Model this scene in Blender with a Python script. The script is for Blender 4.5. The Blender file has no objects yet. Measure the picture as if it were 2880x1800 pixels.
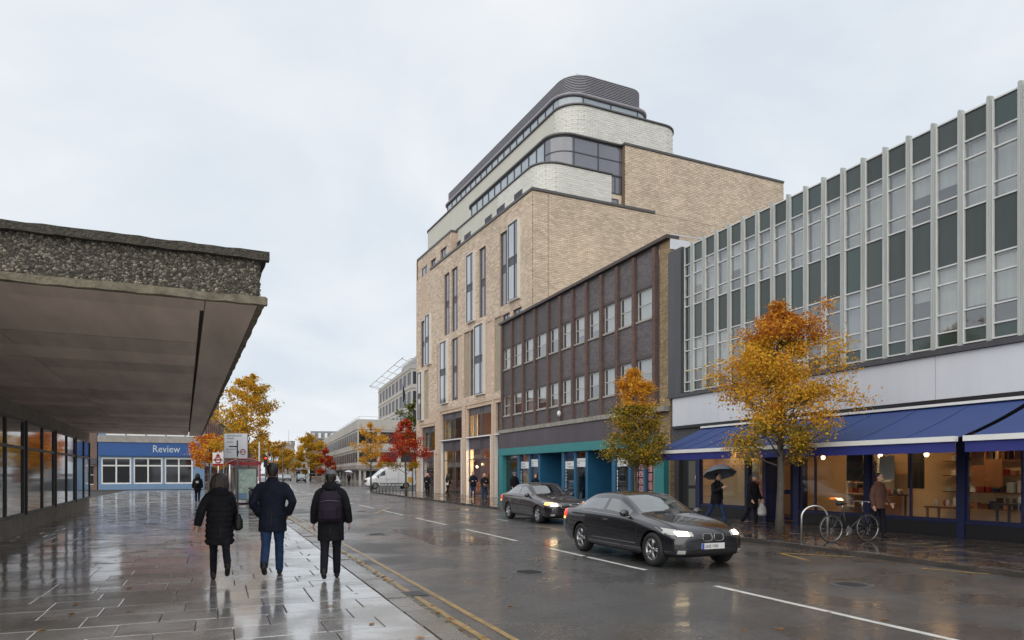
import bpy, math, random
from mathutils import Vector, Matrix
from mathutils.bvhtree import BVHTree
R = random.Random(7)
sc = bpy.context.scene
COL = sc.collection
PI = math.pi
sin, cos, rad = math.sin, math.cos, math.radians

# ------------------------------------------------------------------ camera
YAW = math.atan2(828, 1976)            # the street runs along +y; the camera looks a little to its right
cd = bpy.data.cameras.new("camera")
cam = bpy.data.objects.new("camera", cd)
COL.objects.link(cam)
cam.location = (0, 0, 1.7)
cam.rotation_euler = (PI / 2, 0, -YAW)
cd.sensor_width = 36
cd.lens = 36 * 1976 / 2880
cd.shift_y = 430 / 2880
cd.clip_start = 0.1
cd.clip_end = 4000
sc.camera = cam

# ------------------------------------------------------------------ sky (overcast), sun, exposure
SUN_EL, SUN_AZ = 36, 222               # sun veiled behind the cloud, high behind the camera's left shoulder
w = bpy.data.worlds.new("World")
sc.world = w
w.use_nodes = True
nt = w.node_tree
N, L = nt.nodes, nt.links
N.clear()
out = N.new("ShaderNodeOutputWorld")
sky = N.new("ShaderNodeTexSky")
sky.sky_type = 'NISHITA'
sky.sun_disc = False
sky.sun_elevation = rad(SUN_EL)
sky.sun_rotation = rad(SUN_AZ)
bg1 = N.new("ShaderNodeBackground")
bg1.inputs[1].default_value = 0.06
L.new(sky.outputs[0], bg1.inputs[0])
tc = N.new("ShaderNodeTexCoord")
sep = N.new("ShaderNodeSeparateXYZ")
L.new(tc.outputs['Generated'], sep.inputs[0])
mx = N.new("ShaderNodeMath"); mx.operation = 'MAXIMUM'; mx.inputs[1].default_value = 0.0
L.new(sep.outputs[2], mx.inputs[0])
ad = N.new("ShaderNodeMath"); ad.operation = 'ADD'; ad.inputs[1].default_value = 0.35
L.new(mx.outputs[0], ad.inputs[0])
dv = N.new("ShaderNodeVectorMath"); dv.operation = 'DIVIDE'
cb = N.new("ShaderNodeCombineXYZ")
for k in range(3): L.new(ad.outputs[0], cb.inputs[k])
L.new(tc.outputs['Generated'], dv.inputs[0]); L.new(cb.outputs[0], dv.inputs[1])
nz = N.new("ShaderNodeTexNoise"); nz.inputs['Scale'].default_value = 1.9; nz.inputs['Detail'].default_value = 7
nz.inputs['Roughness'].default_value = 0.52; nz.inputs['Distortion'].default_value = 0.35
L.new(dv.outputs[0], nz.inputs['Vector'])
cr = N.new("ShaderNodeValToRGB")
cr.color_ramp.elements[0].position = 0.36; cr.color_ramp.elements[0].color = (0.655, 0.715, 0.785, 1)
cr.color_ramp.elements[1].position = 0.66; cr.color_ramp.elements[1].color = (0.83, 0.85, 0.875, 1)
L.new(nz.outputs[0], cr.inputs[0])
bg2 = N.new("ShaderNodeBackground")
bg2.inputs[1].default_value = 0.76
L.new(cr.outputs[0], bg2.inputs[0])
ms = N.new("ShaderNodeMixShader"); ms.inputs[0].default_value = 0.93
L.new(bg1.outputs[0], ms.inputs[1]); L.new(bg2.outputs[0], ms.inputs[2])
L.new(ms.outputs[0], out.inputs[0])

sl = bpy.data.lights.new("sun", 'SUN')
sl.energy = 1.5
sl.angle = rad(100)
sl.color = (1.0, 0.95, 0.88)
so = bpy.data.objects.new("sun", sl)
COL.objects.link(so)
_sd = Vector((sin(rad(SUN_AZ)) * cos(rad(SUN_EL)), cos(rad(SUN_AZ)) * cos(rad(SUN_EL)), sin(rad(SUN_EL))))
so.rotation_euler = _sd.to_track_quat('Z', 'Y').to_euler()
sc.view_settings.view_transform = 'Standard'
sc.view_settings.look = 'None'
sc.view_settings.gamma = 1
sc.view_settings.use_curve_mapping = False
sc.view_settings.exposure = 0.58
sc.render.engine = 'CYCLES'
sc.cycles.use_denoising = True
sc.cycles.max_bounces = 7
sc.cycles.diffuse_bounces = 4
sc.cycles.glossy_bounces = 3
sc.cycles.transparent_max_bounces = 10
sc.cycles.sample_clamp_indirect = 6

# ------------------------------------------------------------------ mesh helpers
ORG = {}                               # where each object's own origin stands in the world


class Frame:
    """local (s, t, z) -> world; s runs along es from o, t along et"""
    def __init__(s, o, es, et):
        s.o, s.es, s.et = o, es, et
        s.flip = es[0] * et[1] - es[1] * et[0] < 0

    def __call__(s, a, b, c):
        return (s.o[0] + a * s.es[0] + b * s.et[0], s.o[1] + a * s.es[1] + b * s.et[1], c)

    def off(s, a, b):
        return Frame(s(a, b, 0)[:2], s.es, s.et)


def rotframe(x, y, deg):
    """local x right, y forward; heading deg clockwise from +y"""
    a = rad(deg)
    return Frame((x, y), (cos(a), -sin(a)), (sin(a), cos(a)))


ID = Frame((0, 0), (1, 0), (0, 1))


class MB:
    def __init__(s):
        s.v, s.f, s.mi, s.sm = [], [], [], []

    def add(s, vs, fs, mi=0, sm=False, flip=False):
        n = len(s.v)
        s.v.extend(vs)
        for f in fs:
            f = tuple(i + n for i in f)
            s.f.append(f[::-1] if flip else f)
            s.mi.append(mi)
            s.sm.append(sm)
        return s

    def box(s, a0, b0, c0, a1, b1, c1, T=ID, mi=0, skip=()):
        vs = [T(a, b, c) for c in (c0, c1) for b in (b0, b1) for a in (a0, a1)]
        fs = {'z-': (0, 2, 3, 1), 'z+': (4, 5, 7, 6), 't-': (0, 1, 5, 4), 't+': (2, 6, 7, 3), 's-': (0, 4, 6, 2), 's+': (1, 3, 7, 5)}
        return s.add(vs, [f for k, f in fs.items() if k not in skip], mi, False, T.flip)

    def quad(s, *p, mi=0):
        return s.add(list(p), [tuple(range(len(p)))], mi)

    def tube(s, pts, rads, n=8, mi=0, sm=True, caps=True, sq=None):
        pts = [Vector(p) for p in pts]
        m = len(pts)
        if not isinstance(rads, (list, tuple)): rads = [rads] * m
        vs = []
        up = None
        for i, p in enumerate(pts):
            d = (pts[min(i + 1, m - 1)] - pts[max(i - 1, 0)])
            if d.length < 1e-9: d = Vector((0, 0, 1))
            d.normalize()
            if up is None:
                up = Vector((0, 0, 1)) if abs(d.z) < 0.9 else Vector((0, 1, 0))
            x = up.cross(d)
            if x.length < 1e-6: x = Vector((1, 0, 0)).cross(d)
            x.normalize()
            y = d.cross(x)
            up = y
            for k in range(n):
                a = 2 * PI * (k + .5) / n
                vs.append(tuple(p + rads[i] * (cos(a) * x + sin(a) * y)))
        fs = []
        for i in range(m - 1):
            for k in range(n):
                k2 = (k + 1) % n
                fs.append((i * n + k, i * n + k2, (i + 1) * n + k2, (i + 1) * n + k))
        if caps:
            fs.append(tuple(range(n))[::-1]); fs.append(tuple(range((m - 1) * n, m * n)))
        return s.add(vs, fs, mi, sm)

    def rings(s, rs, n=20, mi=0, sm=True, caps=True, T=None, e=2.0):
        """horizontal rings (cx, cy, z, rx, ry)"""
        vs = []
        for (cx, cy, z, rx, ry) in rs:
            for k in range(n):
                a = 2 * PI * k / n
                ca, sa = cos(a), sin(a)
                if e != 2.0:
                    ca = math.copysign(abs(ca) ** (2 / e), ca); sa = math.copysign(abs(sa) ** (2 / e), sa)
                p = (cx + rx * ca, cy + ry * sa, z)
                vs.append(T(*p) if T else p)
        fs = []
        m = len(rs)
        for i in range(m - 1):
            for k in range(n):
                k2 = (k + 1) % n
                fs.append((i * n + k, i * n + k2, (i + 1) * n + k2, (i + 1) * n + k))
        if caps:
            fs.append(tuple(range(n))[::-1]); fs.append(tuple(range((m - 1) * n, m * n)))
        return s.add(vs, fs, mi, sm)

    def ball(s, c, r, n=12, m=8, mi=0):
        rx, ry, rz = r if isinstance(r, (tuple, list)) else (r, r, r)
        return s.rings([(c[0], c[1], c[2] + rz * -cos(PI * i / m), max(rx * sin(PI * i / m), rx * .02), max(ry * sin(PI * i / m), ry * .02)) for i in range(m + 1)], n, mi)

    def extr(s, poly, z0, z1, T=ID, mi=0, top=True, bottom=True):
        n = len(poly)
        vs = [T(a, b, z0) for a, b in poly] + [T(a, b, z1) for a, b in poly]
        fs = [(k, (k + 1) % n, n + (k + 1) % n, n + k) for k in range(n)]
        if top: fs.append(tuple(range(n, 2 * n)))
        if bottom: fs.append(tuple(range(n))[::-1])
        return s.add(vs, fs, mi, False, T.flip)

    def strip(s, path, z0, z1, T=ID, mi=0, sm=False):
        vs = [T(a, b, z0) for a, b in path] + [T(a, b, z1) for a, b in path]
        n = len(path)
        return s.add(vs, [(k, k + 1, n + k + 1, n + k) for k in range(n - 1)], mi, sm)

    def mesh(s, name, mats, org=(0, 0, 0), uv=False):
        me = bpy.data.meshes.new(name)
        ox, oy, oz = org
        me.from_pydata([(x - ox, y - oy, z - oz) for x, y, z in s.v], [], s.f)
        for m in (mats if isinstance(mats, (list, tuple)) else [mats]): me.materials.append(m)
        me.polygons.foreach_set("material_index", s.mi)
        me.polygons.foreach_set("use_smooth", s.sm)
        if uv:
            lay = me.uv_layers.new(name="uv")
            d = []
            for p in me.polygons:
                nx, ny, nz_ = p.normal
                h = math.hypot(nx, ny)
                for vi in p.vertices:
                    x, y, z = s.v[vi]
                    if abs(nz_) > .8 or h < 1e-6: d += [x, y]
                    else:
                        sg = 1 if (ny > 0 or (ny == 0 and nx > 0)) else -1
                        d += [(-ny * x + nx * y) / h * sg, z]
            lay.data.foreach_set("uv", d)
        me.update()
        return me

    def build(s, name, mats, parent=None, uv=False, org=None, **tags):
        if parent is not None: org = ORG[parent.name]
        elif org is None: org = (0, 0, 0)
        return put(s.mesh(name, mats, org, uv), name, parent, org, **tags)


def put(me, name, parent=None, org=None, **tags):
    """link a mesh whose vertices already are relative to org"""
    o = bpy.data.objects.new(name, me)
    COL.objects.link(o)
    if parent is not None:
        po = ORG[parent.name]
        if org is None: org = po
        o.parent = parent
        o.location = (org[0] - po[0], org[1] - po[1], org[2] - po[2])
    else:
        o.location = org or (0, 0, 0)
    ORG[o.name] = tuple(org or (0, 0, 0))
    for k, v in tags.items(): o[k] = v
    return o


def thing(name, label, cat, loc, group=None, kind=None):
    o = bpy.data.objects.new(name, None)
    COL.objects.link(o)
    o.location = loc
    o.empty_display_size = .3
    ORG[o.name] = tuple(loc)
    o['label'] = label
    if cat: o['category'] = cat
    if group: o['group'] = group
    if kind: o['kind'] = kind
    return o


def copy_tree(o, parent=None):
    c = o.copy()
    COL.objects.link(c)
    ORG[c.name] = ORG.get(o.name, (0, 0, 0))
    if parent is not None: c.parent = parent
    for ch in list(o.children): copy_tree(ch, c)
    return c


def evalmesh(mb_or_me, mods, mats=None):
    me = mb_or_me.mesh("tmp", mats or []) if isinstance(mb_or_me, MB) else mb_or_me
    o = bpy.data.objects.new("tmp", me)
    COL.objects.link(o)
    for typ, kw in mods:
        m = o.modifiers.new("m", typ)
        for k, v in kw.items(): setattr(m, k, v)
    dg = bpy.context.evaluated_depsgraph_get()
    dg.update()
    r = bpy.data.meshes.new_from_object(o.evaluated_get(dg), preserve_all_data_layers=False, depsgraph=dg)
    bpy.data.objects.remove(o)
    return r


# ------------------------------------------------------------------ materials
def M(name, col, rough=.5, metal=0., spec=.5, coat=0., nz=None, isl=0., bump=None, emit=None, rz=None, obj=0., st=(1, 1, 1), col2=None, crough=.05):
    """nz=(scale, amount)  isl / obj = per-piece value variation  bump=(scale, strength)  rz=(scale, lo, hi) roughness map"""
    m = bpy.data.materials.new(name)
    m.use_nodes = True
    T = m.node_tree
    n, l = T.nodes, T.links
    b = n["Principled BSDF"]
    b.inputs['Roughness'].default_value = rough
    b.inputs['Metallic'].default_value = metal
    b.inputs['Specular IOR Level'].default_value = spec
    b.inputs['Coat Weight'].default_value = coat
    b.inputs['Coat Roughness'].default_value = crough
    b.inputs['Base Color'].default_value = (*col, 1)
    geo = None
    def G():
        nonlocal geo
        if geo is None: geo = n.new("ShaderNodeNewGeometry")
        return geo
    def noise(scale, detail=5, rough_=.6):
        t = n.new("ShaderNodeTexNoise")
        t.inputs['Scale'].default_value = scale; t.inputs['Detail'].default_value = detail; t.inputs['Roughness'].default_value = rough_
        mp = n.new("ShaderNodeVectorMath"); mp.operation = 'MULTIPLY'; mp.inputs[1].default_value = st
        l.new(G().outputs['Position'], mp.inputs[0]); l.new(mp.outputs[0], t.inputs['Vector'])
        return t.outputs[0]
    val = None
    def addv(sock, amt):
        nonlocal val
        a = n.new("ShaderNodeMath"); a.operation = 'MULTIPLY_ADD'
        a.inputs[1].default_value = 2 * amt
        l.new(sock, a.inputs[0])
        if val is None: a.inputs[2].default_value = 1 - amt
        else:
            q = n.new("ShaderNodeMath"); q.operation = 'SUBTRACT'; q.inputs[1].default_value = amt
            l.new(val, q.inputs[0]); l.new(q.outputs[0], a.inputs[2])
        val = a.outputs[0]
    if nz:
        mr = n.new("ShaderNodeMapRange"); mr.inputs[1].default_value = .25; mr.inputs[2].default_value = .75
        l.new(noise(nz[0]), mr.inputs[0]); addv(mr.outputs[0], nz[1])
        if len(nz) > 2: addv(noise(nz[2], 3), nz[3])
    if isl: addv(G().outputs['Random Per Island'], isl)
    if obj:
        oi = n.new("ShaderNodeObjectInfo"); addv(oi.outputs['Random'], obj)
    src = None
    if col2:
        mixc = n.new("ShaderNodeMix"); mixc.data_type = 'RGBA'
        mixc.inputs[6].default_value = (*col, 1); mixc.inputs[7].default_value = (*col2, 1)
        if isl or obj:
            h = n.new("ShaderNodeMath"); h.operation = 'FRACT'
            h2 = n.new("ShaderNodeMath"); h2.operation = 'MULTIPLY'; h2.inputs[1].default_value = 7.31
            if isl: l.new(G().outputs['Random Per Island'], h2.inputs[0])
            else:
                oi2 = n.new("ShaderNodeObjectInfo"); l.new(oi2.outputs['Random'], h2.inputs[0])
            l.new(h2.outputs[0], h.inputs[0]); l.new(h.outputs[0], mixc.inputs[0])
        else: l.new(noise(nz[0] * .6 if nz else 2), mixc.inputs[0])
        src = mixc.outputs[2]
    if val is not None:
        sc_ = n.new("ShaderNodeVectorMath"); sc_.operation = 'SCALE'
        sc_.inputs[0].default_value = col
        if src is not None: l.new(src, sc_.inputs[0])
        l.new(val, sc_.inputs['Scale'])
        src = sc_.outputs[0]
    if src is not None: l.new(src, b.inputs['Base Color'])
    if bump:
        bp = n.new("ShaderNodeBump"); bp.inputs['Strength'].default_value = bump[1]; bp.inputs['Distance'].default_value = bump[2] if len(bump) > 2 else .02
        l.new(noise(bump[0], 4), bp.inputs['Height']); l.new(bp.outputs[0], b.inputs['Normal'])
    if rz:
        mr = n.new("ShaderNodeMapRange"); mr.inputs[1].default_value = .35; mr.inputs[2].default_value = .65
        mr.inputs[3].default_value = rz[1]; mr.inputs[4].default_value = rz[2]
        l.new(noise(rz[0], 4), mr.inputs[0]); l.new(mr.outputs[0], b.inputs['Roughness'])
    if emit:
        b.inputs['Emission Color'].default_value = (*emit[0], 1)
        b.inputs['Emission Strength'].default_value = emit[1]
    return m


def BR(name, c1, c2, mortar, bw, bh, ms=.010, rough=.85, soot=.25, bump=.6):
    m = bpy.data.materials.new(name)
    m.use_nodes = True
    n, l = m.node_tree.nodes, m.node_tree.links
    b = n["Principled BSDF"]
    b.inputs['Roughness'].default_value = rough
    uv = n.new("ShaderNodeUVMap"); uv.uv_map = "uv"
    t = n.new("ShaderNodeTexBrick")
    t.inputs['Color1'].default_value = (*c1, 1); t.inputs['Color2'].default_value = (*c2, 1); t.inputs['Mortar'].default_value = (*mortar, 1)
    t.inputs['Scale'].default_value = 1; t.inputs['Mortar Size'].default_value = ms; t.inputs['Brick Width'].default_value = bw
    t.inputs['Row Height'].default_value = bh; t.inputs['Mortar Smooth'].default_value = .3; t.inputs['Bias'].default_value = 0
    l.new(uv.outputs[0], t.inputs['Vector'])
    g = n.new("ShaderNodeNewGeometry")
    acc = None
    for s_, a in ((.45, soot), (4.0, soot * .8)):
        q = n.new("ShaderNodeTexNoise"); q.inputs['Scale'].default_value = s_; q.inputs['Detail'].default_value = 5
        l.new(g.outputs['Position'], q.inputs['Vector'])
        k = n.new("ShaderNodeMath"); k.operation = 'MULTIPLY_ADD'; k.inputs[1].default_value = 2 * a
        l.new(q.outputs[0], k.inputs[0])
        if acc is None: k.inputs[2].default_value = 1 - a
        else:
            z = n.new("ShaderNodeMath"); z.operation = 'SUBTRACT'; z.inputs[1].default_value = a
            l.new(acc, z.inputs[0]); l.new(z.outputs[0], k.inputs[2])
        acc = k.outputs[0]
    s2 = n.new("ShaderNodeVectorMath"); s2.operation = 'SCALE'
    l.new(t.outputs['Color'], s2.inputs[0]); l.new(acc, s2.inputs['Scale'])
    l.new(s2.outputs[0], b.inputs['Base Color'])
    iv = n.new("ShaderNodeMath"); iv.operation = 'SUBTRACT'; iv.inputs[0].default_value = 1
    l.new(t.outputs['Fac'], iv.inputs[1])
    bp = n.new("ShaderNodeBump"); bp.inputs['Strength'].default_value = bump; bp.inputs['Distance'].default_value = .012
    l.new(iv.outputs[0], bp.inputs['Height']); l.new(bp.outputs[0], b.inputs['Normal'])
    return m


def GLASS(name, tint=(.8, .85, .84), ior=1.5, boost=.03, rough=.01):
    m = bpy.data.materials.new(name)
    m.use_nodes = True
    n, l = m.node_tree.nodes, m.node_tree.links
    n.remove(n["Principled BSDF"])
    o = n["Material Output"]
    tr = n.new("ShaderNodeBsdfTransparent"); tr.inputs[0].default_value = (*tint, 1)
    gl = n.new("ShaderNodeBsdfAnisotropic"); gl.inputs['Roughness'].default_value = rough
    lw = n.new("ShaderNodeLayerWeight"); lw.inputs['Blend'].default_value = .5
    pw = n.new("ShaderNodeMath"); pw.operation = 'POWER'; pw.inputs[1].default_value = 3.2
    l.new(lw.outputs['Facing'], pw.inputs[0])
    a = n.new("ShaderNodeMath"); a.operation = 'MULTIPLY_ADD'; a.inputs[1].default_value = .85; a.inputs[2].default_value = .045 + boost
    l.new(pw.outputs[0], a.inputs[0])
    mixs = n.new("ShaderNodeMixShader")
    l.new(a.outputs[0], mixs.inputs[0]); l.new(tr.outputs[0], mixs.inputs[1]); l.new(gl.outputs[0], mixs.inputs[2])
    l.new(mixs.outputs[0], o.inputs['Surface'])
    return m


def LEAF(name, c1, c2, tr=.35):
    m = bpy.data.materials.new(name)
    m.use_nodes = True
    n, l = m.node_tree.nodes, m.node_tree.links
    n.remove(n["Principled BSDF"])
    o = n["Material Output"]
    g = n.new("ShaderNodeNewGeometry")
    mc = n.new("ShaderNodeMix"); mc.data_type = 'RGBA'
    mc.inputs[6].default_value = (*c1, 1); mc.inputs[7].default_value = (*c2, 1)
    l.new(g.outputs['Random Per Island'], mc.inputs[0])
    d = n.new("ShaderNodeBsdfDiffuse"); t = n.new("ShaderNodeBsdfTranslucent")
    l.new(mc.outputs[2], d.inputs[0]); l.new(mc.outputs[2], t.inputs[0])
    mixs = n.new("ShaderNodeMixShader"); mixs.inputs[0].default_value = tr
    l.new(d.outputs[0], mixs.inputs[1]); l.new(t.outputs[0], mixs.inputs[2])
    l.new(mixs.outputs[0], o.inputs['Surface'])
    return m


def WET(name, c1, c2, rlo, rhi, sc_w, grain, gstr, cracks=0., objv=0., islv=0., ripple=(3.0, .05), spec=.5, coat=0.0, clo=.38, chi=.62, gv=.4, cbump=.5, cior=1.5, cg=.06, cmin=.35, crgh=.05):
    """wet street surface: two-tone stain, puddled gloss, grain and optional cracks"""
    m = bpy.data.materials.new(name)
    m.use_nodes = True
    n, l = m.node_tree.nodes, m.node_tree.links
    b = n["Principled BSDF"]
    g = n.new("ShaderNodeNewGeometry")
    def noise(s, d=5, r=.6, dist=0.):
        t = n.new("ShaderNodeTexNoise"); t.inputs['Scale'].default_value = s; t.inputs['Detail'].default_value = d
        t.inputs['Roughness'].default_value = r; t.inputs['Distortion'].default_value = dist
        l.new(g.outputs['Position'], t.inputs['Vector']); return t.outputs[0]
    def mrange(s, a, b_, c, d):
        r = n.new("ShaderNodeMapRange"); r.inputs[1].default_value = a; r.inputs[2].default_value = b_; r.inputs[3].default_value = c; r.inputs[4].default_value = d
        l.new(s, r.inputs[0]); return r.outputs[0]
    def math_(op, a, b_):
        k = n.new("ShaderNodeMath"); k.operation = op
        for i, x in enumerate((a, b_)):
            if isinstance(x, (int, float)): k.inputs[i].default_value = x
            else: l.new(x, k.inputs[i])
        return k.outputs[0]
    wet = noise(sc_w, 6, .62, .6)
    mc = n.new("ShaderNodeMix"); mc.data_type = 'RGBA'
    mc.inputs[6].default_value = (*c1, 1); mc.inputs[7].default_value = (*c2, 1)
    l.new(mrange(noise(sc_w * .7 + .13, 6), .35, .65, 0, 1), mc.inputs[0])
    v = mrange(noise(grain, 3, .7), .25, .75, 1 - gv, 1 + gv)
    if objv:
        oi = n.new("ShaderNodeObjectInfo"); v = math_('MULTIPLY', v, mrange(oi.outputs['Random'], 0, 1, 1 - objv, 1 + objv))
    if islv: v = math_('MULTIPLY', v, mrange(g.outputs['Random Per Island'], 0, 1, 1 - islv, 1 + islv))
    h = math_('MULTIPLY', noise(grain, 3, .7), gstr)
    h = math_('ADD', h, math_('MULTIPLY', noise(ripple[0], 4, .55), ripple[1]))
    if cracks:
        vo = n.new("ShaderNodeTexVoronoi"); vo.feature = 'DISTANCE_TO_EDGE'; vo.inputs['Scale'].default_value = .32
        wv = n.new("ShaderNodeVectorMath"); wv.operation = 'ADD'
        nn = n.new("ShaderNodeTexNoise"); nn.inputs['Scale'].default_value = 1.6; nn.inputs['Detail'].default_value = 6
        l.new(g.outputs['Position'], nn.inputs['Vector'])
        sc2 = n.new("ShaderNodeVectorMath"); sc2.operation = 'SCALE'; sc2.inputs['Scale'].default_value = 1.3
        l.new(nn.outputs['Color'], sc2.inputs[0]); l.new(g.outputs['Position'], wv.inputs[0]); l.new(sc2.outputs[0], wv.inputs[1])
        l.new(wv.outputs[0], vo.inputs['Vector'])
        ck = mrange(vo.outputs['Distance'], .0, .012, 1, 0)
        ck = math_('MULTIPLY', ck, mrange(noise(.35, 3), .50, .60, 0, cracks))
        v = math_('MULTIPLY', v, math_('SUBTRACT', 1, math_('MULTIPLY', ck, .75)))
        h = math_('SUBTRACT', h, math_('MULTIPLY', ck, .3))
    s2 = n.new("ShaderNodeVectorMath"); s2.operation = 'SCALE'
    l.new(mc.outputs[2], s2.inputs[0]); l.new(v, s2.inputs['Scale'])
    l.new(s2.outputs[0], b.inputs['Base Color'])
    l.new(mrange(wet, clo, chi, rhi, rlo), b.inputs['Roughness'])
    b.inputs['Specular IOR Level'].default_value = spec
    bp = n.new("ShaderNodeBump"); bp.inputs['Strength'].default_value = 1; bp.inputs['Distance'].default_value = .02
    l.new(h, bp.inputs['Height']); l.new(bp.outputs[0], b.inputs['Normal']); 
    bp2 = n.new("ShaderNodeBump"); bp2.inputs['Strength'].default_value = 1; bp2.inputs['Distance'].default_value = .02
    l.new(math_('MULTIPLY', math_('ADD', noise(ripple[0] * 1.3, 3, .5), math_('MULTIPLY', noise(grain * .5, 2, .6), cg)), ripple[1] * cbump), bp2.inputs['Height']); l.new(bp2.outputs[0], b.inputs['Coat Normal'])
    b.inputs['Coat IOR'].default_value = cior
    l.new(mrange(wet, clo - .02, chi - .04, coat * cmin, coat), b.inputs['Coat Weight']); b.inputs['Coat Roughness'].default_value = crgh
    return m


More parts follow.
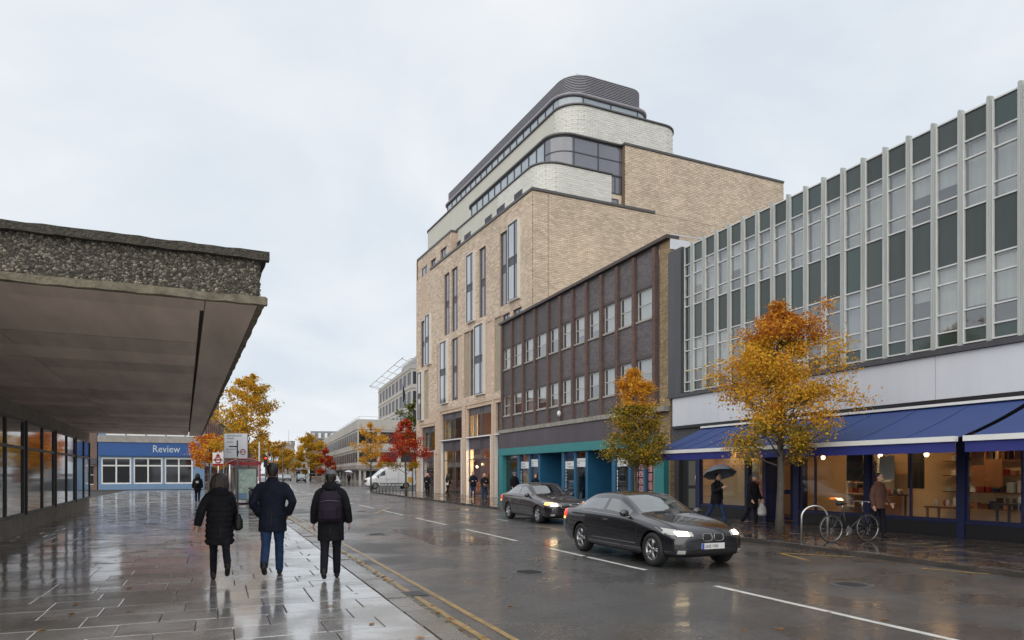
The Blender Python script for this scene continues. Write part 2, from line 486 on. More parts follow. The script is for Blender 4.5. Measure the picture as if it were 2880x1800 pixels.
MT = dict(
    tan_brick=BR("tan brick", (.58, .43, .30), (.42, .295, .20), (.50, .42, .33), .33, .115, .012),
    pink_brick=BR("pink brick", (.64, .495, .385), (.55, .41, .305), (.40, .31, .235), .33, .115, .014, soot=.15),
    tan_one=M("tan brick piece", (.66, .555, .43), .85, isl=.14, col2=(.59, .475, .36), nz=(.35, .14, 5, .10)),
    sash=M("grey sash paint", (.43, .42, .40), .5, nz=(3, .12)),
    pink_one=M("pinkish brick piece", (.65, .54, .425), .85, isl=.18, col2=(.53, .42, .325), nz=(.6, .10, 5, .10)),
    cream_one=M("cream lattice brick", (.70, .60, .46), .85, isl=.12),
    tan_single=M("tan brick single", (.66, .555, .43), .85, obj=.14, col2=(.59, .475, .36), nz=(.35, .14, 5, .10)),
    mortar=M("mortar", (.20, .145, .10), .95, nz=(3, .15)),
    white_one=M("white glazed brick", (.67, .66, .61), .3, isl=.07, nz=(1.2, .05)),
    white_mortar=M("white brick joint", (.42, .41, .37), .9),
    white_wall=M("pale render", (.56, .55, .485), .8, nz=(.7, .05)),
    coping=M("dark zinc coping", (.10, .098, .098), .45, metal=.3, nz=(1.5, .15)),
    slat=M("grey metal slat", (.27, .265, .29), .45, metal=.2),
    slatback=M("louvre void", (.018, .018, .02), .8),
    gmetal=M("dark grey window metal", (.075, .077, .095), .4, metal=.2, nz=(2, .1)),
    pmetal=M("purple grey panel", (.085, .075, .085), .45, nz=(1.5, .12)),
    whiteframe=M("pale metal frame", (.70, .68, .62), .45, nz=(2, .05)),
    skyglass=M("sky glass", (.07, .078, .10), .04, spec=1.0, coat=1.0, nz=(.5, .15)),
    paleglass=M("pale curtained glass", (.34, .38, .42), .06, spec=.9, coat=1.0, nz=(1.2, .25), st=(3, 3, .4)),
    pane=GLASS("window pane"),
    pane2=GLASS("coated office pane", (.84, .86, .86), boost=.13),
    shop_pane=GLASS("shop window pane", (.93, .94, .92), boost=.02),
    dark_pane=M("dark window", (.022, .024, .028), .06, spec=.8, coat=.6),
    curtain=M("net curtain", (.74, .73, .70), .9, isl=.12, nz=(2.0, .15), st=(6, 6, .5)),
    room=M("dark room", (.035, .033, .032), .9),
    purple_brick=BR("painted purple brick", (.118, .103, .106), (.09, .078, .082), (.062, .052, .055), .225, .075, .009, .6, .3, .9),
    purple_one=M("painted purple brick piece", (.118, .103, .106), .55, isl=.22, nz=(1.1, .22)),
    red_brick=BR("red brown brick", (.155, .09, .075), (.10, .062, .054), (.11, .082, .075), .225, .075, .010, .8, .35),
    stock_brick=BR("yellow stock brick", (.40, .29, .155), (.25, .17, .095), (.20, .16, .115), .225, .075, .010, .85, .35, 1.0),
    browncope=M("brown coping", (.062, .045, .04), .5, nz=(2, .25)),
    concrete=M("weathered concrete", (.33, .31, .28), .85, nz=(2.2, .22, .5, .15), bump=(14, .3)),
    ledge=M("mossy concrete ledge", (.26, .245, .215), .9, nz=(5, .4), bump=(20, .5)),
    fascia=M("purple grey fascia", (.078, .066, .078), .5, nz=(.9, .22), st=(1, 1, .35)),
    teal=M("teal paint", (.035, .215, .225), .4, nz=(1.5, .08)),
    blue=M("blue paint", (.022, .115, .215), .4, nz=(1.5, .1)),
    navy=M("navy paint", (.018, .024, .085), .38, nz=(2, .12)),
    blackp=M("black paint", (.016, .016, .019), .4),
    charcoal=M("charcoal cladding", (.06, .06, .068), .4, nz=(1.2, .2), st=(2, 2, .2)),
    spandrel=M("dark spandrel glass", (.050, .064, .058), .2, spec=.5, coat=.15, obj=.25, nz=(.8, .2), st=(2, 2, .3)),
    green=M("green spandrel glass", (.028, .052, .046), .14, spec=.7, coat=.5, obj=.2),
    alu_frame=M("white aluminium frame", (.62, .63, .62), .45, nz=(2, .10)),
    cab_glass=GLASS("car cabin glass", (.62, .74, .71), boost=.26),
    alu=M("weathered aluminium fin", (.41, .43, .41), .5, metal=.0, nz=(1.6, .14), st=(4, 4, .3)),
    white=M("white paint", (.74, .74, .72), .45, nz=(2, .05)),
    signwhite=M("pale grey sign panel", (.60, .62, .66), .4, nz=(.8, .06), st=(2, 2, .3)),
    awning=M("blue awning canvas", (.027, .055, .185), .65, nz=(.9, .10), bump=(60, .1, .005)),
    valance=M("blue valance canvas", (.022, .03, .19), .65, nz=(1.2, .12)),
    cream=M("cream shop wall", (.70, .54, .36), .8, nz=(1, .06)),
    wood=M("brown wood", (.22, .10, .045), .5, nz=(3, .25), st=(4, 4, .5)),
    warm=M("warm lamp", (1, .8, .5), .5, emit=((1, .66, .33), 8)),
    warm3=M("strong warm shop light", (1, .8, .5), .5, emit=((1, .60, .25), 26)),
    warm2=M("warm bulb", (1, .8, .5), .5, emit=((1, .68, .36), 5)),
    bulb=M("white globe lamp", (1, 1, 1), .5, emit=((1, .93, .82), 4)),
    canopy=M("exposed aggregate", (.085, .076, .06), .9, nz=(22, .55, 2.0, .25), bump=(38, 1.0, .05)),
    pebble=M("aggregate stone", (.27, .24, .19), .7, isl=.6, col2=(.09, .08, .066)),
    mossledge=M("lichened concrete lip", (.20, .175, .125), .95, nz=(7, .5), bump=(30, .8)),
    soffit=M("brown grey soffit board", (.74, .61, .52), .7, obj=.16, nz=(.8, .22, 4, .12), st=(2, .3, 1)),
    bark=M("bark", (.085, .072, .058), .85, nz=(14, .35), bump=(30, .6), st=(2, 2, .6)),
    steel=M("brushed steel", (.55, .55, .54), .28, metal=1.0),
    dsteel=M("grey painted steel", (.12, .125, .13), .45, metal=.3),
    black=M("black rubber", (.012, .012, .012), .6),
    chrome=M("chrome", (.75, .75, .76), .12, metal=1.0),
    skin=M("skin", (.50, .29, .215), .5),
    darkhair=M("dark hair", (.012, .009, .008), .5, nz=(40, .4)),
    brownhair=M("brown hair", (.036, .021, .018), .5, nz=(30, .4), bump=(60, .6)),
    pinkhair=M("pink hair", (.42, .20, .22), .5, nz=(30, .3)),
    fairhair=M("fair reddish hair", (.36, .18, .10), .5, nz=(30, .3)),
    blackcloth=M("black cloth", (.012, .012, .015), .8, spec=.12, nz=(6, .35), bump=(6.5, 1.0, .05)),
    navycloth=M("navy cloth", (.012, .015, .026), .8, spec=.12, nz=(6, .35), bump=(6, 1.0, .05)),
    denim=M("blue denim", (.024, .045, .105), .85, spec=.12, nz=(9, .4, 2.5, .3), bump=(9, .9, .04)),
    dkjean=M("black trousers", (.013, .013, .019), .85, spec=.12, nz=(6, .3), bump=(9, .9, .04)),
    purplecloth=M("dark purple backpack cloth", (.022, .016, .027), .7, spec=.12, nz=(6, .2), bump=(10, .3, .02)),
    greycloth=M("grey cloth", (.14, .14, .15), .85, nz=(6, .2)),
    lightcloth=M("pale cloth", (.52, .50, .48), .85, nz=(6, .1)),
    browncloth=M("brown cloth", (.10, .045, .03), .85, nz=(6, .2)),
    maroon=M("maroon cloth", (.06, .022, .03), .85, nz=(6, .2)),
    leather=M("black leather", (.012, .011, .011), .45, spec=.3),
    brolly=M("grey umbrella fabric", (.105, .12, .145), .6, nz=(3, .1)),
    brollyw=M("pale umbrella fabric", (.60, .60, .64), .6),
    bag=M("pale grey plastic bag", (.50, .50, .50), .4, bump=(14, .6, .03)),
    carpaint=M("black car paint", (.010, .010, .014), .22, spec=.6, coat=1.0, crough=.03),
    carpaint2=M("dark plum car paint", (.016, .012, .016), .22, spec=.6, coat=1.0, crough=.03),
    carwhite=M("white van paint", (.72, .72, .73), .3, coat=.6, nz=(2, .04)),
    cargrey=M("silver car paint", (.30, .31, .32), .3, metal=.5, coat=.6),
    carblue=M("dark blue car paint", (.02, .025, .045), .25, coat=1.0),
    carglass=M("car glass", (.055, .085, .085), .03, spec=1.0, coat=1.0),
    screen=M("pale windscreen glass", (.26, .33, .33), .03, spec=1.0, coat=1.0),  # sky reflection put into the pale teal base colour
    tyre=M("tyre rubber", (.014, .014, .015), .7, bump=(60, .3)),
    rim=M("alloy rim", (.42, .42, .43), .3, metal=.9),
    head=M("headlight", (1, .95, .85), .2, emit=((1, .74, .38), 15)),
    headrim=M("headlight lens", (.45, .45, .43), .1, coat=1.0),
    amber=M("amber lens", (.8, .2, .03), .2, emit=((1, .26, .03), 5)),
    tail=M("tail light", (.5, .02, .015), .2, emit=((1, .05, .02), 1.0)),
    tailamber=M("lit amber tail lens", (.8, .3, .06), .2, emit=((1, .45, .12), 2.0)),
    plate=M("white number plate", (.66, .66, .64), .4),
    plateblue=M("blue plate band", (.03, .08, .40), .4),
    red=M("red paint", (.34, .022, .03), .4, nz=(2, .1)),
    pinkred=M("faded red roof", (.48, .11, .15), .35, coat=.5, nz=(3, .2)),
    poster=M("pale poster print", (.50, .55, .42), .5, nz=(3.0, .35), col2=(.25, .40, .42)),
    yellow=M("yellow case", (.60, .36, .04), .5),
    signblue=M("bright blue fascia", (.018, .085, .28), .4),
    paleblue=M("pale blue paint", (.155, .26, .41), .45, nz=(1.5, .06)),
    panelblue=M("royal blue hoarding", (.05, .06, .32), .5, nz=(1, .1)),
    redwall=BR("red brick wall", (.26, .115, .085), (.20, .09, .07), (.24, .18, .15), .225, .075, .012),
    brownwall=BR("brown brick wall", (.22, .135, .105), (.165, .10, .08), (.20, .16, .14), .225, .075, .012),
    slate=M("grey slate roof", (.15, .16, .18), .6, nz=(2, .15)),
    stone=M("church stone", (.30, .265, .235), .9, nz=(.9, .25, 4, .15), bump=(4, .5, .05)),
    council=M("council concrete", (.45, .425, .39), .85, nz=(.25, .10, 1.4, .10), st=(1, 1, .35)),
    council_dark=M("stained council concrete", (.30, .265, .235), .85, nz=(.5, .25), st=(1, 1, .4)),
    cwin=M("council window glass", (.030, .032, .045), .35, spec=.25),
    slab=WET("wet paving slab", (.22, .20, .18), (.38, .365, .35), .07, .36, .9, 70, .10, objv=.25, ripple=(5.0, .16), spec=1.0, coat=1.0, cior=1.75, cbump=.45, crgh=.10),
    slabfar=WET("wet paving further off", (.22, .20, .18), (.38, .365, .35), .07, .36, .9, 60, .10, islv=.25, ripple=(5.0, .16), spec=1.0, coat=1.0, cior=1.75, cbump=.45, crgh=.10),
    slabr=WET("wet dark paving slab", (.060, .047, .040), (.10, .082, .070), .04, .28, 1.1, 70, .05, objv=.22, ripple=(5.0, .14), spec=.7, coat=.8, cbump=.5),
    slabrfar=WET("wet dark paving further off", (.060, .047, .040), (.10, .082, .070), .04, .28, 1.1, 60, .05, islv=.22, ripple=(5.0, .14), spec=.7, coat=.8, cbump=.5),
    bed=M("paving joint", (.035, .030, .026), .8),
    kerb=WET("wet kerbstone", (.13, .115, .10), (.20, .185, .165), .06, .4, 1.2, 50, .08, objv=.2, ripple=(6, .1)),
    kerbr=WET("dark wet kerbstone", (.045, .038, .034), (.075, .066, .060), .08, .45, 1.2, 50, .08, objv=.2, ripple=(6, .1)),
    asphalt=WET("wet asphalt", (.040, .037, .036), (.082, .076, .072), .13, .55, .45, 34, 1.0, cracks=1.0, ripple=(2.6, .32), spec=.85, coat=.48, gv=.95, cbump=1.0, cg=.30, cmin=.15, crgh=.14, cior=1.7),
    gutter=WET("gutter setts", (.11, .09, .06), (.20, .17, .12), .08, .5, 2.0, 40, .2, islv=.3, ripple=(6, .15)),
    lineW=M("worn white road paint", (.62, .61, .57), .35, nz=(7, .25, 50, .2), bump=(60, .4, .01)),
    lineY=M("worn yellow road paint", (.42, .25, .06), .4, nz=(9, .55, 45, .35), col2=(.22, .17, .09), bump=(60, .5, .01)),
    leaf_or=LEAF("orange leaf", (.66, .29, .03), (.72, .40, .05)),
    leaf_rust=LEAF("rust leaf", (.40, .125, .03), (.52, .19, .04)),
    leaf_ye=LEAF("yellow leaf", (.70, .47, .055), (.70, .37, .045)),
    leaf_ol=LEAF("olive leaf", (.20, .19, .035), (.34, .27, .04)),
    leaf_gr=LEAF("green leaf", (.065, .10, .025), (.115, .15, .035)),
    leaf_red=LEAF("red leaf", (.46, .035, .025), (.58, .085, .03)),
    leaf_crim=LEAF("crimson leaf", (.36, .02, .03), (.50, .05, .04)),
    leaf_gold=LEAF("golden leaf", (.66, .43, .06), (.56, .33, .04)),
    litter=LEAF("fallen leaf", (.34, .16, .04), (.20, .10, .04), .1),
    pink=M("pink card", (.85, .40, .45), .5, obj=.15),
    ink=M("black print", (.015, .015, .017), .5),
    mint=M("pale mint poster", (.52, .60, .60), .5),
    terracotta=M("terracotta print", (.42, .19, .12), .5),
    paper=M("white paper", (.68, .70, .72), .6),
    teal_lit=M("display screen", (.3, .5, .5), .4, emit=((.5, .75, .7), .25)),
)


def text(body, size, T3, mat, parent, name="lettering", sx=1., ext=.002):
    """flat lettering; T3 maps (x right, y up, out) to the world"""
    cu = bpy.data.curves.new("txt", 'FONT')
    cu.body = body
    cu.size = size
    cu.extrude = 0
    cu.resolution_u = 2
    o = bpy.data.objects.new("txt", cu)
    COL.objects.link(o)
    dg = bpy.context.evaluated_depsgraph_get(); dg.update()
    me = bpy.data.meshes.new_from_object(o.evaluated_get(dg))
    bpy.data.objects.remove(o)
    org = ORG[parent.name]
    for v in me.vertices:
        p = T3(v.co.x * sx, v.co.y, ext)
        v.co = (p[0] - org[0], p[1] - org[1], p[2] - org[2])
    me.materials.clear()
    me.materials.append(mat)
    return put(me, name, parent, org)


# ------------------------------------------------------------------ wall / window / path helpers
def wall(mb, T, s0, s1, z0, z1, holes=(), t=0., mi=0, depth=.25, rmi=None):
    S = sorted({s0, s1, *[x for h in holes for x in h[:2] if s0 < x < s1]})
    Z = sorted({z0, z1, *[x for h in holes for x in h[2:4] if z0 < x < z1]})
    for j in range(len(Z) - 1):
        run = None
        for i in range(len(S)):
            ok = i < len(S) - 1
            if ok:
                cs, cz = (S[i] + S[i + 1]) / 2, (Z[j] + Z[j + 1]) / 2
                ok = not any(h[0] < cs < h[1] and h[2] < cz < h[3] for h in holes)
            if ok and run is None: run = S[i]
            if not ok and run is not None:
                mb.add([T(run, t, Z[j]), T(S[i], t, Z[j]), T(S[i], t, Z[j + 1]), T(run, t, Z[j + 1])], [(0, 1, 2, 3)], mi, False, T.flip)
                run = None
    for h in holes:
        a, b, c, d = max(h[0], s0), min(h[1], s1), max(h[2], z0), min(h[3], z1)
        dp = h[4] if len(h) > 4 else depth
        r = mi if rmi is None else rmi
        for p, q in (((a, c), (a, d)), ((b, d), (b, c)), ((a, d), (b, d)), ((b, c), (a, c))):
            mb.add([T(p[0], t, p[1]), T(q[0], t, q[1]), T(q[0], t + dp, q[1]), T(p[0], t + dp, p[1])], [(0, 1, 2, 3)], r, False, T.flip)
    return mb


def frame_grid(mb, T, ss, zs, t, fw=.05, dp=.06, mi=0):
    """bars at every s in ss and z in zs; rails butt between the stiles"""
    for k, s in enumerate(ss):
        a, b = (s, s + fw) if k == 0 else ((s - fw, s) if k == len(ss) - 1 else (s - fw / 2, s + fw / 2))
        mb.box(a, t, zs[0], b, t + dp, zs[-1], T, mi)
    for i in range(len(ss) - 1):
        a = ss[i] + (fw if i == 0 else fw / 2)
        b = ss[i + 1] - (fw if i + 1 == len(ss) - 1 else fw / 2)
        for k, z in enumerate(zs):
            c, d = (z, z + fw) if k == 0 else ((z - fw, z) if k == len(zs) - 1 else (z - fw / 2, z + fw / 2))
            mb.box(a, t + .004, c, b, t + dp - .004, d, T, mi)
    return mb


def window(parent, T, s0, s1, z0, z1, t, fm, pm, ss=(), zs=(), fw=.05, dp=.06, cells=None, name="window", curtain=None):
    """window part with a pane sub-part in every opening; cells overrides the pane material by (i, j)"""
    SS = [s0, *ss, s1]
    ZZ = [z0, *zs, z1]
    f = frame_grid(MB(), T, SS, ZZ, t, fw, dp).build(name, fm, parent)
    for i in range(len(SS) - 1):
        for j in range(len(ZZ) - 1):
            m = (cells or {}).get((i, j), pm)
            nm = "pane"
            if m in (MT['gmetal'], MT['spandrel'], MT['green'], MT['pmetal']): nm = "panel"
            MB().box(SS[i] + fw * .3, t + dp * .45, ZZ[j] + fw * .3, SS[i + 1] - fw * .3, t + dp * .45 + .012, ZZ[j + 1] - fw * .3, T).build(nm, m, f)
    if curtain:
        cb = MB()
        n = max(6, int((s1 - s0) / .05))
        pts = [(s0 + (s1 - s0) * k / n, t + .16 + .025 * (k % 2) + R.uniform(-.008, .008)) for k in range(n + 1)]
        zt = z1 - .02
        zb = z0 + .02 if curtain == 1 else z0 + (z1 - z0) * curtain
        gap = R.uniform(.0, .18) if curtain == 1 else 0
        cb.strip(pts, zb, zt, T, 0, True)
        cb.build("curtain", MT['curtain'], f)
    return f


def fillet(pts, n=7):
    """pts = (s, t, radius) -> list of segments: ('line', p, q) or ('arc', [points])"""
    segs = []
    prev = Vector(pts[0][:2])
    for i in range(1, len(pts) - 1):
        c = Vector(pts[i][:2]); r = pts[i][2]
        a = (Vector(pts[i - 1][:2]) - c).normalized(); b = (Vector(pts[i + 1][:2]) - c).normalized()
        if r <= 0:
            segs.append(('line', prev, c)); prev = c; continue
        p, q = c + a * r, c + b * r
        o = c + (a + b) * r
        segs.append(('line', prev, p))
        a0 = math.atan2((p - o).y, (p - o).x); a1 = math.atan2((q - o).y, (q - o).x)
        d = (a1 - a0 + PI) % (2 * PI) - PI
        segs.append(('arc', [o + r * Vector((cos(a0 + d * k / n), sin(a0 + d * k / n))) for k in range(n + 1)]))
        prev = q
    segs.append(('line', prev, Vector(pts[-1][:2])))
    return [s for s in segs if s[0] == 'arc' or (s[2] - s[1]).length > 1e-3]


def poly(segs):
    o = []
    for s in segs:
        for p in (s[1:] if s[0] == 'line' else s[1]):
            if not o or (Vector(o[-1]) - p).length > 1e-4: o.append((p.x, p.y))
    return o


def offs(path, d):
    """offset an open path to its right-hand side by d"""
    o = []
    n = len(path)
    for i in range(n):
        a = Vector(path[max(i - 1, 0)]); b = Vector(path[i]); c = Vector(path[min(i + 1, n - 1)])
        t1 = (b - a).normalized() if i > 0 else (c - b).normalized()
        t2 = (c - b).normalized() if i < n - 1 else t1
        nrm = Vector((t1.y + t2.y, -t1.x - t2.x))
        nrm = nrm / max(nrm.length, 1e-6)
        k = max(.5, nrm.dot(Vector((t1.y, -t1.x))))
        o.append((b.x + nrm.x * d / k, b.y + nrm.y * d / k))
    return o


def band(mb, path, d0, d1, z0, z1, T, mi=0, sm=False):
    """solid band between the path offset by d0 (inner) and d1 (outer)"""
    p, q = offs(path, d0), offs(path, d1)
    n = len(path)
    vs = [T(*a, z0) for a in p] + [T(*a, z0) for a in q] + [T(*a, z1) for a in q] + [T(*a, z1) for a in p]
    fs = []
    for k in range(n - 1):
        for r in range(4):
            r2 = (r + 1) % 4
            fs.append((r * n + k, r * n + k + 1, r2 * n + k + 1, r2 * n + k))
    fs += [(0, n, 2 * n, 3 * n), (n - 1, 4 * n - 1, 3 * n - 1, 2 * n - 1)]
    return mb.add(vs, fs, mi, sm, T.flip)


def brick_rows(path, z0, z1, bw, bh, ok=None):
    """running bond along an open path: yields (p, q, z, z2) with p, q the path points of a brick's ends"""
    P = [Vector(p) for p in path]
    cum = [0]
    for i in range(len(P) - 1): cum.append(cum[-1] + (P[i + 1] - P[i]).length)
    def at(x):
        x = min(max(x, 0), cum[-1])
        for i in range(len(P) - 1):
            if x <= cum[i + 1] + 1e-9:
                return P[i].lerp(P[i + 1], (x - cum[i]) / max(cum[i + 1] - cum[i], 1e-9))
        return P[-1]
    r = 0
    z = z0
    while z < z1 - .3 * bh:
        x = -bw * (.5 if r % 2 else 0) + R.uniform(-.02, .02)
        while x < cum[-1]:
            a, b = max(x, 0), min(x + bw, cum[-1])
            if b - a > .05 and (ok is None or ok((a + b) / 2, z + bh / 2)):
                yield at(a), at(b), z, min(z + bh, z1), (a + b) / 2
            x += bw
        z += bh
        r += 1


def brick_geo(mb, T, p, q, z, z2, j, proud, mi=0):
    d = (q - p)
    ln = d.length
    if ln < 2 * j: return
    d /= ln
    n = Vector((d.y, -d.x)) * (proud + R.uniform(-.004, .004))
    a, b = p + d * j / 2, q - d * j / 2
    z += j / 2; z2 -= j / 2
    vs = [T(a.x, a.y, z), T(b.x, b.y, z), T(b.x, b.y, z2), T(a.x, a.y, z2)]
    a, b = a + n, b + n
    vs += [T(a.x, a.y, z), T(b.x, b.y, z), T(b.x, b.y, z2), T(a.x, a.y, z2)]
    mb.add(vs, [(4, 5, 6, 7), (0, 1, 5, 4), (1, 2, 6, 5), (2, 3, 7, 6), (3, 0, 4, 7)], mi, False, T.flip)
# ================================================================== GROUND
def setting(o, label):
    o['kind'] = 'structure'; o['label'] = label
    return o

ROADZ = -.10
setting(MB().quad((-1800, -1800, -.3), (1800, -1800, -.3), (1800, 1800, -.3), (-1800, 1800, -.3)).build("ground", MT['bed']), "dark ground running out to the horizon")
rb = MB()
xs = [-60, -20, 0, 6, 12, 20, 60, 140]
ys = [-40, 0, 8, 16, 24, 40, 70, 120, 420]
for i in range(len(xs) - 1):
    for j in range(len(ys) - 1):
        rb.quad((xs[i], ys[j], ROADZ), (xs[i + 1], ys[j], ROADZ), (xs[i + 1], ys[j + 1], ROADZ), (xs[i], ys[j + 1], ROADZ))
road = setting(rb.build("road", MT['asphalt']), "wet dark asphalt road with worn markings")


def bend(y):
    return 0 if y < 78 else (y - 78) * .085


def mark(name, mat, pts, parent=road, z=ROADZ + .004):
    MB().add([(x, y, z) for x, y in pts], [tuple(range(len(pts)))]).build(name, mat, parent)


def ragged(x, y0, y1, wd, seed, n=14):
    r = random.Random(seed)
    a = [(x - wd / 2 + r.uniform(-.008, .008), y0 + (y1 - y0) * k / n) for k in range(n + 1)]
    b = [(x + wd / 2 + r.uniform(-.008, .008), y0 + (y1 - y0) * k / n) for k in range(n + 1)]
    return a, b


def stripmark(name, mat, x, y0, y1, wd, seed):
    a, b = ragged(x, y0, y1, wd, seed)
    n = len(a)
    MB().add([(p[0] + bend(p[1]), p[1], ROADZ + .004) for p in a + b], [(k, n + k, n + k + 1, k + 1) for k in range(n - 1)]).build(name, mat, road)


for k, (y0, y1) in enumerate([(-1.2, 2.9), (4.95, 9.05), (11.03, 13.25), (13.4, 15.1), (17.1, 21.2), (23.3, 27.3), (29.4, 33.5)] + [(35.5 + 6.1 * i, 39.5 + 6.1 * i) for i in range(14)]):
    stripmark("centre_line_mark", MT['lineW'], 7.3, y0, y1, .11, k)
for k, y in enumerate(range(4, 64, 6)):
    stripmark("double_yellow_line", MT['lineY'], 2.66, y, y + 5.97, .085, 40 + k)
    stripmark("double_yellow_line", MT['lineY'], 2.95, y, y + 5.97, .085, 60 + k)
# yellow bay marks near the right kerb and a worn box in the far carriageway
for a, b in (((11.15, 10.9), (11.6, 12.2)), ((11.6, 12.2), (12.55, 11.0)), ((12.2, 9.2), (12.6, 8.2)), ((6.4, 31.0), (8.2, 36.0)), ((6.6, 31.4), (8.6, 31.2))):
    d = Vector((b[0] - a[0], b[1] - a[1])).normalized()
    p = Vector((-d.y, d.x)) * .05
    mark("yellow_bay_line", MT['lineY'], [(a[0] + p.x, a[1] + p.y), (b[0] + p.x, b[1] + p.y), (b[0] - p.x, b[1] - p.y), (a[0] - p.x, a[1] - p.y)], z=ROADZ + .008)
stripmark("bay_dash", MT['lineW'], 10.0, 24.2, 25.4, .07, 91)
stripmark("bay_dash", MT['lineW'], 10.0, 28.5, 29.9, .07, 92)
stripmark("bay_dash", MT['lineY'], 10.0, 19.0, 21.8, .07, 93)

# ---- left pavement
pl = [(-45, -12), (2.42, -12), (2.42, 78)] + [(2.42 + bend(y), y) for y in range(90, 260, 17)] + [(-45, 255)]
pav = setting(MB().extr(pl, -.2, -.022).build("pavement", MT['bed']), "wet stone flagged pavement on the near side of the road")
SLABS = {}
def slab_mesh(wd, dp, mat, tag):
    k = (round(wd, 3), round(dp, 3), tag)
    if k not in SLABS:
        b = MB()
        e = .008
        vs = [(x, y, z) for z, i in ((-.04, 0), (-e, 0), (0, e)) for x, y in ((-wd / 2 + i, -dp / 2 + i), (wd / 2 - i, -dp / 2 + i), (wd / 2 - i, dp / 2 - i), (-wd / 2 + i, dp / 2 - i))]
        b.add(vs, [(8, 9, 10, 11)] + [(r + i, r + (i + 1) % 4, r + 4 + (i + 1) % 4, r + 4 + i) for r in (0, 4) for i in range(4)])
        SLABS[k] = b.mesh("paving_slab", mat)
    return SLABS[k]


def lay(parent, x0, x1, y0, y1, dp, widths, mat, matfar, ymax, cull, tag, limit, top=0.0):
    far = MB()
    n = 0
    y = y0
    row = 0
    while y < y1:
        x = x1
        first = True
        while x > x0:
            wd = R.choice(widths)
            if first and row % 2: wd = R.choice(widths) * .5
            first = False
            a = max(x - wd, x0)
            wd = x - a
            if wd > .05 and cull((a + x) / 2, y):
                z = top + R.uniform(-.003, .002)
                if y < ymax and n < limit:
                    o = put(slab_mesh(wd - .009, dp - .009, mat, tag), "paving_slab", parent, ((a + x) / 2, y + dp / 2, z))
                    o.rotation_euler = (R.gauss(0, .0035), R.gauss(0, .0035), R.gauss(0, .002))
                    n += 1
                else:
                    tx, ty = R.gauss(0, .003), R.gauss(0, .003)
                    far.add([(a + .005, y + .005, z + tx), (x - .005, y + .005, z - tx), (x - .005, y + dp - .005, z + ty), (a + .005, y + dp - .005, z - ty)], [(0, 1, 2, 3)])
            x = a
        y += dp
        row += 1
    far.build("distant_paving_slabs" if tag == 'l' else "distant_paving", matfar, parent, kind="stuff")


lay(pav, -8, 2.10, 4.6, 76, .62, (.62, .78, .93, .93), MT['slab'], MT['slabfar'], 26, lambda x, y: x > -.27 * y - .9 and x > -7.9, 'l', 298)
# kerbstones, channel of setts, grit and leaves in the gutter
kb = MB().box(-.455, -.145, -.16, .455, .145, 0).mesh("kerbstone", MT['kerb'])
for k in range(62):
    y = 4.4 + .92 * k
    o = put(kb, "kerbstone", pav, (2.265, y, R.uniform(-.012, .004)))
    o.rotation_euler = (R.gauss(0, .008), R.gauss(0, .006), PI / 2 + R.gauss(0, .008))
gm = MB()
for k in range(420):
    y = 4.4 + .115 * k
    z = ROADZ + R.uniform(.0, .03)
    gm.box(2.425 + R.uniform(0, .02), y, ROADZ - .05, 2.56 + R.uniform(-.03, .03), y + .1, z)
gs = gm.build("gutter_setts", MT['gutter'], road, kind="stuff")

# ---- right pavement: rounded corner where the side street leaves
cx, cy, cr_ = 17.2, 63.0, 4.5
corner = [(cx - cr_ * cos(a), cy + cr_ * sin(a)) for a in [PI / 2 * k / 8 for k in range(9)]]
pavr = setting(MB().extr([(60, -12), (12.7, -12)][::1] + corner + [(60, 67.5)], -.2, -.022).build("pavement", MT['bed']), "dark wet pavement along the shops across the road")
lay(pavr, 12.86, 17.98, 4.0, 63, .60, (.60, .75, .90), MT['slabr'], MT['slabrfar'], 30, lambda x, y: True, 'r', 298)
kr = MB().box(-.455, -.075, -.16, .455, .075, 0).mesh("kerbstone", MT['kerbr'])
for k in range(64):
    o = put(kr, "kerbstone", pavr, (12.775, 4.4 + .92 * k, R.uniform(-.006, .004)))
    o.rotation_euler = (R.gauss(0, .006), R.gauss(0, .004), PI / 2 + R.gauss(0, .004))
for k in range(8):
    a, b = corner[k], corner[k + 1]
    o = put(kr, "kerbstone", pavr, ((a[0] + b[0]) / 2 + .05, (a[1] + b[1]) / 2 - .05, 0))
    o.rotation_euler = (0, 0, math.atan2(b[1] - a[1], b[0] - a[0]))
# ---- pavement beyond the side street
fr = [(26.5, 91.5), (19.0, 92.2), (15.4, 94.5), (13.9, 98)] + [(12.75 + bend(y), y) for y in range(104, 300, 20)] + [(70, 300), (70, 91.5)]
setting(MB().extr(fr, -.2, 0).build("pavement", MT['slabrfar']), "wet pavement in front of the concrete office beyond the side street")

# ---- fallen leaves
def litter(name, areas, seed, label):
    r = random.Random(seed)
    b = MB()
    for (x0, x1, y0, y1, n, z) in areas:
        for _ in range(n):
            x, y, s, a = r.uniform(x0, x1), r.uniform(y0, y1), r.uniform(.03, .065), r.uniform(0, 2 * PI)
            ca, sa = cos(a) * s, sin(a) * s
            h = r.uniform(.002, .02)
            b.add([(x - ca, y - sa, z + .004), (x + sa * .6, y - ca * .6, z + h), (x + ca, y + sa, z + .006), (x - sa * .6, y + ca * .6, z + h)], [(0, 1, 2, 3)])
    b.build(name, MT['litter'], kind='stuff', label=label, category='leaves')

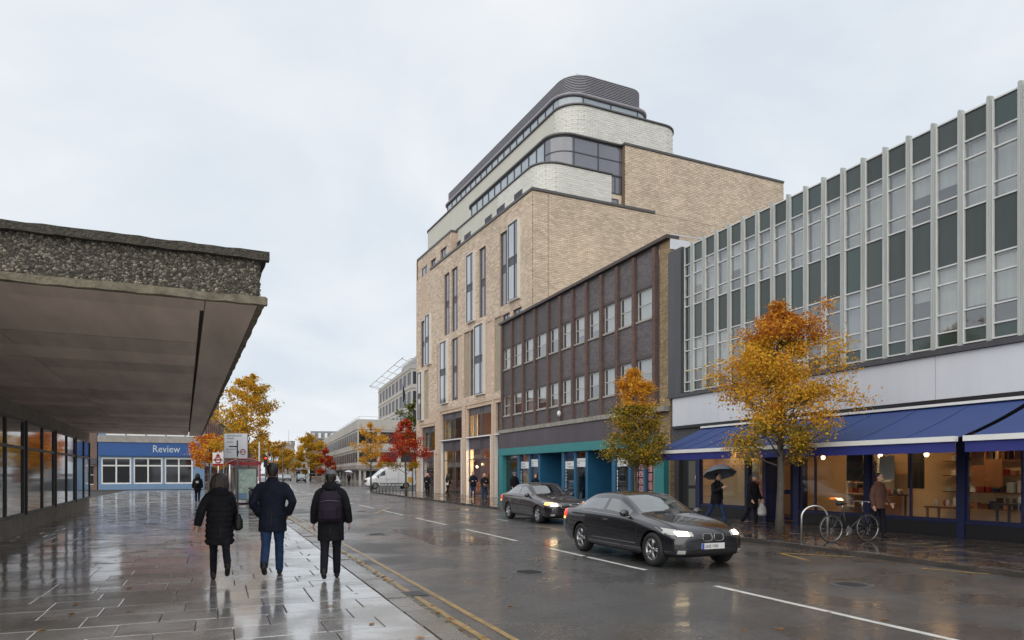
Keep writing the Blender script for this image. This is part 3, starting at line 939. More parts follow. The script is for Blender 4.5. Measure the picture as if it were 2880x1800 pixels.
litter("fallen_leaves", [(13.3, 15.3, 13.4, 16.6, 150, 0), (12.2, 12.68, 8, 30, 170, ROADZ), (12.9, 17.5, 6, 30, 130, 0), (13, 14.6, 21, 23.5, 60, 0), (12.9, 14.5, 50, 66, 120, 0), (12.3, 12.7, 30, 62, 90, ROADZ), (2.45, 2.7, 6, 20, 70, ROADZ), (12.8 + 3.5, 20, 108, 150, 260, .0)], 3, "orange fallen leaves lying along the far kerb and round the trees")
litter("fallen_leaf_scatter", [(3.5, 12, 5, 18, 22, ROADZ), (-2, 2.1, 5.5, 26, 34, 0.0), (2.2, 2.6, 6, 40, 60, ROADZ + .02)], 4, "few scattered fallen leaves on the wet road and flagstones")

# ---- ironwork and repairs in the carriageway
for x, y, r_ in ((5.2, 11.6, .33), (9.4, 8.3, .33), (4.3, 20.5, .33), (6.2, 33, .33)):
    o = MB().tube([(x, y, ROADZ + .003), (x, y, ROADZ + .007)], r_, 24, 0, False).build("manhole_cover", MT['dsteel'], road)
    rg = MB()
    for k in range(7): rg.box(x - .24 + abs(k - 3) * .03, y - .22 + k * .07, ROADZ + .008, x + .24 - abs(k - 3) * .03, y - .19 + k * .07, ROADZ + .012)
    rg.build("cover_rib", MT['blackp'], o, kind="stuff")
for x, y in ((2.66, 10.2), (12.5, 17.8), (12.5, 33.5)):
    o = MB().box(x - .2, y - .22, ROADZ - .01, x + .2, y + .22, ROADZ + .006).build("drain_grate", MT['blackp'], road)
    for k in range(5): MB().box(x - .18, y - .19 + k * .085, ROADZ + .007, x + .18, y - .155 + k * .085, ROADZ + .014).build("grate_bar", MT['dsteel'], o)
patch = WET("tarmac repair", (.022, .021, .021), (.040, .038, .036), .05, .35, .8, 80, .6, gv=.7, coat=.4, cbump=.3)
mark("tarmac_patch", patch, [(5.0, 16.5), (6.6, 16.4), (6.7, 22.0), (5.1, 22.1)], z=ROADZ + .003)
# ================================================================== TAN BRICK BUILDING
A_T = math.atan2(950, 1976) - YAW
E1, E2 = (-sin(A_T), cos(A_T)), (cos(A_T), sin(A_T))
T = Frame((18.1, 39.9), E1, E2)
tan = thing("office_building", "tall tan brick building with curved white stepped upper floors and louvred top", "building", (18.1, 39.9, 0))
tall = [  # (kind, s0, s1, z0, z1)
    ('w', 3.62, 4.85, 13.04, 18.03), ('w', 7.28, 8.50, 13.0, 18.03), ('w', 12.84, 14.17, 13.0, 18.03), ('w', 14.65, 15.89, 13.0, 18.03), ('w', 20.4, 21.9, 15.9, 20.15),
    ('w', 9.05, 10.27, 7.5, 12.43), ('w', 12.84, 14.17, 7.49, 12.42), ('w', 20.25, 21.98, 11.2, 15.33),
    ('x', 1.70, 3.18, 13.02, 18.08), ('x', 9.17, 10.53, 13.02, 18.08), ('x', 7.34, 9.0, 7.42, 12.47), ('x', 14.89, 16.43, 7.42, 12.5), ('x', 19.07, 20.2, 11.2, 15.5),
    ('x', 21.18, 22.4, 6.44, 10.75), ('y', 15.55, 17.0, 19.36, 20.42), ('y', 18.2, 19.5, 19.36, 20.2),
    ('y', 3.28, 4.45, 11.55, 12.41), ('y', 1.5, 2.8, 11.55, 12.41)]
lat = [(4.52, 5.74, 7.3, 12.45), (10.32, 11.49, 7.45, 12.45), (19.86, 20.98, 6.46, 10.78)]
blind = [(6.22, 7.28, 7.45, 12.43), (11.86, 12.80, 7.49, 12.42), (16.6, 17.5, 7.49, 12.42)]
ground = [(1.2, 5.70, 6.58), (6.45, 11.0, 6.58), (12.1, 16.70, 6.58), (18.35, 22.0, 5.78)]
holes = [(s0, s1, z0, z1, .28) for k, s0, s1, z0, z1 in tall] + [(*h, .10) for h in lat] + [(*h, .05) for h in blind] + [(a, b, -.05, c, .62) for a, b, c in ground]
lowh = [h for h in holes if h[3] <= 19.3]
uph = [(h[0], h[1], max(h[2], 19.34), h[3], h[4]) for h in holes if h[3] > 19.34]
# shallow stepped surround about each ground bay: the wall skin stands 60 mm in front of it
sur = [(a - .22, b + .22, -.06, c + .24, .06) for a, b, c in ground]
m = MB()
wall(m, T, 0.0, 23.05, -.2, 19.34, [h for h in lowh if h[3] > 7] + sur)
for (a, b, c), h in zip(ground, sur):
    wall(m, T, h[0], h[1], -.06, h[3], [(a, b, -.06, c, .56)], t=.06)
wall(m, T, 14.4, 23.05, 19.34, 21.2, uph, t=.08)
m.box(23.05, 0, -.2, 23.30, 9, 21.2, T, skip=('s-',))
m.quad(T(14.4, .08, 19.34), T(14.4, .08, 21.2), T(14.4, 3.2, 21.2), T(14.4, 3.2, 19.34))
for a, b, c, d in blind: m.quad(T(a, .05, c), T(b, .05, c), T(b, .05, d), T(a, .05, d))
m.build("front_wall", MT['pink_brick'], tan, uv=True)
MB().box(.25, .75, -.2, 23.0, 21.2, 19.0, T).box(14.6, 1.2, 19.0, 23, 9, 21.1, T).build("inner_wall", MT['room'], tan)
f = MB()
wall(f, Frame(T(.015, 0, 0)[:2], E2, E1), 0.0, 21.34, -.2, 19.34)
wall(f, Frame(T(.015, 0, 0)[:2], E2, E1), 6.94, 21.34, 19.34, 23.55)
f.quad(T(.015, 6.94, 19.3), T(2.6, 6.94, 19.3), T(2.6, 6.94, 23.55), T(.015, 6.94, 23.55))
f.quad(T(.015, 21.34, -.2), T(9, 21.34, -.2), T(9, 21.34, 23.55), T(.015, 21.34, 23.55))
f.quad(T(.9, .9, 19.30), T(.9, 21.3, 19.30), T(22, 21.3, 19.30), T(22, .9, 19.30))
f.quad(T(.02, 6.95, 23.52), T(.02, 21.3, 23.52), T(9, 21.3, 23.52), T(9, 6.95, 23.52))
f.quad(T(14.4, .2, 21.15), T(23.2, .2, 21.15), T(23.2, 9, 21.15), T(14.4, 9, 21.15))
f.build("flank_wall", MT['mortar'], tan)
# flank brickwork: the nearest course of bricks as separate parts, the rest joined
fb = MB()
single = {}
cnt = 0
flank_path = [(0.015, 21.34), (0.015, 0.012)]
for p, q, z, z2, mid in list(brick_rows(flank_path, 8.6, 19.33, .33, .115)) + list(brick_rows([(0.015, 21.34), (0.015, 6.94)], 19.33, 23.53, .33, .115)):
    t = (p.y + q.y) / 2
    if cnt < 300 and t < 3.2 and 15.2 < z < 19.2 and (p - q).length > .32:
        if 'b' not in single:
            single['b'] = MB().box(-.156, 0, .009, .156, .03, .107).mesh("brick", MT['tan_single'])
        c = (p + q) / 2
        x, y, zz = T(c.x - .026 - R.uniform(-.004, .004), c.y, z)
        o = put(single['b'], "brick", tan, (x, y, zz))
        o.rotation_euler = (0, 0, math.atan2(E2[1], E2[0]))
        cnt += 1
    else: brick_geo(fb, T, p, q, z, z2, .017, .026)
fb.build("flank_brickwork", MT['tan_one'], tan, kind="stuff")
MB().box(-.022, 1.10, 8.6, .0, 1.125, 19.3, T).build("movement_joint", MT['mortar'], tan)
# street-front brickwork laid round the openings; yellow by the corner, pinker along the front
fy_, fp_ = MB(), MB()
z = 7.0
row = 0
while z < 21.15:
    top = z > 19.25
    lo, hi = (14.4, 23.05) if top else (0.0, 23.05)
    blk = sorted((h[0] - .012, h[1] + .012) for h in holes + sur if h[2] < z + .115 and h[3] > z)
    free, x = [], lo
    for a, b in blk:
        if a > x: free.append((x, a))
        x = max(x, b)
    if x < hi: free.append((x, hi))
    for a, b in free:
        x = math.floor(a / .33) * .33 - (.165 if row % 2 else 0)
        while x < b:
            p0, p1 = max(x, a), min(x + .33, b)
            if p1 - p0 > .05:
                e = R.uniform(.008, .018)
                t_ = .08 if top else 0
                yl = p0 < 1.5 + .35 * sin(z * 3) 
                (fy_ if yl else fp_).add([T(q, t_ - w_, zz) for w_ in (0, e) for q, zz in ((p0 + .008, z + .008), (p1 - .008, z + .008), (p1 - .008, z + .107), (p0 + .008, z + .107))],
                    [(4, 5, 6, 7), (0, 1, 5, 4), (1, 2, 6, 5), (2, 3, 7, 6), (3, 0, 4, 7)], 0, False, T.flip)
            x += .33
    z += .115
    row += 1
fy_.build("corner_brickwork", MT['tan_one'], tan, kind="stuff")
fp_.build("front_brickwork", MT['pink_one'], tan, kind="stuff")
# copings of the brick parts
c = MB()
band(c, [(0, 9.36), (0, 0), (19.3, 0)], -.35, .09, 19.34, 19.50, T)
c.build("coping", MT['coping'], tan)
band(MB(), [(14.4, 2.5), (14.4, .08), (23.1, .08), (23.1, 4)], -.30, .08, 21.2, 21.34, T).build("coping", MT['coping'], tan)
band(MB(), [(.02, 21.34), (.02, 6.86)], -.35, .09, 23.55, 23.70, T).build("coping", MT['coping'], tan)
# lattice brick panels
for (a, b, c0, d) in lat:
    lb = MB()
    MBk = MB().quad(T(a, .10, c0), T(b, .10, c0), T(b, .10, d), T(a, .10, d)).build("lattice_recess", MT['slatback'], tan)
    nz_, ns = int((d - c0) / .105), int((b - a) / .12)
    for j in range(nz_):
        for i in range(ns):
            if (i + j) % 2 == 0:
                s_ = a + .02 + i * (b - a - .02) / ns
                lb.box(s_, .083, c0 + .003 + j * .105, s_ + .108, .098, c0 + .003 + j * .105 + .092, T, skip=('t+',))
    lb.build("brick_lattice", MT['cream_one'], tan, kind="stuff")
# windows: recessed tall ones, boxed ones in pale frames, small ones
def tallwin(s0, s1, z0, z1, t, split=True, glass=None):
    h = z1 - z0
    sp = s0 + (s1 - s0) * .36
    zs = (z0 + h * .46, z0 + h * .555) if split else ()
    cells = {}
    for i in range(2):
        if split: cells[(i, 1)] = MT['gmetal']
    gl = glass or MT['skyglass']
    cells.update({(1, 0): gl, (1, 2): gl, (0, 0): MT['skyglass'], (0, 2): MT['skyglass']})
    window(tan, T, s0, s1, z0, z1, t, MT['gmetal'], gl, (sp,), zs, .085, .07, cells)
for k, s0, s1, z0, z1 in tall:
    up = .08 if z0 > 19 else 0
    if k == 'w': tallwin(s0, s1, z0, z1, .10 + up)
    elif k == 'y': window(tan, T, s0, s1, z0, z1, .10 + up, MT['gmetal'], MT['skyglass'], ((s0 + s1) / 2,), (), .07)
    else:
        b = MB()
        e = .045
        for q in ((s0 - e, z0 - e, s0, z1 + e), (s1, z0 - e, s1 + e, z1 + e), (s0, z0 - e, s1, z0), (s0, z1, s1, z1 + e)):
            b.box(q[0], -.23, q[1], q[2], .10, q[3], T)
        fr_ = b.build("window_surround", MT['whiteframe'], tan)
        tallwin(s0 + .002, s1 - .002, z0 + .002, z1 - .002, -.20, True, MT['paleglass'])
# ground-floor bays
for n_, (a, b, zt) in enumerate(ground):
    zl = zt - 2.25
    j = MB()
    j.box(b - .035, -.02, -.02, b - .004, .55, zl, T).box(a + .004, -.01, -.02, a + .05, .10, zl, T)
    j.box(a + .004, -.05, zl, b - .004, .62, zl + .085, T)
    j.build("white_surround", MT['white'], tan)
    sp1 = a + (b - a) * .42; sp2 = sp1 + .42
    g1, g2 = (MT['shop_pane'], MT['shop_pane'])
    window(tan, T, a + .006, b - .04, zl + .09, zt - .004, .22, MT['gmetal'], MT['pane'], (sp1, sp2), (zt - .48,), .06, .07, {(0, 1): MT['pmetal'], (1, 1): MT['pmetal'], (2, 1): MT['pmetal']}, "shop_window")
    window(tan, T, a + .055, b - .04, .02, zl - .004, .22, MT['gmetal'], MT['shop_pane'], (sp1, sp2), (zl - 1.62, zl - .82), .06, .07, {(0, 2): MT['pmetal'], (1, 2): MT['pmetal'], (2, 2): MT['pmetal']}, "shop_window")
    # room behind: floor, back wall, tall curtains, shelf with warm lamps
    rm = MB()
    rm.box(a - .3, .60, zl, b + .3, .72, zl + .12, T)
    rm.quad(T(a - .3, 3.2, -.0), T(b + .3, 3.2, 0), T(b + .3, 3.2, zt), T(a - .3, 3.2, zt))
    rm.build("interior_wall", MT['cream'] if n_ == 1 else MT['wood'], tan)
    cu_ = MB()
    for (x0, x1) in ((b - .75, b - .15),):
        npt = 16
        cu_.strip([(x0 + (x1 - x0) * k / npt, .60 + .05 * (k % 2)) for k in range(npt + 1)], zl + .1, zt - .45, T, 0, True)
    cu_.build("curtain", MT['curtain'], tan)
    if n_ == 1:
        sv = MB()
        for zz in (.6, 1.1, 1.6, 2.1, 2.6): sv.box(a + .2, 2.8, zz, b - .9, 3.1, zz + .04, T)
        sv = sv.build("display_shelf", MT['wood'], tan)
        for zz in (.6, 1.1, 1.6, 2.1, 2.6):
            x = a + .25
            while x < b - 1.0:
                w_ = R.uniform(.08, .2)
                MB().box(x, 2.82, zz + .04, x + w_, 3.0, zz + .04 + R.uniform(.15, .36), T).build("shelf_item", R.choice([MT['cream'], MT['terracotta'], MT['wood'], MT['paper'], MT['red'], MT['yellow']]), sv)
                x += w_ + R.uniform(.03, .12)
    for q in range(2):
        MB().box(a + .9 + q * 1.6, 1.6, .1 + q * .0, a + 1.6 + q * 1.5, 2.1, 1.2 + .5 * q, T).build("display_cabinet", MT['wood'], tan)
# the opening through the solid inner block behind the shop bays is replaced by these rooms
for o in [o for o in tan.children if o.name.startswith("inner_wall")]: bpy.data.objects.remove(o)
MB().box(.25, .75, 6.75, 23.0, 21.2, 19.0, T).box(14.6, 1.2, 19.0, 23, 9, 21.1, T).box(.25, 3.6, -.2, 23, 21.2, 6.7, T).build("inner_wall", MT['room'], tan)
MB().box(.3, .66, 6.60, 23.0, 3.7, 6.74, T).build("floor_slab", MT['pmetal'], tan)
lampb = MB()
for s_, z in ((6.9, 1.0), (7.6, 3.0), (8.4, 3.2), (9.2, 1.9), (8.0, .9), (13.4, 2.4), (14.6, 2.2), (8.0, 2.55), (8.7, 2.2), (7.4, 2.0), (7.9, 1.5), (8.6, 1.3), (10.1, 1.2), (10.4, 2.1), (9.8, 3.0), (9.4, 2.6), (7.2, 2.6)):
    MB().ball(T(s_, 2.4, z), .11, 8, 6).build("warm_lamp", MT['warm2'], tan)
for s0, s1 in ((6.9, 10.6), (12.6, 16.2)):
    MB().box(s0, 1.3, 4.0, s1, 2.4, 4.05, T).build("ceiling_light", MT['warm3'] if s0 < 8 else M("dim warm light", (1, .8, .6), .5, emit=((1, .7, .4), 2.5)), tan)

# stepped upper floors
def level(pts): return fillet(pts)
def parapet(name, segs, z0, z1, mat, cope=None, roof=True):
    p = poly(segs)
    b = MB().strip(p, z0, z1, T, 0, True)
    if roof: b.add([T(x, y, z1 - .02) for x, y in p], [tuple(range(len(p)))])
    o = b.build(name, mat, tan)
    if cope: band(MB(), p, -.25, cope[0], z1, z1 + cope[1], T, 0, True).build("coping", MT['coping'], tan)
    return p

w1 = level([(1.6, 5.95, 0), (.12, 5.95, 0), (.12, .6, 1.5), (15.7, .6, 1.2), (15.7, 4.5, 0)])
w3 = level([(9, 12.5, 0), (1.1, 12.5, 1.4), (1.1, 3.1, 1.7), (29.8, 3.1, .8), (29.8, 9, 0)])
p1 = parapet("white_parapet_wall", w1, 19.3, 21.38, MT['white_wall'], (.07, .12))
p3 = parapet("white_parapet_wall", w3, 19.3, 26.15, MT['white_wall'], (.09, .13))
wb = MB()
for pth, z0, z1, lim in ((p1[1:], 19.36, 21.37, 11.0), (p3, 23.60, 26.14, 17.5)):
    back = MB()
    for p, q, z, z2, mid in brick_rows(pth, z0, z1, .42, .145, lambda x, z, lim=lim: x < lim):
        brick_geo(wb, T, p, q, z, z2, .015, .018)
wb.build("white_brickwork", MT['white_one'], tan, kind="stuff")

def glazing(segs, z0, z1, sp, zs, wide, mat, arcmat):
    """a run of panes between mullions; every pane a part"""
    mul = MB()
    pth = poly(segs)
    band(mul, pth, -.05, .03, z0, z0 + .07, T)
    band(mul, pth, -.05, .03, z1 - .07, z1, T)
    for s in segs:
        if s[0] == 'arc':
            pcs = [s[1]]
            flank = False
        else:
            d = s[2] - s[1]
            flank = abs(d.y) > abs(d.x)
            n = max(1, round(d.length / (wide if flank else sp)))
            pcs = [[s[1] + d * k / n, s[1] + d * (k + 1) / n] for k in range(n)]
        for pc in pcs:
            pc = [(v.x, v.y) for v in pc]
            zz = [z0 + .07, *(zs if (s[0] == 'arc' or flank) else zs[:0]), z1 - .07]
            for j in range(len(zz) - 1):
                b = MB()
                b.strip(offs(pc, -.01), zz[j], zz[j + 1], T, 0, s[0] == 'arc')
                b.build("window_pane", arcmat if (flank or s[0] == 'arc') else mat, tan)
                if j: band(mul, pc, -.04, .025, zz[j] - .03, zz[j] + .03, T)
            e = pc[-1]; e0 = pc[-2]
            dd = (Vector(e) - Vector(e0)).normalized() * .03
            band(mul, [(e[0] - dd.x, e[1] - dd.y), (e[0] + dd.x, e[1] + dd.y)], -.045, .04, z0, z1, T)
    mul.build("mullion_frame", MT['gmetal'], tan)
    return pth

glassA = M("painted sky glass", (.27, .32, .36), .04, spec=1.0, coat=1.0, nz=(.6, .2))  # opaque panes; the sky's reflection is painted into the pale base colour
glassB = M("violet grey glass", (.13, .135, .165), .04, spec=1.0, coat=1.0, nz=(.4, .2))
g2 = level([(.35, 6.92, 0), (.35, 1.8, 1.4), (15.4, 1.8, 1.1), (15.4, 4.5, 0)])
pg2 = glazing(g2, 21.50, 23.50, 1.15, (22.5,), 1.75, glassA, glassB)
band(MB(), pg2, -.4, .14, 23.50, 23.64, T, 0, True).build("coping", MT['coping'], tan)
MB().add([T(x, y, 23.60) for x, y in pg2], [tuple(range(len(pg2)))]).build("terrace_roof", MT['coping'], tan)
window(tan, Frame(T(.35, 5.97, 0)[:2], E2, E1), 0, .94, 20.32, 21.50, 0, MT['gmetal'], glassB, (.42,), (), .06, name="window")
MB().box(.40, 5.9, 19.3, .55, 6.93, 20.32, T).build("infill_wall", MT['tan_one'], tan)
window(tan, Frame(T(.36, 5.97, 0)[:2], E2, E1), 0.0, .70, 19.55, 20.0, 0, MT['gmetal'], glassB, (), (), .06, name="window")
g4 = level([(6, 10.8, 0), (2.3, 10.8, 1.2), (2.3, 3.6, 1.5), (25.7, 3.6, 1.0), (25.7, 8, 0)])
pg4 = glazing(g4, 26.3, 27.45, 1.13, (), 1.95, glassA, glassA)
band(MB(), pg4, -.3, .16, 27.45, 27.62, T, 0, True).build("roof_rim", MT['slat'], tan)
MB().add([T(x, y, 27.58) for x, y in pg4], [tuple(range(len(pg4)))]).build("terrace_roof", MT['coping'], tan)
lv = level([(7, 10.55, 0), (2.65, 10.55, 1.2), (2.65, 4.25, 1.6), (26.1, 4.25, 0), (26.1, 9.5, 0)])
pl_ = poly(lv)
MB().strip(offs(pl_, -.06), 27.6, 29.2, T, 0, True).add([T(x, y, 29.15) for x, y in pl_], [tuple(range(len(pl_)))]).build("louvre_core", MT['slatback'], tan)
for k in range(14):
    z = 27.66 + k * .113
    po, pi_ = offs(pl_, .05), offs(pl_, -.05)
    b = MB()
    n = len(po)
    b.add([T(x, y, z) for x, y in po] + [T(x, y, z + .055) for x, y in po] + [T(x, y, z + .10) for x, y in pi_] + [T(x, y, z + .01) for x, y in pi_],
          [(r * n + i, r * n + i + 1, ((r + 1) % 4) * n + i + 1, ((r + 1) % 4) * n + i) for r in range(4) for i in range(n - 1)], 0, False)
    b.build("louvre_slat", MT['slat'], tan)
rl = MB()
for k in range(6):
    rl.tube([T(3.4, 5.2 + k * .55, 29.15), T(3.4, 5.2 + k * .55, 29.6)], .02, 6)
rl.tube([T(3.4, 5.2, 29.6), T(3.4, 7.95, 29.6)], .02, 6)
rl.build("roof_rail", MT['steel'], tan)
# small windows in the pale walls
for s0, s1, z0, z1, t in ((2.55, 3.75, 19.55, 20.45, .6), (5.3, 6.6, 19.55, 20.45, .6), (7.5, 8.7, 19.55, 20.45, .6), (11.5, 12.8, 19.55, 20.45, .6), (13.6, 14.9, 19.55, 20.4, .6), (18.6, 20.6, 21.45, 22.6, 3.1), (25.6, 27.6, 21.4, 23.0, 3.1)):
    b = MB()
    e = .05
    for q in ((s0 - e, z0 - e, s0, z1 + e), (s1, z0 - e, s1 + e, z1 + e), (s0, z0 - e, s1, z0), (s0, z1, s1, z1 + e)): b.box(q[0], t - .03, q[1], q[2], t + .02, q[3], T)
    b.build("window_reveal", MT['white_wall'], tan)
    window(tan, T, s0, s1, z0, z1, t - .055, MT['gmetal'], MT['cwin'], ((s0 + s1) / 2,), (), .05, .03)

# ================================================================== DARK PURPLE-BROWN BRICK BUILDING
B = Frame((17.8, 0), (0, 1), (1, 0))
bro = thing("shop_building", "long three storey dark brown painted brick building above blue shopfronts", "building", (17.8, 25.0, 0))
piers = [26.09, 27.75, 29.24, 30.75, 32.27, 33.82, 35.32, 36.9, 38.73, 40.51, 42.34, 44.05]
wins = []
for i in range(11):
    p, q = piers[i], piers[i + 1]
    wd = (q - p - .27)
    for z0, z1 in ((8.62, 9.98), (5.52, 6.84)):
        wins.append((p + .17, p + .17 + wd * .93, z0, z1))
m = wall(MB(), B, 25.84, 44.3, 4.4, 11.7, [(a, b, c, d, .16) for a, b, c, d in wins])
m.build("brick_wall", MT['purple_brick'], bro, uv=True)
# individually laid bricks where they are big enough to see: the panels of the near bays
pb = MB()
n1 = 0
one = MB().box(-.109, 0, .004, .109, .014, .071).mesh("brick", M("painted brick single", (.125, .105, .112), .55, obj=.24, nz=(1.1, .2)))
for i in range(6):
    p, q = piers[i] + .16, piers[i + 1] - .12
    for z0, z1 in ((10.12, 11.55), (7.02, 8.48), (4.6, 5.40)):
        for a, b, z, z2, mid in brick_rows([(q, 0), (p, 0)], z0, z1, .225, .075):
            a = Vector((17.8, a.x)); b = Vector((17.8, b.x))
            if i < 1 and n1 < 300 and (a - b).length > .22:
                o = put(one, "brick", bro, (17.8 - .010 - R.uniform(-.003, .004), (a.y + b.y) / 2, z)); o.rotation_euler = (0, 0, -PI / 2)
                n1 += 1
            else:
                e = R.uniform(.006, .013)
                pb.box(17.8 - e, min(a.y, b.y) + .004, z + .004, 17.8, max(a.y, b.y) - .004, z2 - .004, skip=('s+',))
pb.build("panel_brickwork", MT['purple_one'], bro, kind="stuff")
for k, p in enumerate(piers):
    MB().box(p - .11, -.13, 4.58, p + .11, .02, 11.62, B).box(p - .15, -.09, 4.58, p - .11, .02, 11.62, B).box(p + .11, -.09, 4.58, p + .15, .02, 11.62, B).build("brick_pier", MT['red_brick'], bro, uv=True)
for a, b, c, d in wins:
    i = wins.index((a, b, c, d))
    MB().box(a - .05, -.07, c - .09, b + .05, .12, c - .005, B).build("window_sill", MT['concrete'], bro)
    MB().box(a - .04, -.035, d + .005, b + .04, .02, d + .08, B).build("window_head", MT['browncope'], bro)
    raised = i == 10
    f = window(bro, B, a + .005, b - .005, c, d, .03, MT['sash'], MT['pane2'], (), ((c + d) / 2 + (.12 if raised else .0),), .045, .06, None, "window", R.choice([1, 1, 1, .5, .3]))
MB().quad(B(25.9, 1.0, 4.3), B(44.2, 1.0, 4.3), B(44.2, 1.0, 11.6), B(25.9, 1.0, 11.6)).build("inner_wall", M("pale room", (.22, .21, .20), .9), bro)
MB().box(25.86, .3, 7.5, 44.2, 1.0, 7.6, B).build("floor_slab", MT['room'], bro)
MB().box(25.05, .02, -.2, 25.84, .8, 11.7, B).build("stock_brick_wall", MT['stock_brick'], bro, uv=True)
MB().box(44.1, .02, -.2, 44.3, 9, 11.68, B).box(25.05, .85, 11.4, 44.1, 9, 11.66, B).box(25.06, .8, -.2, 25.2, 9, 11.3, B).build("party_wall", MT['stock_brick'], bro, uv=True)
MB().box(25.0, -.22, 11.70, 44.35, .45, 11.85, B).build("coping", MT['browncope'], bro)
MB().box(25.0, .0, 11.25, 25.04, 5.0, 11.69, B).box(25.0, .0, 11.856, 25.03, 5.0, 11.9, B).build("white_flashing", MT['signwhite'], bro)
MB().box(25.05, -.30, 4.34, 44.3, .05, 4.56, B).build("ledge", MT['ledge'], bro)
fs = MB()
for k in range(12):
    a = 25.9 + k * 1.533
    fs.box(a, -.22, 3.32, a + 1.53, .02, 4.32, B)
fs.build("fascia", MT['fascia'], bro)
MB().box(25.9, -.26, 2.86, 44.3, .05, 3.315, B).build("teal_beam", MT['teal'], bro)
MB().ball(B(35.0, -.30, 5.0), (.12, .12, .16), 8, 6).build("alarm_dome", MT['white'], bro)
# shopfront
for a, b in ((25.15, 25.85), (43.55, 44.25)):
    MB().box(a, -.24, -.05, b, .10, 2.855, B).build("pilaster", MT['teal'], bro)
def post(a, b, d0=-.06, d1=.14): MB().box(a, d0, -.05, b, d1, 2.855, B).build("window_post", MT['blue'], bro)
for a, b in ((41.1, 41.42), (39.45, 39.66), (38.0, 38.28), (34.86, 35.16), (33.5, 33.7), (32.15, 32.4), (29.42, 29.74), (28.05, 28.25), (26.85, 27.0)): post(a, b)
shopwins = [(41.42, 43.55), (39.66, 41.1), (38.28, 39.45), (33.7, 34.86), (32.4, 33.5), (28.25, 29.42), (27.0, 28.05), (25.85, 26.85)]
for a, b in shopwins:
    MB().box(a, -.03, -.05, b, .10, .28, B).build("stall_riser", MT['blue'], bro)
    window(bro, B, a + .003, b - .003, .285, 2.85, .03, MT['charcoal'], MT['shop_pane'], (), (2.42,), .04, .05, None, "shop_window")
for a, b in ((35.16, 38.0), (29.74, 32.15)):       # recessed entrances
    e = MB()
    e.quad(B(b, .14, -.05), B(b, 1.5, -.05), B(b, 1.5, 2.855), B(b, .14, 2.855))
    e.quad(B(a, .14, -.05), B(a, 1.5, -.05), B(a, 1.5, 2.855), B(a, .14, 2.855))
    e.quad(B(a, 1.5, -.05), B(b, 1.5, -.05), B(b, 1.5, 2.855), B(a, 1.5, 2.855))
    e.quad(B(a, .05, 2.84), B(b, .05, 2.84), B(b, 1.5, 2.84), B(a, 1.5, 2.84))
    e.build("entrance_recess", MT['blue'], bro)
    d = MB().box(a + .25, 1.42, 0, a + 1.2, 1.48, 2.1, B).build("door", MT['navy'], bro)
    MB().box(a + .40, 1.40, .9, a + 1.05, 1.415, 1.95, B).build("door_glass", MT['dark_pane'], d)
    MB().box(a + .42, 1.385, 1.5, a + .62, 1.395, 1.75, B).build("notice", MT['paper'], d)
    MB().tube([B(a + 1.12, 1.38, .95), B(a + 1.12, 1.38, 1.25)], .015, 6).build("door_handle", MT['steel'], d)
MB().quad(B(25.85, 2.6, -.05), B(44.2, 2.6, -.05), B(44.2, 2.6, 3.2), B(25.85, 2.6, 3.2)).build("shop_wall", MT['wood'], bro)
MB().quad(B(25.85, .06, 2.9), B(44.2, .06, 2.9), B(44.2, 2.7, 2.9), B(25.85, 2.7, 2.9)).build("shop_ceiling", MT['room'], bro)
for s_ in (38.75, 33.0):
    MB().ball(B(s_, .75, 1.75), (.09, .09, .16), 10, 8).build("globe_lamp", MT['bulb'], bro)
    MB().tube([B(s_, .75, 1.88), B(s_, .75, 2.85)], .012, 6).build("lamp_cord", MT['black'], bro)
    MB().box(s_ - .25, .7, .3, s_ + .15, .8, 1.5, B).build("wooden_screen", MT['wood'], bro)
# notices in the windows with their lettering
def notice(s1, z0, wd, ht, lines, mat=MT['paper'], size=.15, name="window_notice", t=.015):
    o = MB().box(s1 - wd, t, z0, s1, t + .006, z0 + ht, B).build(name, mat, bro)
    for k, ln in enumerate(lines):
        text(ln, size, lambda x, y, e, k=k: B(s1 - .04 - x, t - .003, z0 + ht - (k + 1) * ht / (len(lines) + .25) + y), MT['ink'], o, sx=.82)
    return o
notice(41.02, 1.98, 1.22, .42, ["Dessert", "Wanted?"], size=.22)
notice(39.42, 2.08, .95, .30, ["Drinks", "Kitchen"], size=.14)
notice(39.42, 2.39, .95, .14, [])
notice(34.62, 1.92, .90, .42, ["Lunch", "Weekends"], size=.2)
notice(34.84, 1.92, .2, .42, [])
notice(33.48, 2.02, .98, .30, ["Dinner", "Late"], size=.13)
notice(33.48, 2.34, .98, .14, [])
notice(29.36, 2.0, .32, .42, ["Est", "49"], MT['mint'], .1)
notice(29.0, 2.02, .70, .38, ["Menu"], size=.12)
for s_, n_ in ((41.05, 9), (34.82, 9), (29.38, 9)):
    ln = MB()
    for k in range(n_):
        ln.box(s_ - .08 + R.uniform(-.01, .01), .012, .38 + k * .17, s_ - .02, .02, .38 + k * .17 + R.uniform(.08, .15), B)
    ln.build("vertical_lettering", MT['paper'], bro, kind="stuff")
for i, s_ in enumerate((28.0, 27.55)):
    for j in range(5):
        if (i, j) == (0, 4): continue
        o = MB().box(s_ - .36, .07, .52 + j * .33, s_ - .03, .075, .52 + j * .33 + .27, B).build("pink_card", MT['pink'], bro)
        MB().add([B(s_ - .25, .066, .58 + j * .33), B(s_ - .12, .066, .58 + j * .33), B(s_ - .15, .066, .72 + j * .33)], [(0, 1, 2)]).build("printed_shape", MT['ink'], o)
for j in range(4):
    MB().box(26.5, .10, .55 + j * .40, 26.84, .105, .55 + j * .40 + .33, B).build("pink_card", MT['pink'], bro)
o = MB().box(25.90, .10, .30, 26.42, .106, 2.05, B).build("tall_poster", MT['mint'], bro)
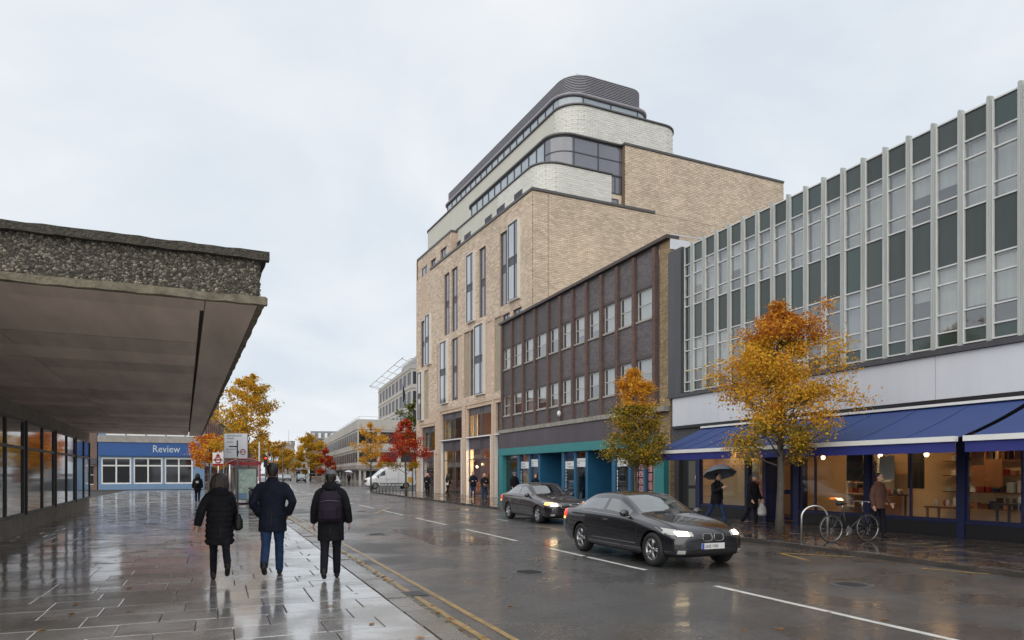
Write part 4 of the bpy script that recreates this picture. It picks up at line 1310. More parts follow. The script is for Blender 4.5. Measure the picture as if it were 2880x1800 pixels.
MB().box(25.902, .094, .30, 26.418, .099, .62, B).build("poster_band", MT['terracotta'], o)
text("Pizza", .13, lambda x, y, e: B(26.36 - x, .09, 1.15 + y), MT['ink'], o)
text("London", .11, lambda x, y, e: B(26.38 - x, .09, 1.0 + y), MT['ink'], o)
MB().box(28.75, .3, .30, 29.1, .6, .62, B).build("window_box", MT['paper'], bro)

# ================================================================== MODERNIST CURTAIN-WALL BUILDING
mod = thing("shop_building", "modernist office block with pale vertical fins and green spandrels above blue awnings", "building", (17.8, 24.5, 0))
S0 = 23.48
fins = [S0 - .745 * k for k in range(32)]
S_END = fins[-1] - .2
zrows = [5.03, 5.42, 5.90, 6.70, 7.16, 8.52, 8.92, 9.78, 10.24, 11.0]
rowm = ['g', 'p', 'p', 'p', 's', 'p', 'p', 'p', 's']
for k in range(len(fins)):
    f = fins[k]
    MB().box(f - .052, -.085, 4.99, f + .052, .05, 11.08, B).box(f - .022, -.11, 4.99, f + .022, -.0855, 11.09, B).build("fin", MT['alu'], mod)
edges = [24.02] + fins
for k in range(len(edges) - 1):
    a, b = edges[k + 1] + .054, edges[k] - (.054 if k else 0)
    f = frame_grid(MB(), B, [a, b], zrows, -.03, .038, .10).build("window", MT['alu_frame'], mod)
    for j, rm in enumerate(rowm):
        z0, z1 = zrows[j] + .03, zrows[j + 1] - .03
        if rm == 'g' or (rm == 's' and k == 0) : mm = MT['green']
        elif rm == 's': mm = MT['green'] if R.random() < .28 else MT['spandrel']
        else: mm = MT['pane2']
        MB().box(a + .03, .02, z0, b - .03, .035, z1, B).build("panel" if rm in 'gs' else "pane", mm, f)
    # curtains on the upper floor, dim rooms below
    if k > 0:
        cb = MB()
        n = 12
        cb.strip([(a + (b - a) * q / n, .20 + .03 * (q % 2) + R.uniform(-.01, .01)) for q in range(n + 1)], 8.5, 10.2, B, 0, True)
        if R.random() < .68: cb.build("curtain", MT['curtain'], f)
        else: MB().box(a, .12, R.choice([8.9, 9.3, 9.75]), b, .13, 10.2, B).build("roller_blind", MT['curtain'], f)
    if R.random() < .6:
        MB().box(a, .14, R.choice([5.5, 6.0, 6.4, 6.65]), b, .15, 7.1, B).build("roller_blind", MT['curtain'] if R.random() < .6 else MT['signwhite'], f)
MB().quad(B(24.0, 1.6, 5.0), B(S_END, 1.6, 5.0), B(S_END, 1.6, 11.0), B(24.0, 1.6, 11.0)).build("inner_wall", M("dim office wall", (.30, .30, .295), .9), mod)
MB().box(S_END, .1, 7.2, 24.0, 1.6, 8.45, B).box(S_END, .1, 10.9, 24.0, 12, 11.02, B).build("floor_slab", MT['room'], mod)
MB().box(S_END - .3, .02, -.2, S_END, 12, 11.0, B).build("end_wall", MT['stock_brick'], mod, uv=True)
MB().box(24.05, -.12, 4.98, 25.0, .3, 11.05, B).box(24.06, -.16, 4.98, 24.9, -.12, 11.0, B).build("side_cladding", MT['charcoal'], mod)
MB().box(S_END, -.16, 4.84, 25.02, .25, 4.975, B).build("ledge", MT['charcoal'], mod)
k = 0
a = 24.78
while a > S_END:
    b = max(a - 2.95, S_END)
    MB().box(b + .006, -.06, 3.66, a - .006, .12, 4.83, B).build("sign_panel", MT['signwhite'], mod)
    a = b
MB().box(S_END, -.10, 3.54, 24.8, .12, 3.655, B).build("sign_trim", MT['blackp'], mod)
# awnings
for (a, b) in ((22.85, 17.98), (17.78, 10.6), (10.4, 3.0)):
    aw = thing("awning", {22.85: "blue canvas awning with white bar over the closed dark door and first shop window", 17.78: "blue canvas awning with white bar over the glazed shop entrance", 10.4: "blue canvas awning furthest right along the shop row"}[a], "awning", B(a, 0, 2.4), "blue awnings over the shopfront")
    c = MB()
    n = 10
    pts = [(0.02 - .12 * 0 - k * 2.62 / n, 3.47 - .99 * k / n - .05 * sin(PI * k / n)) for k in range(n + 1)]
    seams = [a - (a - b) * q / 5 for q in range(6)]
    for q in range(5):
        for k in range(n):
            (t0, z0), (t1, z1) = pts[k], pts[k + 1]
            sa, sb = seams[q], seams[q + 1]
            for i_ in range(5):
                ua, ub = i_ / 5, (i_ + 1) / 5
                xa, xb = sa + (sb - sa) * ua, sa + (sb - sa) * ub
                ga = lambda u, k_: -.035 * sin(PI * u) * sin(PI * k_ / n)
                q4 = [(xa, t0, z0 + ga(ua, k)), (xb, t0, z0 + ga(ub, k)), (xb, t1, z1 + ga(ub, k + 1)), (xa, t1, z1 + ga(ua, k + 1))]
                c.add([B(*q_) for q_ in q4] + [B(q_[0], q_[1], q_[2] - .012) for q_ in q4], [(0, 1, 2, 3), (7, 6, 5, 4)], 0, True)
    c.build("canvas", MT['awning'], aw)
    for q in range(1, 5):
        MB().tube([B(seams[q], t0, z0 + .008) for t0, z0 in pts], .010, 5).build("canvas_seam", MT['awning'], aw)
    MB().box(b, -2.72, 2.40, a, -2.58, 2.52, B).build("front_bar", MT['white'], aw)
    MB().box(b, -.12, 3.47, a, .06, 3.54, B).build("cassette", MT['white'], aw)
    v = MB()
    m_ = 24
    v.strip([(b + (a - b) * q / m_, -2.66 + .012 * sin(q * 1.9)) for q in range(m_ + 1)], 2.16, 2.40, B, 0, True)
    v.build("valance", MT['valance'], aw)
    for s_ in (a - .4, b + .4):
        MB().tube([B(s_, -.05, 3.2), B(s_ + .15, -1.3, 2.7), B(s_, -2.6, 2.45)], .03, 6).build("folding_arm", MT['dsteel'], aw)
# shopfront under the awnings, set back 0.3
SF = B.off(0, .30)
def pil(a, b, z1=2.75, mt='navy', nm="pilaster"): MB().box(a, -.06, -.05, b, .1, z1, SF).build(nm, MT[mt], mod)
MB().box(S_END, -.25, 2.75, 25.0, .3, 3.54, SF).build("shop_header", MT['charcoal'], mod)
pil(24.75, 25.15, 3.6, 'charcoal'); pil(23.36, 23.62); pil(20.52, 20.72); pil(19.62, 19.80); pil(18.10, 18.34); pil(15.3, 15.5); pil(12.4, 12.6); pil(9.3, 9.5)
d = MB().box(23.64, .05, 0, 24.72, .1, 2.35, SF).build("door", MT['blackp'], mod)
for z0, z1 in ((.25, 1.05), (1.18, 2.2)): MB().box(23.75, .035, z0, 24.2, .045, z1, SF).build("door_panel", M("frosted door panel", (.14, .135, .11), .4), d)
MB().tube([SF(23.70, .0, 1.2), SF(23.70, .0, 1.6)], .016, 6).build("door_handle", MT['steel'], d)
MB().box(23.63, .04, 2.35, 24.73, .1, 2.75, SF).build("door_head", MT['blackp'], mod)
for a, b, sp in ((20.73, 23.35, ()), (19.81, 20.51, ()), (15.51, 18.09, (17.45,)), (12.61, 15.29, (14.0,)), (9.51, 12.39, (11.0,))):
    MB().box(a, -.03, -.05, b, .1, .36, SF).build("stall_riser", MT['blackp'], mod)
    MB().box(a, -.06, .365, b, .1, .42, SF).build("window_sill", MT['navy'], mod)
    window(mod, SF, a, b, .425, 2.74, .0, MT['navy'], MT['shop_pane'], sp, (), .05, .07, None, "shop_window")
for a, b in ((18.35, 18.97), (18.98, 19.60)):
    dr = MB()
    frame_grid(dr, SF, [a, b], [.03, 1.02, 2.42], .55, .10, .05)
    dr.box(a + .1, .556, .95, b - .1, .596, 1.10, SF)
    dd = dr.build("shop_door", MT['navy'], mod)
    for z0, z1 in ((.13, .95), (1.10, 2.32)): MB().box(a + .1, .57, z0, b - .1, .58, z1, SF).build("pane", MT['shop_pane'], dd)
MB().box(18.35, .5, 2.43, 19.6, .62, 2.74, SF).build("door_head", MT['navy'], mod)
MB().quad(SF(18.34, .1, -.05), SF(18.34, .6, -.05), SF(18.34, .6, 2.75), SF(18.34, .1, 2.75)).quad(SF(19.62, .1, -.05), SF(19.62, .6, -.05), SF(19.62, .6, 2.75), SF(19.62, .1, 2.75)).build("door_reveal", MT['navy'], mod)
# lit interior
ib = MB()
ib.quad(SF(3, 3.4, -.0), SF(23.4, 3.4, 0), SF(23.4, 3.4, 2.9), SF(3, 3.4, 2.9))
ib.quad(SF(23.4, .15, 0), SF(23.4, 3.4, 0), SF(23.4, 3.4, 2.9), SF(23.4, .15, 2.9))
ib.quad(SF(3, .15, 2.88), SF(23.4, .15, 2.88), SF(23.4, 3.4, 2.88), SF(3, 3.4, 2.88))
ib.build("interior_wall", MT['cream'], mod)
MB().box(20.85, .75, .2, 23.3, .80, 2.7, SF).build("display_back", MT['cream'], mod)
MB().quad(SF(3, .0, .02), SF(23.4, 0, .02), SF(23.4, 3.4, .02), SF(3, 3.4, .02)).build("interior_floor", MT['wood'], mod)
for s_ in (22.0, 19.0, 16.6, 13.8, 11.0, 7.0):
    MB().box(s_ - .45, .25 if s_ == 22.0 else 1.2, 2.80, s_ + .45, .55 if s_ == 22.0 else 1.6, 2.83, SF).build("ceiling_light", MT['warm'], mod)
sh = MB()
for z in (.5, .95, 1.35, 1.75, 2.1): sh.box(17.2, 2.9, z, 18.75, 3.3, z + .03, SF)
sh.box(17.15, 2.9, 0, 17.2, 3.3, 2.3, SF).box(18.75, 2.9, 0, 18.8, 3.3, 2.3, SF)
shelf = sh.build("wall_shelf", MT['white'], mod)
for z in (.53, .98, 1.38, 1.78):
    x = 17.25
    while x < 18.6:
        w_ = R.uniform(.05, .16); h_ = R.uniform(.12, .3)
        MB().box(x, 2.95, z, x + w_, 3.15, z + h_, SF).build("shelf_item", R.choice([MT['wood'], MT['maroon'], MT['red'], MT['charcoal'], MT['paper'], MT['terracotta']]), shelf)
        x += w_ + R.uniform(.02, .1)
for s_, z, wd, ht, mt in ((21.1, 1.75, .55, .42, 'mint'), (16.9, 1.4, .55, .8, 'mint'), (16.2, 1.45, .6, .95, 'charcoal'), (15.75, 1.2, .55, 1.2, 'blackp'), (18.0, 1.9, .3, .35, 'wood'), (17.5, 1.9, .3, .35, 'charcoal'), (13.5, 1.3, .9, .8, 'wood'), (10.5, 1.4, 1.0, .7, 'mint')):
    o = MB().box(s_ - wd / 2, .70 if s_ > 20 else (.35 if s_ in (16.2,) else 2.5), z, s_ + wd / 2, .73 if s_ > 20 else (.38 if s_ in (16.2,) else 2.55), z + ht, SF).build("picture_frame", MT[mt], mod)
MB().box(16.0, 1.5, 0, 17.2, 2.2, .95, SF).build("counter", MT['wood'], mod)
MB().box(15.6, .8, .72, 16.4, 1.4, .76, SF).build("display_table", MT['white'], mod)
for q in range(5): MB().box(15.7 + q * .15, .9, .77, 15.8 + q * .15, 1.0, .9 + .08 * (q % 3), SF).build("ornament", R.choice([MT['paper'], MT['charcoal'], MT['wood']]), mod)
for zz in (.6, 1.1, 1.6, 2.05):
    sf2 = MB().box(9.2, 3.0, zz, 15.2, 3.3, zz + .03, SF).build("wall_shelf", MT['wood'], mod)
    x = 9.3
    while x < 15.0:
        w_ = R.uniform(.06, .22); h_ = R.uniform(.10, .36)
        MB().box(x, 3.02, zz + .03, x + w_, 3.2, zz + .03 + h_, SF).build("shelf_item", R.choice([MT['wood'], MT['maroon'], MT['red'], MT['charcoal'], MT['paper'], MT['terracotta'], MT['mint'], MT['cream'], MT['navy']]), sf2)
        x += w_ + R.uniform(.03, .18)
for s_, t_ in ((16.3, 1.6), (17.0, 2.0), (14.4, 1.2), (13.2, 1.8), (11.6, 1.3), (10.2, 1.7), (18.9, 1.9), (21.2, .6)):
    MB().ball(SF(s_, t_, 2.25), (.07, .07, .08), 10, 7).build("pendant_lamp", MT['warm2'], mod)
    MB().tube([SF(s_, t_, 2.33), SF(s_, t_, 2.87)], .008, 5).build("lamp_cord", MT['black'], mod)
for s_, t_, w_, d_, h_, mt in ((13.6, .7, 1.0, .6, .75, 'wood'), (11.8, .8, .8, .6, .9, 'charcoal'), (10.2, .7, 1.1, .5, .7, 'white'), (16.4, 2.2, .5, .5, 1.0, 'maroon')):
    tb_ = MB().box(s_ - w_ / 2, t_, h_ - .05, s_ + w_ / 2, t_ + d_, h_, SF).build("display_table", MT[mt], mod)
    for a_ in (-1, 1):
        for b_ in (.06, d_ - .06): MB().box(s_ + a_ * (w_ / 2 - .06) - .025, t_ + b_ - .025, .02, s_ + a_ * (w_ / 2 - .06) + .025, t_ + b_ + .025, h_ - .051, SF).build("table_leg", MT[mt], tb_)
    for q in range(5):
        MB().ball(SF(s_ - w_ * .4 + q * w_ * .2, t_ + R.uniform(.1, d_ - .1), h_ + .09), (.05, .05, .09), 8, 6).build("ornament", R.choice([MT['red'], MT['mint'], MT['paper'], MT['terracotta'], MT['charcoal']]), tb_)
MB().box(14.6, .12, 1.5, 15.1, .125, 2.2, SF).build("window_poster", MT['paper'], mod)
MB().box(12.0, .12, 1.9, 12.35, .125, 2.4, SF).build("window_poster", MT['terracotta'], mod)
for q in range(7):
    MB().ball(SF(22.4 - q * .12 - 1.2, .6, 1.05 + .25 * (q % 3)), (.06, .06, .1), 7, 5).build("ornament", R.choice([MT['red'], MT['terracotta'], MT['wood'], MT['paper']]), mod)
# ================================================================== CONCRETE OFFICE BEYOND THE SIDE STREET
AC = math.atan2(.065, 1)
CE1, CE2 = (sin(AC), cos(AC)), (cos(AC), -sin(AC))
C = Frame((21.1, 115.8), CE1, CE2)
cou = thing("office_building", "low pale concrete office with two rows of dark windows beyond the side street", "building", (21.1, 115.8, 0))
rows = [(.45, 2.0), (3.45, 5.15), (6.55, 8.45)]
bays = [(.25, 3.3)] + [(3.7 + 3.42 * k, 3.7 + 3.42 * k + 2.95) for k in range(23)]
rb_ = [(.25, 3.2)] + [(3.7 + 3.42 * k, 3.7 + 3.42 * k + 2.75) for k in range(5)]
CF = Frame(C(0, 0, 0)[:2], CE2, CE1)
m = MB()
wall(m, C, 0, 83, 2.1, 10.5, [(a, b, c, d, .16) for a, b in bays for c, d in rows[1:]])
wall(m, CF, 0, 22, 2.1, 10.5, [(a, b, c, d, .16) for a, b in rb_ for c, d in rows[1:]])
wall(m, C, 0, 83, -.1, 2.1, [(a, b, *rows[0], .5) for a, b in bays], t=.9)
wall(m, CF, .9, 22, -.1, 2.1, [(a, b, *rows[0], .5) for a, b in rb_[1:]] + [(1.0, 3.2, *rows[0], .5)], t=.9)
m.quad(C(0, 0, 2.1), C(83, 0, 2.1), C(83, 1, 2.1), C(0, 1, 2.1)).quad(C(0, 0, 2.1), C(1, 0, 2.1), C(1, 22, 2.1), C(0, 22, 2.1))
m.quad(C(0, 0, 10.45), C(83, 0, 10.45), C(83, 22, 10.45), C(0, 22, 10.45)).quad(C(83, 0, -.1), C(83, 22, -.1), C(83, 22, 10.5), C(83, 0, 10.5))
m.build("wall", MT['council'], cou)
for z0, z1, t in ((5.55, 5.75, -.12), (2.3, 2.95, -.25), (8.85, 9.0, -.10)):
    MB().box(t, t, z0, 83, .01, z1, C).box(t, .011, z0, .01, 22, z1, C).build("concrete_band", MT['council_dark'] if z0 < 3 else MT['council'], cou)
for a, b in bays:
    for j, (c, d) in enumerate(rows):
        t = .03 + (.9 if j == 0 else 0)
        f = MB().box(a, t, c, b, t + .1, c + .1, C).box(a, t, c + .1, a + .08, t + .1, d, C).box(b - .08, t, c + .1, b, t + .1, d, C).build("window", MT['gmetal'], cou)
        MB().quad(C(a, t + .02, c), C(b, t + .02, c), C(b, t + .02, d), C(a, t + .02, d)).build("pane", MT['cwin'], f)
for a, b in rb_:
    for j, (c, d) in enumerate(rows):
        t = .03 + (.9 if j == 0 else 0)
        if j == 0: a = max(a, 1.3)
        f = MB().box(a, t, c, b, t + .1, c + .1, CF).box(a, t, c + .1, a + .08, t + .1, d, CF).box(b - .08, t, c + .1, b, t + .1, d, CF).build("window", MT['gmetal'], cou)
        MB().quad(CF(a, t + .05, c), CF(b, t + .05, c), CF(b, t + .05, d), CF(a, t + .05, d)).build("pane", MT['cwin'], f)
for k in range(13):
    MB().box(k * 6.84 + .02, .25, -.1, k * 6.84 + .35, .6, 2.1, C).build("column", MT['council'], cou)
r_ = MB()
for k in range(28): r_.tube([C(.4 + k * 3, .4, 10.5), C(.4 + k * 3, .4, 11.0)], .025, 5)
r_.tube([C(.4, .4, 11.0), C(82, .4, 11.0)], .03, 5).tube([C(.4, .4, 11.0), C(.4, 20, 11.0)], .03, 5)
for k in range(1, 7): r_.tube([C(.4, .4 + k * 3, 10.5), C(.4, .4 + k * 3, 11.0)], .025, 5)
r_.build("roof_rail", MT['steel'], cou)
fl = thing("flagpole", "flagpole with a limp dark flag on the low concrete office roof", "flagpole", C(3, 8, 10.45))
MB().tube([C(3, 8, 10.45), C(3, 8, 17.0)], [.07, .04], 8).build("pole", MT['dsteel'], fl)
b = MB()
for i in range(5):
    b.add([C(3 + .08 * i * (1 if i % 2 else .4), 8 + .09 * i, 16.6 - .25 * i), C(3 + .1 * i, 8 + .1 + .09 * i, 16.6 - .2 * i), C(3 + .1 * i, 8.2 + .05 * i, 13.9 + .12 * i), C(3 + .03 * i, 8.05 + .05 * i, 13.8 + .1 * i)], [(0, 1, 2, 3)])
b.build("flag", MT['navycloth'], fl)

D = Frame((31.7, 122.0), CE1, CE2)
DF = Frame((31.7, 122.0), CE2, CE1)
tow = thing("office_tower", "taller pale concrete office tower with rooftop rails behind the low office", "building", (31.7, 122, 0))
trow = [(17.5, 19.75), (14.05, 16.3), (10.6, 12.85), (7.15, 9.4)]
tb = [(.3, 3.6)] + [(4.6 + 4.3 * k, 4.6 + 4.3 * k + 3.1) for k in range(8)]
tb2 = [(.3, 4.6), (5.6, 9), (10, 13.4), (14.4, 18)]
m = MB()
wall(m, D, 0, 39.8, 0, 21.0, [(a, b, c, d, .22) for a, b in tb for c, d in trow])
wall(m, DF, 0, 20, 0, 21.0, [(a, b, c, d, .22) for a, b in tb2 for c, d in trow])
m.quad(D(0, 0, 20.9), D(39.8, 0, 20.9), D(39.8, 20, 20.9), D(0, 20, 20.9)).quad(D(39.8, 0, 0), D(39.8, 20, 0), D(39.8, 20, 21), D(39.8, 0, 21))
m.build("wall", MT['council'], tow)
MB().box(10, 4, 20.9, 31, 16, 25.2, D).build("plant_room", MT['council'], tow)
MB().box(13, 3.8, 21.6, 31, 3.99, 24.5, D).build("plant_louvre", MT['slat'], tow)
for fr_, bb in ((D, tb), (DF, tb2)):
    for a, b in bb:
        for c, d in trow:
            f = MB().box(a, .05, c, b, .1, c + .12, fr_).box(a, .05, c + .12, a + .08, .1, d, fr_).box(b - .08, .05, c + .12, b, .1, d, fr_).build("window", MT['gmetal'], tow)
            MB().quad(fr_(a, .08, c), fr_(b, .08, c), fr_(b, .08, d), fr_(a, .08, d)).build("pane", MT['cwin'], f)
for z0 in (13.3, 16.75, 20.2, 9.85):
    MB().box(-.08, -.08, z0, 39.9, .005, z0 + .12, D).box(-.08, .006, z0, .004, 20, z0 + .12, D).build("concrete_band", MT['council_dark'], tow)
r_ = MB()
for k in range(6):
    s_ = .5 + k * 8
    r_.tube([D(s_, 1.5, 21.0), D(s_, -1.6, 22.0)], .07, 6)
r_.tube([D(-1, -1.6, 22.0), D(43, -1.6, 22.0)], .06, 6).tube([D(-1, -.2, 21.9), D(43, -.2, 21.9)], .05, 6)
r_.tube([D(-1, -.2, 21.9), D(-1, 18, 21.9)], .08, 6).tube([D(43, -1.6, 22.0), D(41, 1, 21)], .07, 6)
r_.build("roof_rail", MT['steel'], tow)

# ================================================================== CHURCH, FAR ROOFS AND TERRACES
ch = thing("church_tower", "square stone church tower with battlements at the end of the street", "church tower", (27.7, 313, 0))
X = rotframe(27.7, 313, 10)
wall(MB(), X, -2.4, 2.4, 0, 13.8, [(-1.0, -.15, 9.0, 11.6, .4), (.15, 1.0, 9.0, 11.6, .4)], t=-2.4).box(-2.4, -1.9, 0, 2.4, 2.4, 13.6, X).build("wall", MT['stone'], ch)
MB().box(-2.55, -2.55, 13.3, 2.55, 2.55, 13.5, X).box(-2.5, -2.5, 8.2, 2.5, 2.5, 8.4, X).build("string_course", MT['stone'], ch)
for (a, b) in [(-2.45 + 1.23 * i, -2.45) for i in range(4)] + [(-2.45 + 1.23 * i, 1.9) for i in range(4)] + [(-2.45, -1.22), (-2.45, 0.0), (1.9, -1.22), (1.9, 0)]:
    MB().box(a, b, 13.8, a + .6, b + .5, 14.7, X).build("battlement", MT['stone'], ch)
for a, b in ((-1.0, -.15), (.15, 1.0)):
    MB().box(a, -2.1, 9.0, b, -2.05, 11.6, X).build("louvre_opening", MT['room'], ch)
MB().box(.9, .9, 13.6, 2.6, 2.6, 15.4, X).build("stair_turret", MT['stone'], ch)
MB().tube([X(.3, 0, 13.6), X(.3, 0, 20.0)], [.09, .05], 6).build("flagpole", MT['dsteel'], ch)


def terrace(label, x0, y0, x1, y1, h, mat, side, nb, nst, mansard=0, shopm=None, gf=3.2, name="terraced_building"):
    """a plain street building; facade runs from (x0,y0) to (x1,y1), windows built, side = depth direction sign"""
    d = Vector((x1 - x0, y1 - y0)); ln = d.length; d /= ln
    n = Vector((d.y, -d.x)) * side
    F = Frame((x0, y0), (d.x, d.y), (n.x, n.y))
    o = thing(name, label, "building", (x0, y0, 0))
    hs = []
    bw = ln / nb
    sh_ = (h - gf - .9) / max(nst - 1, 1)
    for j in range(nst - 1):
        for k in range(nb):
            hs.append((k * bw + bw * .3, k * bw + bw * .7, gf + .6 + j * sh_, gf + .6 + j * sh_ + sh_ * .58))
    g = [(k * bw + .3, (k + 1) * bw - .3, .5, gf - .7) for k in range(nb)]
    b = MB()
    wall(b, F, 0, ln, -.1, h, [(*q, .15) for q in hs] + [(*q, .2) for q in g])
    b.quad(F(0, 0, -.1), F(0, 9, -.1), F(0, 9, h), F(0, 0, h)).quad(F(ln, 0, -.1), F(ln, 9, -.1), F(ln, 9, h), F(ln, 0, h)).quad(F(0, 0, h - .3), F(ln, 0, h - .3), F(ln, 9, h - .3), F(0, 9, h - .3)).quad(F(0, 9, -.1), F(ln, 9, -.1), F(ln, 9, h), F(0, 9, h))
    b.build("wall", mat, o, uv=True)
    for q in hs + g:
        f = MB().box(q[0], .08, q[2], q[1], .12, q[2] + .08, F).box(q[0], .08, q[3] - .08, q[1], .12, q[3], F).box(q[0], .08, (q[2] + q[3]) / 2 - .03, q[1], .12, (q[2] + q[3]) / 2 + .03, F).build("window", MT['white'], o)
        MB().quad(F(q[0], .13, q[2]), F(q[1], .13, q[2]), F(q[1], .13, q[3]), F(q[0], .13, q[3])).build("pane", MT['dark_pane'], f)
    MB().box(-.05, -.15, h, ln + .05, .3, h + .15, F).build("coping", MT['concrete'], o)
    MB().box(0, -.22, gf - .65, ln, -.01, gf, F).build("fascia", shopm or MT['fascia'], o)
    if mansard:
        MB().add([F(0, .3, h), F(ln, .3, h), F(ln, 1.6, h + mansard), F(0, 1.6, h + mansard), F(ln, 8, h + mansard), F(0, 8, h + mansard), F(0, 9, h), F(ln, 9, h)], [(0, 1, 2, 3), (3, 2, 4, 5), (5, 4, 7, 6), (0, 3, 5, 6), (1, 7, 4, 2)]).build("roof", MT['slate'], o)
        for k in range(nb):
            MB().box(k * bw + bw * .3, .25, h + .4, k * bw + bw * .7, 1.6, h + mansard * .75, F).build("dormer", MT['white'], o)
    return o


terrace("brown brick block with a slate mansard roof between the far trees and the concrete office", 26.5, 226, 34, 224, 12.2, MT['brownwall'], -1, 4, 4, 2.6)
terrace("far red brick building closing the view down the road", 24.5, 345, 33, 342, 6.6, MT['redwall'], -1, 4, 2, 2.4)
terrace("small white rendered house front among the far trees", 31, 318, 36, 317, 7.6, MT['council'], -1, 2, 2, 1.5)
terrace("tall red brick and white terrace behind the big yellow tree", -1.4, 92, .2, 118, 12.5, MT['redwall'], -1, 7, 4, 0, MT['white'])
terrace("second brown brick terrace further along on the left", .4, 120, 4.6, 170, 9.5, MT['brownwall'], -1, 9, 3, 1.6)
terrace("last low brick terrace before the church on the left", 4.8, 172, 15.5, 290, 8.5, MT['redwall'], -1, 16, 3, 1.5)

terrace("plain brown brick shop row beside the blue corner shop on the left", -11.3, 82.1, -50, 80.1, 6.4, MT['brownwall'], 1, 9, 2, 0)
# blue corner shop facing the camera across the end of the canopy
H = Frame((-1.3, 82.6), (-.9987, -.0513), (-.0513, .9987))
sh = thing("corner_shop", "corner shop with bright blue fascia and pale blue window surrounds at the left", "building", (-1.3, 82.6, 0))
hw = [(1.15 + 2.9 * k, 3.85 + 2.9 * k, .55, 3.28) for k in range(3)]
b = wall(MB(), H, 0, 9.9, -.1, 6.0, [(*q, .2) for q in hw])
b.quad(H(0, 0, -.1), H(0, 8.5, -.1), H(0, 8.5, 6.0), H(0, 0, 6.0)).quad(H(0, 0, 5.8), H(9.9, 0, 5.8), H(9.9, 9, 5.8), H(0, 9, 5.8))
b.build("wall", MT['paleblue'], sh)
for q in hw:
    f = frame_grid(MB(), H, [q[0], (q[0] + q[1]) / 2, q[1]], [q[2], 2.45, q[3]], .05, .14, .08).build("shop_window", MT['white'], sh)
    MB().quad(H(q[0], .1, q[2]), H(q[1], .1, q[2]), H(q[1], .1, q[3]), H(q[0], .1, q[3])).build("pane", MT['dark_pane'], f)
MB().box(-.05, -.25, 3.45, 9.9, -.01, 4.85, H).build("fascia", MT['signblue'], sh)
text("Review", 1.05, lambda x, y, e: H(5.0 - x, -.26 - e, 3.86 + y), MT['mint'], sh, sx=.85)
MB().box(-.05, -.35, 4.86, 9.95, .02, 5.5, H).build("concrete_band", MT['concrete'], sh)
for k in range(5):
    MB().box(.1 + 1.85 * k, -.05, 5.55, 1.8 + 1.85 * k, .02, 6.3, H).build("parapet_panel", MT['white'], sh)
MB().box(.1, .8, 6.3, 1.9, 1.0, 7.5, H).build("blue_hoarding", MT['panelblue'], sh)
rs = thing("projecting_sign", "round red projecting sign on the terrace by the corner shop", "sign", (-.6, 90.0, 0))
MB().tube([(-.9, 89.6, 3.3), (-.9, 89.52, 3.3)], .52, 24, 0, False).build("disc", MT['red'], rs)
MB().box(-1.2, 89.49, 3.22, -.6, 89.515, 3.42).build("pale_band", MT['white'], rs)
MB().tube([(-1.5, 89.56, 3.3), (-1.38, 89.56, 3.3)], .04, 6).build("bracket", MT['dsteel'], rs)
kk = thing("shop_canopy", "white canopy on slim posts outside the terrace by the blue shop", "canopy", (-.1, 84.5, 0))
MB().box(-.9, 83.0, 3.6, .8, 86.5, 4.1).build("roof", MT['white'], kk)
for x, y in ((-.7, 83.2), (.6, 83.2), (.6, 86.3)): MB().tube([(x, y, 0), (x, y, 3.6)], .07, 8).build("post", MT['paleblue'], kk)

# ================================================================== CONCRETE CANOPY ON THE LEFT
AK = math.atan2(1440 - 519, 1976) - YAW
K1, K2 = (-sin(AK), cos(AK)), (-cos(AK), -sin(AK))    # s runs away along the street, t runs left towards the shops
K = Frame((.505, 8.30), K1, K2)
can = thing("shop_canopy", "heavy concrete shop canopy with pebble fascia and brown soffit overhanging the left pavement", "canopy", (.53, 8.3, 0))
fz = MB()
ww, LN = 5.6, 31.2
zb, zt_ = 3.585, 4.13
r = random.Random(2)
# exposed-aggregate fascia: a rough slab with every pebble standing out of it
fz.box(.04, .07, zb + .07, LN, .30, zt_ - .055, K).box(.04, .301, zb + .07, .26, ww, zt_ - .055, K)
fz.build("fascia_slab", MT['canopy'], can)
pe = MB()
def pebble(px, py, pz, nx, ny, s):
    a = Vector(K(px, py, pz)); n = Vector((K1[0] * nx + K2[0] * ny, K1[1] * nx + K2[1] * ny, 0))
    u = Vector((-n.y, n.x, 0)); v = Vector((0, 0, 1))
    an = r.uniform(0, PI); u, v = u * cos(an) + v * sin(an), v * cos(an) - u * sin(an)
    w_ = s * r.uniform(.55, 1.0)
    ring = [a + u * s * cos(q) * r.uniform(.8, 1.1) + v * w_ * sin(q) * r.uniform(.8, 1.1) for q in [2 * PI * k / 5 for k in range(5)]]
    top = a + n * s * r.uniform(.5, .9)
    pe.add([tuple(p) for p in ring] + [tuple(top)], [(k, (k + 1) % 5, 5) for k in range(5)], 0, False)
for _ in range(5200):
    pebble(.04, r.uniform(.08, 5.4), r.uniform(zb + .08, zt_ - .06), -1, 0, r.choice([.007, .008, .010, .012, .015, .019, .024]))
for _ in range(5000):
    pebble(r.uniform(0, 9) if r.random() < .6 else r.uniform(9, LN), .07, r.uniform(zb + .08, zt_ - .06), 0, -1, r.choice([.008, .011, .014, .018]))
pe.build("fascia_pebbles", MT['pebble'], can, kind="stuff")
